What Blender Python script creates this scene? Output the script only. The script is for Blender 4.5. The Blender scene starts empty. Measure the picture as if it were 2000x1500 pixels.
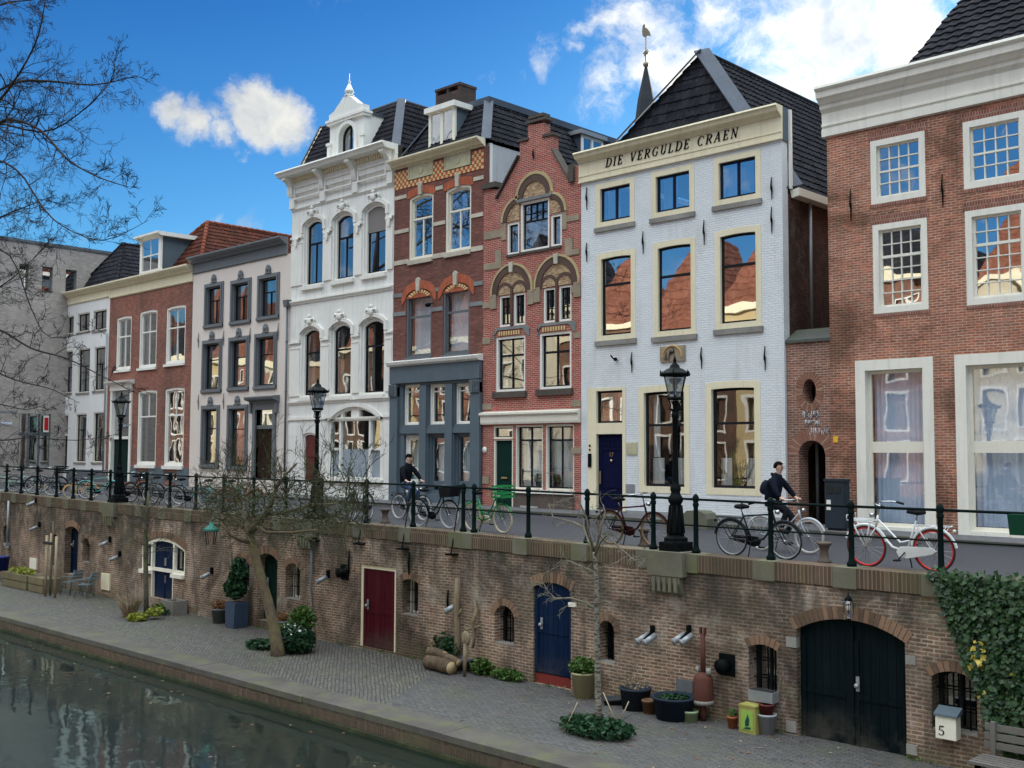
import bpy, bmesh, math, random
from mathutils import Vector, Matrix
from mathutils.geometry import tessellate_polygon
random.seed(7)
R=math.radians
scene=bpy.context.scene
COL=scene.collection
# ------------------------------------------------------------- camera
CAM=Vector((0.0,-26.4,1.9)); YAW,PIT,ROL,FPX=0.76724,0.06472,0.00376,2130.0
_f=Vector((-math.sin(YAW)*math.cos(PIT),math.cos(YAW)*math.cos(PIT),math.sin(PIT)))
_r=Vector((math.cos(YAW),math.sin(YAW),0)); _u=_r.cross(_f)
_r,_u=(math.cos(ROL)*_r+math.sin(ROL)*_u),(-math.sin(ROL)*_r+math.cos(ROL)*_u)
cd=bpy.data.cameras.new("camera"); cam=bpy.data.objects.new("camera",cd); COL.objects.link(cam)
cam.matrix_world=Matrix(((_r.x,_u.x,-_f.x,CAM.x),(_r.y,_u.y,-_f.y,CAM.y),(_r.z,_u.z,-_f.z,CAM.z),(0,0,0,1)))
cd.sensor_width=36; cd.lens=36*FPX/2000; cd.clip_end=3000; scene.camera=cam
# ------------------------------------------------------------- light
SUN_EL,SUN_AZ=R(17),R(-20)      # azimuth measured from +y towards +x
scene.view_settings.view_transform='Standard'; scene.view_settings.look='None'
scene.view_settings.exposure=.95; scene.view_settings.gamma=1
sd=bpy.data.lights.new("sun",'SUN'); sd.energy=3.2; sd.angle=R(.5); sd.color=(1,.9,.74)
so=bpy.data.objects.new("sun",sd); COL.objects.link(so)
SV=Vector((math.sin(SUN_AZ)*math.cos(SUN_EL),math.cos(SUN_AZ)*math.cos(SUN_EL),math.sin(SUN_EL)))
so.rotation_euler=(-SV).to_track_quat('-Z','Y').to_euler(); so.location=(0,20,40)

class NT:
    def __init__(s,nt): s.nt=nt
    def n(s,t,i=None,**k):
        nd=s.nt.nodes.new(t)
        for a,b in k.items(): setattr(nd,a,b)
        for a,b in (i or {}).items():
            sk=nd.inputs[a]
            if isinstance(b,bpy.types.NodeSocket): s.nt.links.new(b,sk)
            elif isinstance(b,(tuple,list)) and sk.type=='RGBA' and len(b)==3: sk.default_value=(*b,1)
            else: sk.default_value=b
        return nd
    def math(s,op,a,b=0.,c=0.,clamp=False):
        return s.n('ShaderNodeMath',{0:a,1:b,2:c},operation=op,use_clamp=clamp).outputs[0]
    def mr(s,v,a,b,c=0.,d=1.,smooth=False):
        return s.n('ShaderNodeMapRange',{0:v,1:a,2:b,3:c,4:d},interpolation_type='SMOOTHSTEP' if smooth else 'LINEAR').outputs[0]
    def mix(s,f,a,b,mode='MIX'):
        nd=s.nt.nodes.new('ShaderNodeMix'); nd.data_type='RGBA'; nd.blend_type=mode
        for sk,v in ((nd.inputs[0],f),(nd.inputs[6],a),(nd.inputs[7],b)):
            if isinstance(v,bpy.types.NodeSocket): s.nt.links.new(v,sk)
            elif isinstance(v,(tuple,list)): sk.default_value=(*v[:3],1)
            else: sk.default_value=v
        return nd.outputs[2]
    def noise(s,vec,scale,detail=3.,rough=.5,dist=0.):
        return s.n('ShaderNodeTexNoise',{'Vector':vec,'Scale':scale,'Detail':detail,'Roughness':rough,'Distortion':dist}).outputs[0]
    def sep(s,v): return s.n('ShaderNodeSeparateXYZ',{0:v}).outputs
    def comb(s,x,y,z=0.): return s.n('ShaderNodeCombineXYZ',{0:x,1:y,2:z}).outputs[0]
    def vm(s,op,a,b=(0,0,0)): return s.n('ShaderNodeVectorMath',{0:a,1:b},operation=op)

def ray(px,py): return (_f*FPX+_r*(px-1000)+_u*(750-py))
# ------------------------------------------------------------- sky
w=bpy.data.worlds.new("World"); scene.world=w; w.use_nodes=True
for nd in list(w.node_tree.nodes): w.node_tree.nodes.remove(nd)
T=NT(w.node_tree)
sky=T.n('ShaderNodeTexSky',sky_type='NISHITA',sun_disc=False,sun_elevation=SUN_EL,sun_rotation=SUN_AZ,altitude=0,air_density=1.0,dust_density=.35,ozone_density=2.6)
skyc=T.n('ShaderNodeHueSaturation',{'Color':sky.outputs[0],'Saturation':1.18,'Value':1.0}).outputs[0]
dirv=T.n('ShaderNodeTexCoord').outputs['Generated']
elv=T.sep(dirv)[2]
skyc=T.mix(1.,skyc,T.mix(T.mr(T.sep(dirv)[1],.1,-.3),T.mix(T.mr(elv,.1,.42),(.34,.62,.76),(.105,.35,.60)),(.30,.53,.72)),'MULTIPLY')
wn=T.n('ShaderNodeTexNoise',{'Vector':dirv,'Scale':9.,'Detail':7.,'Roughness':.6})
warp=T.vm('ADD',dirv,T.vm('SCALE',T.vm('SUBTRACT',wn.outputs['Color'],(.5,.5,.5)).outputs[0]).outputs[0])
for nd in w.node_tree.nodes:
    if nd.type=='VECT_MATH' and nd.operation=='SCALE': nd.inputs['Scale'].default_value=.085
wv=warp.outputs[0]
cov=None
# (pixel x, y, radius, strength) : clouds as directions on the sky
for px,py,r,sg in [(320,235,50,1),(370,262,56,1.1),(425,285,44,1.),(462,325,32,1.),(490,195,58,1.1),(540,222,66,1.25),(500,245,52,1.1),(300,185,30,.5),(505,325,26,.4),(420,250,40,.7),
    (1600,80,220,.98),(1760,70,200,1.05),(1500,130,130,.8),(1560,190,90,.7),(1180,180,75,.62),(1270,130,70,.7),(1250,20,90,.75),(1370,30,80,.75),(1190,110,55,.5),(1330,150,70,.8),(1050,130,60,.55),(1010,155,40,.5),(1660,260,90,.6),
    (430,425,40,.75),(500,445,55,.7),(150,440,40,.35),(1130,60,40,.5),(960,150,45,.45),(1120,100,35,.45),(250,-40,70,.2),(900,-260,200,.6),(-500,100,200,.9),(-300,500,150,.6),(2600,200,500,1.0),(2300,-300,400,.8)]:
    c=ray(px,py).normalized(); d=T.vm('DISTANCE',wv,tuple(c)).outputs['Value']
    m=T.mr(d,r/FPX*1.35,0,0,sg)
    cov=m if cov is None else T.math('MAXIMUM',cov,m)
# reflected side of the sky (behind the camera): broken clouds
sx=T.sep(dirv); back=T.mr(sx[1],.05,-.35); bn=T.noise(dirv,2.6,5.,.55)
cov=T.math('MAXIMUM',cov,T.math('MULTIPLY',back,T.mr(bn,.42,.62,0,.8)))
high=T.mr(T.math('ADD',elv,T.math('MULTIPLY',T.math('SUBTRACT',bn,.5),.25)),.47,.7,0,1.3)  # bright cloud cover overhead, out of view, added to light facades and ground
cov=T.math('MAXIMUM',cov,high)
n2=T.noise(wv,13.,9.,.66)
den=T.mr(T.math('ADD',cov,T.math('MULTIPLY',T.math('SUBTRACT',n2,.5),1.9)),.26,.86,smooth=True)
sh=T.noise(wv,11.,5.,.6)
ccol=T.mix(T.mr(sh,.38,.66),(.84,.83,.77),(.40,.45,.53))
bright=T.mr(T.vm('DISTANCE',dirv,tuple(ray(1650,80).normalized())).outputs['Value'],.05,.4,9.5,6.0)
ccol=T.vm('SCALE',ccol); ccol.inputs['Scale'].default_value=1
w.node_tree.links.new(bright,ccol.inputs['Scale'])
hb=T.vm('SCALE',T.mix(T.mr(bn,.3,.7),(.92,1.,1.02),(.69,.76,.80))); hb.inputs['Scale'].default_value=20.  # strong radiance of the added overhead cloud
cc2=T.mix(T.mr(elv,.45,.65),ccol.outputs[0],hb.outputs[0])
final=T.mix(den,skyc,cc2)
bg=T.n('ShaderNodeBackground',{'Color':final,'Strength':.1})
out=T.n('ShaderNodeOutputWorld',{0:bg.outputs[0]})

# ------------------------------------------------------------- pixel -> point helpers
def P(px,py,y=0.0):
    d=ray(px,py); return CAM+d*((y-CAM.y)/d.y)
def PX(px,py,X):
    d=ray(px,py); return CAM+d*((X-CAM.x)/d.x)
def PZ(px,py,z):
    d=ray(px,py); return CAM+d*((z-CAM.z)/d.z)
def QZ(px,py,clear=.35):
    p=PZ(px,py,ZW)
    if p.y>YW-clear: p=P(px,py,YW-clear); p.z=ZW
    return p
def F(px,py,y=0.0):
    p=P(px,py,y); return (p.x,p.z)
def rect(xl,xr,yt,yb,y=0.0):
    ym=(yt+yb)/2; xm=(xl+xr)/2
    return (P(xl,ym,y).x,P(xr,ym,y).x,P(xm,yb,y).z,P(xm,yt,y).z)
def zs(x):      # street level, falling gently to the right
    pts=((-80,.36),(-47,.27),(-40,.17),(-32,.09),(-21,.06),(-16,.0),(-11,-.06),(5,-.1))
    if x<=pts[0][0]: return pts[0][1]
    for a,b in zip(pts,pts[1:]):
        if x<=b[0]: return a[1]+(b[1]-a[1])*(x-a[0])/(b[0]-a[0])
    return pts[-1][1]
YR,YW,YE,YI=-8.4,-8.65,-13.05,-12.3     # railing, wall face, wharf edge outer / inner
ZW,ZC=-3.07,-3.46                        # wharf level, water level

# ------------------------------------------------------------- materials
MATS={}
def mk(name,fn):
    if name in MATS: return MATS[name]
    m=bpy.data.materials.new(name); m.use_nodes=True
    nt=m.node_tree
    for nd in list(nt.nodes): nt.nodes.remove(nd)
    t=NT(nt); o=t.n('ShaderNodeOutputMaterial'); sh=fn(t)
    nt.links.new(sh,o.inputs[0]); MATS[name]=m; return m
def pos(t): return t.n('ShaderNodeNewGeometry').outputs['Position']
def bump(t,h,s=.3,d=.02): return t.n('ShaderNodeBump',{'Height':h,'Strength':s,'Distance':d}).outputs[0]
def PR(t,c,rough=.6,metal=0.,nrm=None,**k):
    i={'Base Color':c,'Roughness':rough,'Metallic':metal,'Specular IOR Level':.28}
    if nrm is not None: i['Normal']=nrm
    i.update(k)
    return t.n('ShaderNodeBsdfPrincipled',i).outputs[0]
def paint(name,c,rough=.55,var=.12,metal=0.,dirt=.25):
    def fn(t):
        p=pos(t); a=t.noise(p,1.3,5.,.6); b=t.noise(p,14.,4.,.6)
        s=t.sep(p); streak=t.noise(t.comb(t.math('MULTIPLY',t.math('ADD',s[0],s[1]),7.),t.math('MULTIPLY',s[2],.5)),1.,4.,.6)
        c1=tuple(v*(1-var) for v in c); col=t.mix(t.mr(a,.3,.7),c,c1)
        col=t.mix(t.math('MULTIPLY',t.mr(streak,.5,.7),dirt),col,tuple(v*.55 for v in c))
        col=t.mix(t.mr(b,.35,.75,0,.18),col,tuple(v*.7 for v in c))
        dk=max(c)<.07; rr=max(rough,.5) if dk else rough
        return PR(t,col,t.mr(b,.3,.7,rr-.08,rr+.1),metal,bump(t,b,.12,.01),**{'Specular IOR Level':.035 if dk else .25})
    return mk(name,fn)
def planks(name,c,w_=.15,spec=.06):
    def fn(t):
        p=pos(t); s=t.sep(p); a=t.noise(p,1.7,6.,.65); b=t.noise(t.vm('MULTIPLY',p,(9,9,.9)).outputs[0],2.,5.,.6)
        u=t.math('FRACT',t.math('DIVIDE',s[0],w_)); g=t.mr(t.math('ABSOLUTE',t.math('SUBTRACT',u,.5)),.455,.49)
        pl=t.n('ShaderNodeTexWhiteNoise',{'W':t.math('FLOOR',t.math('DIVIDE',s[0],w_))},noise_dimensions='1D').outputs[0]
        col=t.mix(t.mr(pl,0,1,0,.3),c,tuple(v*1.9+.004 for v in c)); col=t.mix(t.mr(b,.5,.75,0,.5),col,tuple(v*2.+.004 for v in c)); col=t.mix(g,col,tuple(v*.2 for v in c))
        ft=t.math('MULTIPLY',t.mr(s[2],-2.4,-3.05),t.mr(a,.38,.6,0,.6)); col=t.mix(ft,col,(.085,.08,.065)); col=t.mix(t.mr(a,.62,.74,0,.5),col,(.022,.022,.02))
        return PR(t,col,.55,0,bump(t,t.math('SUBTRACT',t.math('MULTIPLY',b,.4),g),.5,.012),**{'Specular IOR Level':spec})
    return mk(name,fn)
def brick(name,c1,c2,mor,bw=.21,bh=.0655,ms=.009,stain=.5,stc=(.05,.045,.04),bias=0.,bmp=.5,mos=0.,wht=0.,soot=False):
    def fn(t):
        p=pos(t); s=t.sep(p)
        wob=t.math('MULTIPLY',t.math('SUBTRACT',t.noise(p,1.1,3.),.5),.06)
        wob2=t.math('MULTIPLY',t.math('SUBTRACT',t.noise(p,9.,2.),.5),.012)
        v=t.comb(t.math('ADD',s[0],s[1]),t.math('ADD',t.math('ADD',s[2],wob),wob2))
        b=t.n('ShaderNodeTexBrick',{'Vector':v,'Color1':c1,'Color2':c2,'Mortar':mor,'Scale':1.,'Mortar Size':ms,'Mortar Smooth':.3,'Bias':bias,'Brick Width':bw,'Row Height':bh})
        # per-brick random tone
        cell=t.n('ShaderNodeTexWhiteNoise',{'Vector':t.comb(t.math('FLOOR',t.math('DIVIDE',t.math('ADD',s[0],s[1]),bw)),t.math('FLOOR',t.math('DIVIDE',t.math('ADD',s[2],wob),bh)))},noise_dimensions='2D').outputs[0]
        col=t.mix(t.mr(cell,0,1,0,.42),b.outputs[0],tuple(x*.45 for x in c2))
        col=t.mix(t.math('MULTIPLY',t.mr(cell,.85,1.),.45),col,tuple(min(1,x*1.6+.03) for x in c1))
        mot=t.noise(p,5.,5.,.65); col=t.mix(t.mr(mot,.35,.75,0,.35),col,tuple(x*.6 for x in c1))
        st=t.noise(p,.5,7.,.66,.5); col=t.mix(t.mr(st,.44,.64,0,stain),col,stc)
        stv=t.noise(t.comb(t.math('MULTIPLY',t.math('ADD',s[0],s[1]),1.6),t.math('MULTIPLY',s[2],.3)),1.,8.,.7)
        col=t.mix(t.mr(stv,.5,.62,0,stain*.8),col,stc)
        if wht:
            wn=t.noise(p,.8,8.,.72,.6); col=t.mix(t.mr(wn,.54,.64,0,wht),col,(.46,.40,.34))
            d2=t.noise(t.vm('ADD',p,(31.,7.,5.)).outputs[0],.32,8.,.7,.8); col=t.mix(t.mr(d2,.5,.6,0,.75),col,t.mix(1.,col,(.30,.29,.27),'MULTIPLY'))
            if soot:
                sn=t.noise(t.comb(t.math('MULTIPLY',s[0],1.1),t.math('MULTIPLY',s[2],.45)),1.,8.,.72,.4)
                col=t.mix(t.math('MULTIPLY',t.mr(s[2],-2.1,-.5,.12,1.),t.mr(sn,.42,.58,0,.82)),col,(.03,.028,.023))
                col=t.mix(t.math('MULTIPLY',t.mr(s[2],-2.5,-3.05),t.mr(t.noise(p,1.4,6.,.65),.42,.6,0,.6)),col,(.10,.10,.05))
        if mos:
            mn=t.noise(p,.7,6.,.6,.5); col=t.mix(t.mr(mn,.5,.68,0,mos),col,(.10,.11,.045))
        h=t.math('ADD',t.math('SUBTRACT',1.,b.outputs[1]),t.math('MULTIPLY',mot,.5))
        return PR(t,col,.88,0,bump(t,h,bmp,.012))
    return mk(name,fn)
def rooftile(name,c1,c2,rough=.6):
    def fn(t):
        p=pos(t); a=t.noise(p,.7,6.,.6); b=t.noise(p,6.,4.,.6)
        cell=t.n('ShaderNodeTexWhiteNoise',{'Vector':t.vm('FLOOR',t.vm('MULTIPLY',p,(4.,4.,4.4)).outputs[0]).outputs[0]}).outputs[0]
        col=t.mix(cell,c1,c2); col=t.mix(t.mr(a,.4,.7,0,.5),col,tuple(x*.5 for x in c1)); col=t.mix(t.mr(b,.58,.75,0,.5),col,(.06,.065,.035))
        return PR(t,col,.9,0,bump(t,b,.3,.01),**{'Specular IOR Level':.08})
    return mk(name,fn)
def paving(name,c1,c2,mor,bw,bh,rot=0.,wet=.6,moss=.25):
    def fn(t):
        p=pos(t); s=t.sep(p)
        q=t.n('ShaderNodeMapping',{'Vector':p,'Rotation':(0,0,rot)}).outputs[0]
        q=t.vm('ADD',q,t.vm('MULTIPLY',t.n('ShaderNodeTexNoise',{'Vector':p,'Scale':1.6,'Detail':3.}).outputs['Color'],(.09,.09,0)).outputs[0]).outputs[0]
        b=t.n('ShaderNodeTexBrick',{'Vector':q,'Color1':c1,'Color2':c2,'Mortar':mor,'Scale':1.,'Mortar Size':.012,'Mortar Smooth':.4,'Brick Width':bw,'Row Height':bh})
        a=t.noise(p,.6,6.,.6); n=t.noise(p,22.,3.,.6)
        col=t.mix(t.mr(a,.4,.7,0,.45),b.outputs[0],tuple(x*.5 for x in c1)); col=t.mix(t.mr(n,.4,.75,0,.4),col,tuple(x*1.6 for x in c1))
        g=t.noise(p,.9,5.,.6); col=t.mix(t.math('MULTIPLY',t.math('MAXIMUM',b.outputs[1],.15),t.mr(g,.5,.65,0,moss)),col,(.07,.085,.03))
        h=t.math('ADD',t.math('SUBTRACT',1.,b.outputs[1]),t.math('MULTIPLY',n,.5))
        return PR(t,col,wet,0,bump(t,h,.8,.02))
    return mk(name,fn)
def stone(name,c,mossy=.3,rough=.85):
    def fn(t):
        p=pos(t); a=t.noise(p,1.2,6.,.65); b=t.noise(p,18.,5.,.65); g=t.noise(p,1.9,5.,.6)
        col=t.mix(t.mr(a,.3,.7),c,tuple(x*.6 for x in c)); col=t.mix(t.mr(b,.4,.75,0,.45),col,tuple(x*.55 for x in c))
        col=t.mix(t.mr(g,.48,.66,0,mossy),col,(.11,.12,.045))
        return PR(t,col,rough,0,bump(t,b,.5,.012))
    return mk(name,fn)
def schlick(t,f0,nrm=None):
    g=t.n('ShaderNodeNewGeometry'); n=nrm if nrm is not None else g.outputs['Normal']
    c=t.math('ABSOLUTE',t.vm('DOT_PRODUCT',n,g.outputs['Incoming']).outputs['Value'])
    return t.math('ADD',t.math('MULTIPLY',t.math('POWER',t.math('SUBTRACT',1.,c,clamp=True),5.),1-f0),f0)
def glassm(name,refl=.42,tint=(.55,.6,.62),wob=.26):
    def fn(t):
        p=pos(t); n=t.noise(p,1.1,1.,.4); nb=bump(t,n,wob,.012)
        g=t.n('ShaderNodeBsdfGlossy',{'Color':(1,1,1),'Roughness':.015,'Normal':nb}).outputs[0]
        tr=t.n('ShaderNodeBsdfTransparent',{'Color':tint}).outputs[0]
        fr=schlick(t,.04)
        fac=t.math('ADD',t.math('MULTIPLY',fr,1.2),refl,clamp=True)
        return t.n('ShaderNodeMixShader',{0:fac,1:tr,2:g}).outputs[0]
    return mk(name,fn)
def plain(name,c,rough=.5,metal=0.,**k): return mk(name,lambda t:PR(t,(*c,1),rough,metal,**k))
def foliage(name,c1,c2,rough=.5,sc=9.):
    def fn(t):
        o=t.n('ShaderNodeTexWhiteNoise',{'Vector':t.vm('FLOOR',t.vm('MULTIPLY',pos(t),(sc,sc,sc)).outputs[0]).outputs[0]}).outputs[0]
        col=t.mix(o,c1,c2)
        a=PR(t,col,rough); tl=t.n('ShaderNodeBsdfTranslucent',{'Color':col}).outputs[0]
        return t.n('ShaderNodeMixShader',{0:.25,1:a,2:tl}).outputs[0]
    return mk(name,fn)
def bark(name,c,c2):
    def fn(t):
        p=pos(t); q=t.vm('MULTIPLY',p,(1,1,.25)).outputs[0]; a=t.noise(q,22.,5.,.65); b=t.noise(p,3.,4.,.6)
        col=t.mix(t.mr(a,.35,.7),c,tuple(x*.4 for x in c)); col=t.mix(t.mr(b,.45,.65,0,.8),col,c2)
        return PR(t,col,.9,0,bump(t,a,.7,.02))
    return mk(name,fn)

# ------------------------------------------------------------- mesh builder
class MB:
    def __init__(s): s.v=[]; s.f=[]; s.m=[]; s.sm=[]
    def add(s,vs,fs,m=0,smooth=False):
        o=len(s.v); s.v+= [tuple(q) for q in vs]
        for f in fs: s.f.append([i+o for i in f]); s.m.append(m); s.sm.append(smooth)
        return s
    def box(s,x0,x1,y0,y1,z0,z1,m=0):
        if x1<x0:x0,x1=x1,x0
        if y1<y0:y0,y1=y1,y0
        if z1<z0:z0,z1=z1,z0
        return s.add([(x0,y0,z0),(x1,y0,z0),(x1,y1,z0),(x0,y1,z0),(x0,y0,z1),(x1,y0,z1),(x1,y1,z1),(x0,y1,z1)],
          [(0,3,2,1),(4,5,6,7),(0,1,5,4),(1,2,6,5),(2,3,7,6),(3,0,4,7)],m)
    def prism(s,loop,y0,y1,m=0,ax='y'):     # 2D polygon (x,z) extruded along y, or (y,z) along x, or (x,y) along z
        n=len(loop)
        def pt(a,b,c):
            return (a,c,b) if ax=='y' else ((c,a,b) if ax=='x' else (a,b,c))
        vs=[pt(a,b,y0) for a,b in loop]+[pt(a,b,y1) for a,b in loop]
        tris=tessellate_polygon([[Vector((a,b,0)) for a,b in loop]])
        fs=[tuple(t) for t in tris]+[tuple(i+n for i in t[::-1]) for t in tris]+[(i,(i+1)%n,(i+1)%n+n,i+n) for i in range(n)]
        return s.add(vs,fs,m)
    def ring(s,o,i,y0,y1,m=0):               # frame between two loops with equal counts (x,z)
        n=len(o)
        vs=[(a,y0,b) for a,b in o]+[(a,y0,b) for a,b in i]+[(a,y1,b) for a,b in o]+[(a,y1,b) for a,b in i]
        fs=[]
        for k in range(n):
            l=(k+1)%n
            fs+=[(k,l,n+l,n+k),(2*n+k,3*n+k,3*n+l,2*n+l),(k,2*n+k,2*n+l,l),(n+k,n+l,3*n+l,3*n+k)]
        return s.add(vs,fs,m)
    def tube(s,pts,r,n=8,m=0,cap=True,smooth=True):
        pts=[Vector(p) for p in pts]; k=len(pts)
        rs=r if isinstance(r,(list,tuple)) else [r]*k
        vs=[];fs=[]; up=None
        for i,p in enumerate(pts):
            d=(pts[min(i+1,k-1)]-pts[max(i-1,0)])
            if d.length<1e-9: d=Vector((0,0,1))
            d.normalize()
            if up is None:
                up=d.orthogonal().normalized()
            else:
                up=(up-d*up.dot(d)); up=up.normalized() if up.length>1e-6 else d.orthogonal().normalized()
            sd_=d.cross(up)
            for j in range(n):
                a=2*math.pi*j/n; vs.append(p+(up*math.cos(a)+sd_*math.sin(a))*rs[i])
        for i in range(k-1):
            for j in range(n):
                l=(j+1)%n; fs.append((i*n+j,i*n+l,(i+1)*n+l,(i+1)*n+j))
        if cap: fs+= [tuple(range(n))[::-1],tuple(range((k-1)*n,k*n))]
        return s.add(vs,fs,m,smooth)
    def lathe(s,prof,c=(0,0,0),n=16,m=0,smooth=True,sy=1.,rot=0.):
        c=Vector(c); vs=[];fs=[];k=len(prof)
        for r,z in prof:
            for j in range(n):
                a=2*math.pi*j/n+rot; vs.append((c.x+r*math.cos(a),c.y+r*math.sin(a)*sy,c.z+z))
        for i in range(k-1):
            for j in range(n):
                l=(j+1)%n; fs.append((i*n+j,i*n+l,(i+1)*n+l,(i+1)*n+j))
        fs+=[tuple(range(n))[::-1],tuple(range((k-1)*n,k*n))]
        return s.add(vs,fs,m,smooth)
    def torus(s,c,R_,r,ax='y',n=28,k=8,m=0,a0=0,a1=2*math.pi,sx=1.):
        full=abs(a1-a0-2*math.pi)<1e-6; N=n if full else n+1
        pts=[]
        for i in range(N):
            a=a0+(a1-a0)*i/n
            ca,sa=math.cos(a)*R_,math.sin(a)*R_
            pts.append(Vector(c)+(Vector((ca,0,sa)) if ax=='y' else Vector((ca,sa,0)) if ax=='z' else Vector((0,ca,sa))))
        vs=[];fs=[]
        axv={'y':Vector((0,1,0)),'z':Vector((0,0,1)),'x':Vector((1,0,0))}[ax]
        for i,p in enumerate(pts):
            rad=(p-Vector(c)).normalized()
            for j in range(k):
                b=2*math.pi*j/k; vs.append(p+(rad*math.cos(b)+axv*math.sin(b)*sx)*r)
        for i in range(N if full else N-1):
            i2=(i+1)%N
            for j in range(k):
                l=(j+1)%k; fs.append((i*k+j,i*k+l,i2*k+l,i2*k+j))
        return s.add(vs,fs,m,True)
    def sphere(s,c,r,n=12,k=8,m=0,sc=(1,1,1)):
        prof=[(max(1e-4,math.sin(math.pi*i/k))*r,-math.cos(math.pi*i/k)*r) for i in range(k+1)]
        o=len(s.v); s.lathe(prof,(0,0,0),n,m)
        s.v[o:]=[(c[0]+a*sc[0],c[1]+b*sc[1],c[2]+d*sc[2]) for a,b,d in s.v[o:]]
        return s
    def wall(s,outer,holes,y,rev,thick,m=0,mr=None):   # facade sheet with real openings, reveals and thickness
        loops=[outer]+holes
        flat=[p for l in loops for p in l]
        tris=tessellate_polygon([[Vector((a,b,0)) for a,b in l] for l in loops])
        s.add([(a,y,b) for a,b in flat],[tuple(t) for t in tris],m)
        for l in holes:
            n=len(l); s.add([(a,y,b) for a,b in l]+[(a,y+rev,b) for a,b in l],[(i,(i+1)%n,(i+1)%n+n,i+n) for i in range(n)],m if mr is None else mr)
        n=len(outer); s.add([(a,y,b) for a,b in outer]+[(a,y+thick,b) for a,b in outer],[(i,(i+1)%n,(i+1)%n+n,i+n) for i in range(n)],m)
        return s
    def xform(s,M,start=0):
        s.v[start:]=[tuple(M@Vector(q)) for q in s.v[start:]]; return s
    def parts(s,name,mats,parent=None):
        par=list(range(len(s.v)))
        def fd(i):
            while par[i]!=i: par[i]=par[par[i]]; i=par[i]
            return i
        for f in s.f:
            for j in f[1:]: par[fd(j)]=fd(f[0])
        gr={}
        for k,f in enumerate(s.f): gr.setdefault(fd(f[0]),[]).append(k)
        for ks in gr.values():
            m=MB(); ix={}
            for k in ks:
                nf=[]
                for i in s.f[k]:
                    if i not in ix: ix[i]=len(m.v); m.v.append(s.v[i])
                    nf.append(ix[i])
                m.f.append(nf); m.m.append(s.m[k]); m.sm.append(s.sm[k])
            m.build(name,mats,parent)
    def build(s,name,mats,parent=None,local=False,autosm=False):
        me=bpy.data.meshes.new(name)
        off=Vector((0,0,0))
        if parent is not None and not local:
            q=parent
            while q: off+=q.location; q=q.parent
        me.from_pydata([tuple(Vector(q)-off) for q in s.v],[],s.f)
        if not isinstance(mats,(list,tuple)): mats=[mats]
        for mm in mats: me.materials.append(mm)
        me.polygons.foreach_set('material_index',s.m); me.polygons.foreach_set('use_smooth',s.sm)
        me.validate(); 
        bm=bmesh.new(); bm.from_mesh(me); bmesh.ops.recalc_face_normals(bm,faces=bm.faces[:]) if len(bm.faces)<60000 else None; bm.to_mesh(me); bm.free()
        me.update()
        o=bpy.data.objects.new(name,me); COL.objects.link(o)
        if parent is not None: o.parent=parent
        return o
def tag(o,label=None,cat=None,group=None,kind=None):
    if label: o['label']=label
    if cat: o['category']=cat
    if group: o['group']=group
    if kind: o['kind']=kind
    return o
def thing(name,label,cat,loc=(0,0,0),rz=0.,group=None):
    o=bpy.data.objects.new(name,None); COL.objects.link(o); o.location=loc; o.rotation_euler=(0,0,rz); o.empty_display_size=.3
    return tag(o,label,cat,group)
def kids(o): return [c for c in bpy.data.objects if c.parent==o]
def copy_tree(o,parent=None,cat=True):
    c=o.copy(); COL.objects.link(c); c.parent=parent
    for ch in o.children: copy_tree(ch,c)
    return c
def dup(root,loc,rz,label,group=None):
    c=copy_tree(root); c.location=loc; c.rotation_euler=(0,0,rz); c['label']=label
    if group: c['group']=group
    return c
def arch(x0,x1,z0,z1,rise=0.,n=10):   # closed loop, arch top included in z1
    if rise<=0: return [(x0,z0),(x1,z0),(x1,z1),(x0,z1)]
    w_=(x1-x0)/2; rise=min(rise,w_*1.0)
    rad=(w_*w_+rise*rise)/(2*rise); cx=(x0+x1)/2; cz=z1-rad; a=math.asin(min(1,w_/rad))
    if rise>=w_*.999: a=math.pi/2
    return [(x0,z0),(x1,z0)]+[(cx+rad*math.sin(a-2*a*i/n),cz+rad*math.cos(a-2*a*i/n)) for i in range(n+1)]
# ------------------------------------------------------------- shared materials
WHITE=paint("white_paint",(.80,.80,.77),.6,.12,0,.5)
WTRIM=paint("white_trim",(.80,.79,.74),.5,.08,0,.25)
CREAM=paint("cream_trim",(.76,.69,.50),.5,.08,0,.3)
PALEC=paint("pale_cream_trim",(.76,.73,.63),.45,.06,0,.12)
BLACKP=paint("black_sash",(.018,.02,.024),.35,.2)
DGREY=paint("dark_grey_trim",(.125,.14,.155),.5,.15)
BGREY=paint("blue_grey_trim",(.10,.135,.165),.45,.12)
GLASS=glassm("window_glass",.38)
GLASSD=glassm("window_glass_dim",.26,(.6,.64,.64))
GLASSC=glassm("window_glass_clear",.16,(.88,.92,.94))
GLASSB=glassm("window_glass_bright",.56,(.5,.55,.6))
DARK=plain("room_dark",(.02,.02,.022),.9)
NET=paint("net_curtain",(.66,.69,.74),.9,.1)
CURT=paint("white_curtain",(.6,.6,.58),.9,.1)
BLIND=plain("grey_blind",(.2,.185,.18),.8)
LEAD=paint("lead_flashing",(.075,.09,.12),.55,.25,.2)
IRON=paint("black_iron",(.007,.009,.010),.4,.3,.2)
IRONG=paint("green_black_iron",(.006,.013,.013),.35,.3,.1)
ZINC=paint("zinc",(.33,.35,.37),.5,.2,.5)
SILL=stone("sill_stone",(.30,.29,.27),.1)
DSILL=stone("dark_sill_stone",(.10,.085,.075),.05)
TILED=rooftile("dark_pantile",(.012,.013,.018),(.028,.028,.035),.6)
TILER=rooftile("red_pantile",(.14,.04,.025),(.22,.07,.04),.65)
TILEO=rooftile("sunlit_pantile",(.15,.055,.035),(.22,.09,.06),.65)
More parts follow.
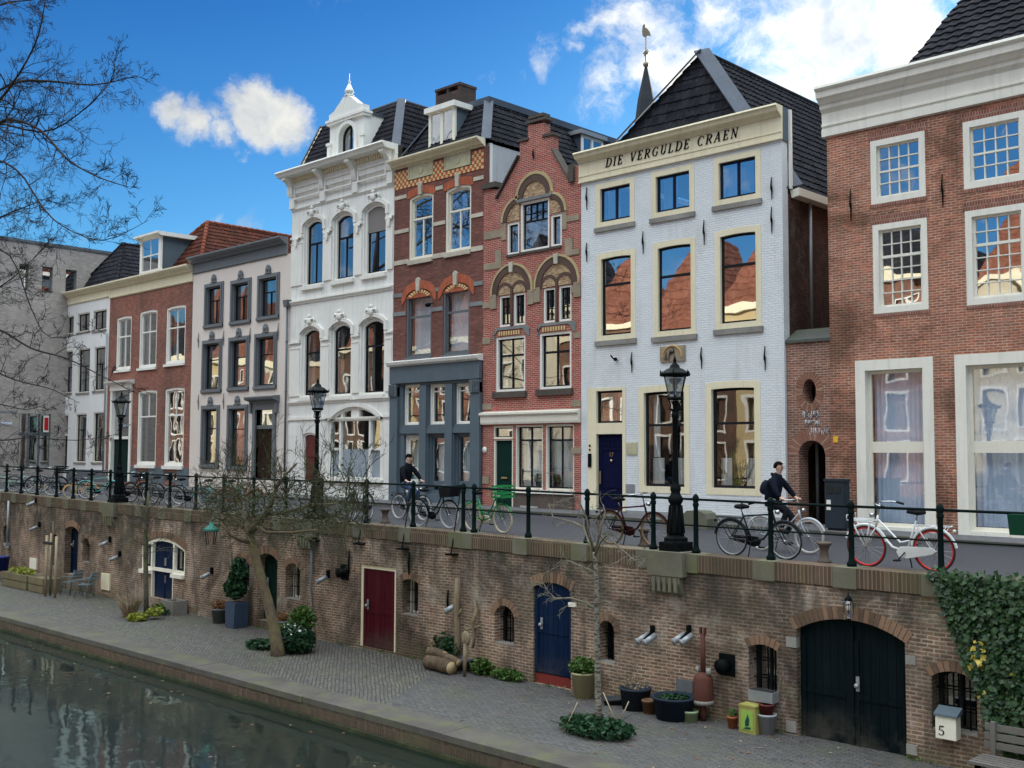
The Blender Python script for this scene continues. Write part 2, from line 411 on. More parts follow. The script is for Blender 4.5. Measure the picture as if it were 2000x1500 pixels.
TILEK=rooftile("brown_pantile",(.05,.017,.012),(.10,.03,.02),.65)
def inset(o,w_): 
    x0,x1,z0,z1,rise=o; return (x0+w_,x1-w_,z0+w_,z1-w_,max(0,rise*(1-2*w_/(x1-x0))) if rise else 0)
def sheet(x0,x1,z0,z1,y,amp=.03,per=.14,n=None):
    m=MB(); n=n or int((x1-x0)/per*6)+4; ph=random.random()*6
    vs=[]
    for i in range(n+1):
        x=x0+(x1-x0)*i/n; yy=y+amp*math.sin(x/per*6.283+ph+1.2*math.sin(x*7)); vs+=[(x,yy,z0),(x,yy,z1),(x,yy+.004,z0),(x,yy+.004,z1)]
    return m.add(vs,[(4*i,4*i+4,4*i+5,4*i+1) for i in range(n)]+[(4*i+2,4*i+3,4*i+7,4*i+6) for i in range(n)],0,True)
def win(h,holes,px,rise=0.,frame=WTRIM,fw=.08,sash=BLACKP,sw=.05,bars=(),barm=None,glass=None,rev=.16,fy=.03,y=0.,sill=None,surround=None,curtain=None,name='window',world=None,split=None,split_m=None,label=None,barw=.022):
    x0,x1,z0,z1=world or rect(*px,y=y)
    o=(x0,x1,z0,z1,rise); lo=arch(*o)
    if holes is not None: holes.append(lo)
    oe=arch(*inset(o,-.004)); a=inset(o,fw); la=arch(*a); b=inset(a,sw); lb=arch(*b)
    m=MB(); m.ring(oe,la,y+fy,y+rev+.05)
    wdw=m.build(name,frame,h)
    if label: wdw['label']=label
    m=MB(); ys=y+rev-.04
    m.ring(arch(*inset(a,-.004)),lb,ys,ys+.05)
    bx0,bx1,bz0,bz1,_=b; W_=bx1-bx0; H_=bz1-bz0
    for bar in bars:
        if bar[0]=='h': zc=bz0+H_*bar[1]; bw=bar[2] if len(bar)>2 else barw; m.box(bx0-.01,bx1+.01,ys-.012,ys+.04,zc-bw,zc+bw)
        elif bar[0]=='v': xc=bx0+W_*bar[1]; bw=bar[4] if len(bar)>4 else barw; m.box(xc-bw,xc+bw,ys-.004,ys+.044,bz0+H_*bar[2]-.005,bz0+H_*bar[3]+.005)
    m.build('sash',sash,wdw)
    # pane: real thin slab, very slightly out of true like old glass
    t1,t2=random.uniform(-.012,.012),random.uniform(-.01,.01)
    g=MB(); yg=ys+.03; lp=arch(*inset(b,-.01)); n=len(lp)
    cx,cz=(bx0+bx1)/2,(bz0+bz1)/2
    pv=[(p,yg+t1*(p-cx)+t2*(q-cz),q) for p,q in lp]
    g.add(pv,[tuple(t) for t in tessellate_polygon([[Vector((p,q,0)) for p,q in lp]])])
    g.build('pane',glass or GLASS,wdw)
    if sill:
        sm,shh,sp,so_=sill
        MB().box(x0-so_,x1+so_,y-sp,y+rev+.02,z0-shh,z0+.003).build('sill',sm,wdw)
    if surround:
        sm,swd,sp=surround
        MB().ring(arch(*inset(o,-swd)),arch(*inset(o,.003)),y-sp,y+.02).ring(arch(*inset(o,-swd*.45)),arch(*inset(o,.001)),y-sp-.035,y-sp+.003).build('surround',sm,wdw)
    if curtain:
        yc=y+rev+.22
        for c in (curtain if isinstance(curtain,list) else [curtain]):
            kind=c[0]
            if kind=='full': sheet(bx0-.05,bx1+.05,bz0,bz1+.05,yc).build('curtain',c[1],wdw)
            elif kind=='part': sheet(bx0+W_*c[2],bx0+W_*c[3],bz0+H_*c[4],bz0+H_*c[5],yc).build('curtain',c[1],wdw)
            elif kind=='blind': MB().box(bx0-.03,bx1+.03,y+rev+.05,y+rev+.06,bz0+H_*c[2],bz1+.02).build('blind',c[1],wdw)
            elif kind=='oblind': MB().box(a[0],a[1],y+rev-.07,y+rev-.06,a[2]+(a[3]-a[2])*c[2],a[3]).build('blind',c[1],wdw)
    return (x0,x1,z0,z1)
def body(h,X0,X1,zt,mat,depth=9.,side='lr',zl=None,zb=-.4,y0=.25,smat=None):
    """party walls, back wall and a dark room behind the windows"""
    m=MB(); g=.006
    m.box(X1-.22,X1-g,y0,depth,zb,zt); m.box(X0+g,X0+.22,y0,depth,zb,zl or zt)
    m.box(X0+.22,X1-.22,depth-.2,depth,zb,min(zt,zl or zt)-.02)
    m.build('side_wall',smat or mat,h)
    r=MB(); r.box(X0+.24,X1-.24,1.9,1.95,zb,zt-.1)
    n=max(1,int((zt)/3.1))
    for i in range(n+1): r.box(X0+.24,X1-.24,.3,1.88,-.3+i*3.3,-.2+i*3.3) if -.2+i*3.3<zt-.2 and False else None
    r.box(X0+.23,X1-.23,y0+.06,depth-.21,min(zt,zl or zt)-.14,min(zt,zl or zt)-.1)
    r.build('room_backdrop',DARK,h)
def cornice(h,X0,X1,z1,z0,proj,mat,y=0.,name='cornice',ret=True,ratio=.42,caps=True):
    """moulded cornice: crown on top, frieze below"""
    H=z1-z0; c=H*ratio; p=proj
    pf=[(y+.02,z1),(y-p,z1),(y-p,z1-c*.22),(y-p*.9,z1-c*.3),(y-p*.82,z1-c*.45),(y-p*.55,z1-c*.62),(y-p*.42,z1-c*.8),(y-p*.42,z1-c*.88),(y-.05,z1-c),(y-.05,z0+H*.12),(y-.075,z0+H*.11),(y-.075,z0+H*.05),(y-.03,z0),(y+.02,z0)]
    m=MB(); m.prism(pf,X0,X1,ax='x')
    return m.build(name,mat,h)
def tiles(poly,mat,name,parent,tw=.26,th=.34,amp=.028,lap=.04,thick=True,smooth=False):
    poly=[Vector(p) for p in poly]
    nrm=None
    for i in range(len(poly)):
        nrm=(poly[(i+1)%len(poly)]-poly[i]).cross(poly[(i+2)%len(poly)]-poly[(i+1)%len(poly)])
        if nrm.length>1e-4: break
    nrm.normalize()
    if nrm.z<0: nrm=-nrm
    u=Vector((0,0,1)).cross(nrm).normalized(); v=nrm.cross(u).normalized()
    o=poly[0]; ab=[((p-o).dot(u),(p-o).dot(v)) for p in poly]
    a0,a1=min(a for a,b in ab),max(a for a,b in ab); b0,b1=min(b for a,b in ab),max(b for a,b in ab)
    na=int((a1-a0)/tw*5)+2; nr=int((b1-b0)/th)+2
    vs=[];fs=[]
    prof=[0,.55,1.,.62,.1]
    rows=[]
    for r in range(nr): rows+= [(b0+r*th,lap),(b0+(r+1)*th,.004)]
    for (b,e) in rows:
        ri=round((b-b0)/th-(.5 if e<.01 else 0))
        for i in range(na+1):
            a=a0+i*tw/5; ti=int(i/5)
            j=((ti*73+ri*131)%17/17-.5)*.012
            vs.append(o+u*a+v*(b+ (j if e>.01 else 0))+nrm*(prof[i%5]*amp+e+j*.6))
    W_=na+1
    for k in range(len(rows)-1):
        for i in range(na): fs.append((k*W_+i,k*W_+i+1,(k+1)*W_+i+1,(k+1)*W_+i))
    bm=bmesh.new(); bv=[bm.verts.new(q) for q in vs]
    for f in fs: bm.faces.new([bv[i] for i in f])
    cen=sum(poly,Vector())/len(poly)
    for i in range(len(poly)):
        p,q=poly[i],poly[(i+1)%len(poly)]
        if (q-p).length<1e-4: continue
        pn=(q-p).cross(nrm).normalized()
        if pn.dot(cen-p)>0: pn=-pn
        bmesh.ops.bisect_plane(bm,geom=bm.verts[:]+bm.edges[:]+bm.faces[:],plane_co=p,plane_no=pn,clear_outer=True)
    me=bpy.data.meshes.new(name)
    off=Vector((0,0,0)); q=parent
    while q: off+=q.location; q=q.parent
    bmesh.ops.translate(bm,verts=bm.verts[:],vec=-off)
    bm.to_mesh(me); bm.free(); me.materials.append(mat)
    ob=bpy.data.objects.new(name,me); COL.objects.link(ob); ob.parent=parent
    return ob
def strip(m,a,b,w_,up=(0,0,1),th=.03,mi=0):      # flat lead strip / board along a-b
    a,b=Vector(a),Vector(b); d=(b-a).normalized(); s_=d.cross(Vector(up)).normalized()*w_/2; n=s_.normalized().cross(d).normalized()*th
    vs=[a-s_,a+s_,b+s_,b-s_,a-s_+n,a+s_+n,b+s_+n,b-s_+n]
    m.add(vs,[(0,1,2,3),(7,6,5,4),(0,4,5,1),(1,5,6,2),(2,6,7,3),(3,7,4,0)],mi)
def hiproof(h,X0,X1,y0,y1,ze,peak,mat,capm=None,capr=.09,name='roof',z2=None,tw=.26,back=True):
    """front hip, two long slopes, ridge running back"""
    xc,yp,zp=peak; z2=z2 or zp
    tiles([(X0,y0,ze),(X1,y0,ze),(xc,yp,zp)],mat,name,h,tw)
    tiles([(X1,y0,ze),(X1,y1,ze),(xc,y1,z2),(xc,yp,zp)],mat,name,h,tw)
    tiles([(X0,y0,ze),(X0,y1,ze),(xc,y1,z2),(xc,yp,zp)],mat,name,h,tw)
    m=MB()
    def cap(a,b):
        a,b=Vector(a),Vector(b); n=max(2,int((b-a).length/.36))
        for i in range(n):
            p=a.lerp(b,i/n); q=a.lerp(b,(i+1.12)/n); m.tube([p,q],[capr*1.12,capr*.92],8)
    cap((xc,yp,zp+.02),(xc,y1,z2+.02)); 
    if capm is not None and capm!='none':
        cap((X1,y0,ze+.05),(xc,yp,zp+.03)); cap((X0,y0,ze+.05),(xc,yp,zp+.03))
        m.build('ridge_tiles',capm,h)
    else: m.build('ridge_tiles',mat,h)
def anchor(h,m,px,yt,yb,y=0.):
    x,z1=F(px,yt,y); _,z0=F(px,yb,y); zc=(z0+z1)/2
    MB().tube([(x,y-.03,z0),(x+.012,y-.045,zc-.1),(x,y-.05,zc),(x-.012,y-.045,zc+.1),(x,y-.03,z1)],[.012,.022,.035,.022,.012],6).build('wall_anchor',m,h)
def pipe(h,px,yt,yb,y=-.1,r=.045,mat=None,name='drainpipe',hop=False):
    x,z1=F(px,yt,y); _,z0=F(px,yb,y)
    m=MB().tube([(x,y,z0),(x,y,z1)],r,10)
    k=z0+1.2
    while k<z1-.2: m.tube([(x,y,k),(x,y,k+.05)],r+.014,10); k+=2.1
    if hop: m.prism([(x-.1,z1),(x+.1,z1),(x+.18,z1+.3),(x-.18,z1+.3)],y-.12,y+.09)
    m.build(name,mat or ZINC,h)

XB=[P(p,700).x for p in (103,212,374,566,767,943,1135,1532,1621)]
def Z(px,py,y=0.): return P(px,py,y).z
def house(label,i,name='canal_house'):
    x=(XB[i]+XB[i+1])/2
    return thing(name,label,'house',(x,0,zs(x)))
# ============================================================= house 1 (small white, far left)
X0,X1=XB[0],XB[1]
h=house("small white plastered house at the left end of the row, low dark hipped roof",0)
holes=[]
WP=paint("white_plaster",(.76,.77,.78),.7,.08,0,.3)
for q in [(121,144,618,653),(151,175,611,648),(182,208,605,645)]: win(h,holes,q,0,PALEC,.06,BLACKP,.05,[('v',.5,0,1)],sill=(SILL,.09,.05,.05))
for q in [(119,141,686,768),(151,175,681,767),(183,207,677,763)]: win(h,holes,q,0,PALEC,.06,BLACKP,.05,[('h',.62),('v',.5,0,.62)],sill=(SILL,.1,.05,.05),curtain=[('part',CURT,0,.3,0,1),('part',CURT,.7,1,0,1)])
for q in [(147,168,808,903),(181,203,805,903)]: win(h,holes,q,0,PALEC,.06,BLACKP,.05,[('h',.68),('v',.5,0,.68)],sill=(SILL,.1,.05,.05),curtain=('part',CURT,0,.25,0,1))
x0,x1,z0,z1=rect(117,132,809,921); holes.append(arch(x0,x1,z0,z1))
zt_=Z(160,591)
d=MB().ring(arch(x0-.004,x1+.004,z0-.01,z1+.004),arch(x0+.09,x1-.09,z0-.02,z1-.09),.03,.2).box(x0+.09,x1-.09,.06,.18,z0+1.98,z0+2.08).build('door_frame',PALEC,h)
dd=MB().box(x0+.09,x1-.09,.1,.15,z0,z0+1.98).box(x0+.2,x1-.2,.085,.11,z0+.2,z0+.85).box(x0+.2,x1-.2,.085,.11,z0+1.05,z0+1.8).build('door',BLACKP,h)
MB().box(x0+.09,x1-.09,.12,.13,z0+2.08,z1-.09).build('transom_pane',GLASS,h)
zb=zs(X0)-.3
wl=MB().wall([(X0+.003,zb),(X1-.003,zb),(X1-.003,zt_),(X0+.003,zt_)],holes,0,.2,.25).build('wall',WP,h)
MB().box(X0,x0-.02,-.03,.01,zb,Z(110,919)).box(x1+.02,X1-.02,-.03,.01,zb,Z(160,917)).parts('plinth',DGREY,h)
body(h,X0,X1,zt_-.1,WP)
ztop=Z(160,567); cornice(h,X0-.2,X1-.004,ztop,zt_-.02,.38,CREAM)
pk=PX(240,477,(X0+X1)/2)
hiproof(h,X0+.1,X1-.1,.3,9,zt_+.1,(pk.x,pk.y,pk.z),TILED,TILED)
pipe(h,208.5,650,925)
# ============================================================= house 2 (brick, red roof)
X0,X1=XB[1],XB[2]
h=house("brown brick house with tall white framed windows, red hipped tile roof and white dormer",1)
BR2=brick("brick_brown_red",(.36,.125,.085),(.22,.075,.055),(.30,.24,.2),.21,.065,.008,.35)
holes=[]
for q in [(227,256,618,722),(272,306,606,718),(324,362,597,710)]:
    win(h,holes,q,.06,WTRIM,.11,WTRIM,.06,[('h',.64,.035),('v',.5,0,1)],glass=GLASS,sill=(WTRIM,.12,.09,.05),rev=.14,curtain=[('part',NET,0,.2,0,1),('part',NET,.8,1,0,1)])
for q in [(268,305,762,908),(321,359,757,910)]:
    win(h,holes,q,.06,WTRIM,.11,WTRIM,.06,[('h',.66,.035),('v',.5,.66,1)],sill=(WTRIM,.16,.09,.05),rev=.14,curtain=[('part',CURT,0,.18,0,1),('part',CURT,.82,1,0,1)])
x0,x1,z0,z1=rect(216,256,762,940)
holes.append(arch(x0+.18,x1-.12,z0,z1))
dp=MB().box(x0-.02,x0+.2,-.07,.15,z0-.1,z1).box(x1-.14,x1+.05,-.07,.15,z0-.1,z1).box(x0+.2,x1-.14,.02,.15,z0+2.15,z0+2.3)
dp.box(x0-.06,x1+.08,-.1,.01,z1-.02,z1+.28).prism([(.0,z1+.28),(-.12,z1+.28),(-.16,z1+.33),(-.34,z1+.38),(-.36,z1+.46),(0,z1+.5)],x0-.22,x1+.24,ax='x').build('door_portal',WTRIM,h)
dd=MB().box(x0+.2,x1-.14,.12,.17,z0,z0+2.15).box(x0+.3,x1-.24,.1,.125,z0+.2,z0+.95).box(x0+.3,x1-.24,.1,.125,z0+1.15,z0+1.95).build('door',paint("dark_green_door",(.012,.03,.025),.35,.2),h)
MB().box(x0+.2,x1-.14,.12,.125,z0+2.3,z1).build('transom_pane',GLASS,h)
for q in [(268,290,920,938),(322,345,922,940)]: win(h,holes,q,0,DGREY,.04,BLACKP,.03,[('v',.33,0,1),('v',.66,0,1)],name='cellar_window')
zt_=Z(295,567); zb=zs(X0)-.3
MB().wall([(X0+.003,zb),(X1-.003,zb),(X1-.003,zt_),(X0+.003,zt_)],holes,0,.2,.25).build('wall',BR2,h)
xa=rect(268,290,920,938)[:2]; xb_=rect(322,345,922,940)[:2]; zp_=Z(320,908)-.12; zq=rect(268,290,920,938)
m=MB()
for a,b in ((x1+.06,xa[0]-.05),(xa[1]+.05,xb_[0]-.05),(xb_[1]+.05,X1-.02)): m.box(a,b,-.03,.01,zb,zp_)
m.parts('plinth',BGREY,h)
body(h,X0,X1,zt_-.1,BR2)
ztop=Z(295,536); cornice(h,X0+.004,X1-.004,ztop,zt_-.02,.4,CREAM)
pk=PX(405,435,(X0+X1)/2)
hiproof(h,X0+.1,X1-.1,.3,max(12,pk.y+6),zt_+.1,(pk.x,pk.y,pk.z),TILEK,TILER,.11)
# dormer
yd=.55; dx0,dx1,dz0,dz1=rect(275,313,466,532,yd)
dm=MB().box(dx0,dx1,yd+.06,yd+3.4,dz0-.4,dz1).build('dormer',BGREY,h)
m=MB().ring(arch(dx0-.06,dx1+.06,dz0-.05,dz1),arch(dx0+.16,dx1-.16,dz0+.12,dz1-.06),yd-.02,yd+.09)
m.prism([(dx0-.06,dz0+.1),(dx0-.2,dz0-.05),(dx0-.06,dz0-.05)],yd,yd+.08).prism([(dx1+.06,dz0-.05),(dx1+.2,dz0-.05),(dx1+.06,dz0+.1)],yd,yd+.08)
m.box(dx0+.16,dx1-.16,yd+.01,yd+.06,(dz0+dz1)/2-.03,(dz0+dz1)/2+.03).box((dx0+dx1)/2-.02,(dx0+dx1)/2+.02,yd+.012,yd+.058,dz0+.12,dz1-.06).build('window',WTRIM,dm)
MB().box(dx0+.15,dx1-.15,yd+.03,yd+.035,dz0+.1,dz1-.04).build('pane',GLASSB,dm)
MB().prism([(yd-.1,dz1),(yd-.3,dz1+.1),(yd-.3,dz1+.2),(yd+3.5,dz1+.24),(yd+3.5,dz1+.02),(yd,dz1+.0)],dx0-.25,dx1+.25,ax='x').build('dormer_roof',WTRIM,dm)
# ============================================================= house 3 (grey plaster)
X0,X1=XB[2],XB[3]
h=house("pinkish grey plastered house with dark grey moulded window surrounds and grey cornice",2)
GP=paint("pink_grey_plaster",(.70,.63,.58),.75,.06,0,.12); GT=paint("slate_grey_trim",(.16,.175,.19),.5,.1)
holes=[]; sur=(GT,.17,.06)
rows=[[(404,433,560,634),(455,487,553,627),(508,542,543,618)],[(399,430,671,761),(451,483,665,757),(502,537,658,754)],[(397,425,799,908),(448,480,798,912)]]
orn=[]
for ri,row in enumerate(rows):
    for ci,q in enumerate(row):
        cur=[('blind',CURT,.72)] if (ri+ci)%3==1 else [('part',CURT,0,.25,0,1)]
        bb=[('h',.66)]+([('v',.5,0,.66)] if ri==0 else [])
        r_=win(h,holes,q,0,DGREY,.05,BLACKP,.05,bb,sill=(GT,.12,.1,.17),surround=sur,curtain=cur)
        orn.append(r_)
for (x0,x1,z0,z1) in orn:
    xc=(x0+x1)/2; zc=z1+.17
    MB().prism([(xc-.13,zc+.02),(xc+.13,zc+.02),(xc+.17,zc+.2),(xc+.1,zc+.34),(xc,zc+.4),(xc-.1,zc+.34),(xc-.17,zc+.2)],-.1,.01).sphere((xc,-.1,zc+.2),.09,8,6,0,(1,.6,1.2)).tube([(xc-.15,-.08,zc+.04),(xc-.24,-.05,zc+.02)],.03,6).tube([(xc+.15,-.08,zc+.04),(xc+.24,-.05,zc+.02)],.03,6).build('keystone_ornament',GT,h)
x0,x1,z0,z1=rect(500,534,800,938); holes.append(arch(x0,x1,z0,z1))
m=MB().box(x0-.2,x0,-.09,.16,z0-.02,z1).box(x1,x1+.2,-.09,.16,z0-.02,z1).box(x0-.2,x1+.2,-.09,.16,z1,z1+.28).box(x0,x1,.02,.14,z0+2.2,z0+2.36)
m.prism([(0,z1+.28),(-.1,z1+.28),(-.14,z1+.36),(-.36,z1+.42),(-.4,z1+.5),(-.4,z1+.55),(0,z1+.6)],x0-.42,x1+.42,ax='x')
m.box(x0-.36,x0-.24,-.16,.01,z1-.15,z1+.3).box(x1+.24,x1+.36,-.16,.01,z1-.15,z1+.3).build('door_portal',GT,h)
dd=MB().box(x0,x1,.1,.16,z0,z0+2.2).box(x0+.1,x1-.1,.07,.11,z0+.15,z0+.9).box(x0+.1,(x0+x1)/2-.04,.07,.11,z0+1.05,z0+2.05).box((x0+x1)/2+.04,x1-.1,.07,.11,z0+1.05,z0+2.05).build('door',paint("carved_dark_door",(.035,.02,.015),.4,.2),h)
MB().box(x0,x1,.1,.105,z0+2.36,z1).build('transom_pane',GLASS,h)
zt_=Z(470,516); zb=zs(X0)-.3
MB().wall([(X0+.003,zb),(X1-.003,zb),(X1-.003,zt_),(X0+.003,zt_)],holes,0,.2,.25).build('wall',GP,h)
body(h,X0,X1,zt_-.1,GP)
ztop=Z(470,484); cornice(h,X0+.01,X1-.3,ztop,zt_-.02,.42,GT)
tiles([(X0+.1,.3,zt_+.2),(X1-.1,.3,zt_+.2),(X1-.1,4.5,ztop+1.2),(X0+.1,4.5,ztop+1.2)],TILEK,'roof',h)
pipe(h,561,600,920,mat=DGREY,hop=True)
for p_,a,b in ((389,650,680),(438,645,675),(490,640,670),(545,630,665),(389,770,800),(438,768,800)): anchor(h,DGREY,p_,a,b)
# ============================================================= house 4 (white ornate)
X0,X1=XB[3],XB[4]
h=house("tall ornate white stucco house with arched windows, bracketed cornice and dark mansard roof",3)
holes=[]; orn=[]
A=[(594,630,428,558),(652,690,416,547),(711,753,398,536)]; B=[(589,625,640,776),(646,685,631,774),(705,750,622,771)]
for ri,row in enumerate((A,B)):
    for ci,q in enumerate(row):
        cur=('oblind',BLIND,.62) if (ri==0 and ci==2) else ('part',CURT,0,.2,0,1)
        r_=win(h,holes,q,.22,WTRIM,.1,BLACKP,.06,[('h',.66,.035)]+([('v',.5,0,.66)] if ri==0 else []),rev=.2,fy=.08,sill=(WTRIM,.14,.12,.1),curtain=cur,glass=GLASS if ri==0 else GLASSD)
        x0,x1,z0,z1=r_; orn.append(r_)
for (x0,x1,z0,z1) in orn:
    xc=(x0+x1)/2
    o1=arch(x0-.2,x1+.2,z1-.5,z1+.2,.34)[1:]; i1=arch(x0-.06,x1+.06,z1-.5,z1+.06,.26)[1:]
    m=MB(); n=len(o1)
    for k in range(n-1):
        if k==0: pass
    lo=[o1[k] for k in range(1,n)]; li=[i1[k] for k in range(1,n)]
    m.prism([(x1+.2,z1-.5)]+lo+[(x0-.2,z1-.5),(x0-.06,z1-.5)]+li[::-1]+[(x1+.06,z1-.5)],-.09,.01)
    m.sphere((xc,-.1,z1+.26),.14,10,6,0,(1.1,.6,1.2)).sphere((xc,-.12,z1+.46),.09,8,6,0,(1.3,.6,.9))
    for s_ in (-1,1):
        m.tube([(xc+s_*.1,-.1,z1+.3),(xc+s_*.27,-.09,z1+.36),(xc+s_*.33,-.08,z1+.24),(xc+s_*.24,-.08,z1+.2)],[.06,.05,.04,.03],6)
        m.tube([(xc+s_*.3,-.08,z1+.16),(xc+s_*.45,-.06,z1+.06)],[.04,.02],6)
    m.build('window_ornament',WTRIM,h)
# piers with capitals between windows
for row,capz in ((A,(.75,.28)),(B,(.72,.2))):
    rs=[rect(*q) for q in row]; ed=[X0+.03,rs[0][0]-.1,rs[0][1]+.1,rs[1][0]-.1,rs[1][1]+.1,rs[2][0]-.1,rs[2][1]+.1,X1-.03]
    zc=rs[1][3]-.62
    for a,b in zip(ed[::2],ed[1::2]):
        if b-a<.1: continue
        m=MB()
        m.box(a-.02,b+.02,-.09,.01,zc,zc+.07).box(a,b,-.07,.01,zc-.24,zc-.19).box(a,b,-.05,.01,rs[1][2]+.1,zc-.24)
        if row is A:
            xc=(a+b)/2
            m.prism([(xc-.14,zc),(xc+.14,zc),(xc+.05,zc-.35),(xc-.05,zc-.35)],-.13,-.04).sphere((xc-.13,-.1,zc-.06),.06,8,5).sphere((xc+.13,-.1,zc-.06),.06,8,5)
        m.build('pilaster',WTRIM,h)
x0,x1,z0,z1=rect(641,744,794,936)
holes.append(arch(x0,x1,z0,z1,.55))
# big ground floor window
zt1=Z(692,818); zt2=Z(692,877); m1=P(662,860).x; m2=P(720,860).x
m=MB().ring(arch(x0-.004,x1+.004,z0-.01,z1+.004,.55),arch(x0+.1,x1-.1,z0+.08,z1-.1,.48),.05,.24)
m.box(x0+.1,x1-.1,.05,.22,zt1-.08,zt1+.08).box(x0+.1,m1-.05,.06,.2,zt2-.05,zt2+.05).box(m2+.05,x1-.1,.06,.2,zt2-.05,zt2+.05)
m.box(m1-.06,m1+.06,.05,.22,z0+.08,zt1-.08).box(m2-.06,m2+.06,.05,.22,z0+.08,zt1-.08)
m.box(m1+.03,m1+.15,.06,.2,zt1+.08,z1-.2).box((m1+m2)/2-.25,(m1+m2)/2+.25,.06,.2,zt1+.08,z1-.1)
w_=m.build('window',WTRIM,h); w_['label']="wide arched three-part ground floor window with frosted lower panes"
MB().box(x0+.06,x1-.06,.15,.155,zt2,zt1).box(x0+.1,x1-.1,.15,.155,zt1,z1-.2).build('pane',GLASSD,w_)
FR=plain("frosted_glass",(.26,.31,.36),.35)
MB().box(x0+.06,x1-.06,.15,.155,z0,zt2).build('frosted_pane',FR,w_)
sheet(x0+.2,m1+.3,zt2,zt1,.4).build('curtain',CURT,w_)
MB().box(x0-.15,x1+.15,-.12,.1,z0-.14,z0).build('sill',WTRIM,w_)
MB().ring(arch(x0-.16,x1+.16,zt1+.03,z1+.16,.6),arch(x0,x1,zt1+.05,z1,.55),-.06,.01).build('surround',WTRIM,w_)
dx0,dx1,dz0,dz1=rect(590,617,845,940); holes.append(arch(dx0,dx1,dz0,dz1,.1))
MB().ring(arch(dx0-.004,dx1+.004,dz0-.01,dz1+.004,.1),arch(dx0+.08,dx1-.08,dz0-.02,dz1-.08,.08),.05,.2).build('door_frame',WTRIM,h)
dd=MB().box(dx0+.07,dx1-.07,.13,.18,dz0,dz1-.1).box(dx0+.17,dx1-.17,.1,.14,dz0+.2,dz0+.85).box(dx0+.17,dx1-.17,.1,.14,dz0+1.,dz0+1.9).build('door',paint("maroon_door",(.12,.02,.02),.4,.15),h)
zt_=Z(665,352); zb=zs(X0)-.3
MB().wall([(X0+.003,zb),(X1-.003,zb),(X1-.003,zt_),(X0+.003,zt_)],holes,0,.24,.3).build('wall',WHITE,h)
m=MB()
for py,pr_,hh in ((578,.12,.16),(783,.1,.14),(388,.08,.1),(345+14,.06,.08)):
    z=Z(665,py); m.prism([(0.005,z-hh/2),(-pr_*.4,z-hh/2),(-pr_*.6,z),(-pr_,z+hh*.1),(-pr_,z+hh/2),(0.005,z+hh/2)],X0+.01,X1-.01,ax='x')
z=Z(665,815)
m.box(X0+.01,x0-.17,-.06,.005,z-.06,z+.06).box(x1+.17,X1-.01,-.06,.005,z-.06,z+.06).parts('string_course',WTRIM,h)
for a,b in ((X0+.01,dx0-.12),(dx1+.12,x0-.2),(x1+.2,X1-.01)):
    m=MB(); zr=zs(X0)-.2
    while zr<Z(665,830) and b-a>.15: m.box(a,b,-.03,.005,zr,min(zr+.5,Z(665,822))).box(a+.01,b-.01,-.012,.004,zr+.49,zr+.54); zr+=.53
    if m.v: m.build('rustication',WHITE,h)
body(h,X0,X1,zt_-.1,WHITE,10)
# cornice with brackets and dentils
ze=Z(665,314); zc0=Z(665,330)
m=MB().prism([(.05,ze),(-.72,ze),(-.74,ze-.06),(-.66,ze-.12),(-.6,ze-.22),(-.1,ze-.24),(-.1,zt_-.1),(.05,zt_-.1)],X0-.28,X1+.12,ax='x')
m.box(X0-.28,X0+.02,-.1,.6,ze-.24,ze-.005).build('cornice',WTRIM,h)
m=MB(); x=X0+.1
while x<X1-.1: m.box(x,x+.07,-.22,-.09,ze-.42,ze-.24); x+=.14
m.build('dentils',CREAM,h)
for k in range(4):
    xc=X0+.12+(X1-X0-.3)*k/3
    MB().prism([(-.02,ze-.24),(-.56,ze-.24),(-.56,ze-.34),(-.4,ze-.42),(-.24,ze-.6),(-.2,ze-.85),(-.14,ze-1.),(-.02,ze-1.05)],xc-.13,xc+.13,ax='x').box(xc-.17,xc+.17,-.13,.01,ze-1.5,ze-1.06).build('bracket',WTRIM,h)
m=MB()
for k in range(3):
    a=X0+.3+(X1-X0-.3)*k/3; b=X0-.06+(X1-X0-.3)*(k+1)/3
    m.ring(arch(a,b,ze-1.15,ze-.6),arch(a+.07,b-.07,ze-1.08,ze-.67),-.15,-.09)
m.build('frieze_panel',WTRIM,h)
# mansard
yt=1.5; tl=P(630,250,yt); tr=P(785,196,yt); zm=(tl.z+tr.z)/2
A0=(X0+.25,.1,ze-.05); A1=(X1-.05,.1,ze-.05); B1=(tr.x,yt,zm); B0=(tl.x,yt,zm)
tiles([A0,A1,B1,B0],TILED,'mansard_roof',h,.24,.28)
tiles([A1,(X1-.05,9,ze-.05),(tr.x,9,zm),B1],TILED,'mansard_roof',h,.24,.28)
tiles([A0,(X0+.25,9,ze-.05),(tl.x,9,zm),B0],TILED,'mansard_roof',h,.24,.28)
MB().box(tl.x,tr.x,yt,9,zm-.12,zm+.03).build('flat_roof',LEAD,h)
m=MB(); strip(m,(A1[0]+.03,.06,A1[2]),(B1[0]+.03,B1[1]-.04,B1[2]+.03),.34,(1,-1,0),.05); strip(m,(A0[0]-.02,.06,A0[2]),(B0[0]-.02,B0[1]-.04,B0[2]),.3,(-1,-1,0),.04); m.tube([B0,B1],.07,8); m.tube([B1,(B1[0],9,zm)],.07,8); m.build('hip_flashing',LEAD,h)
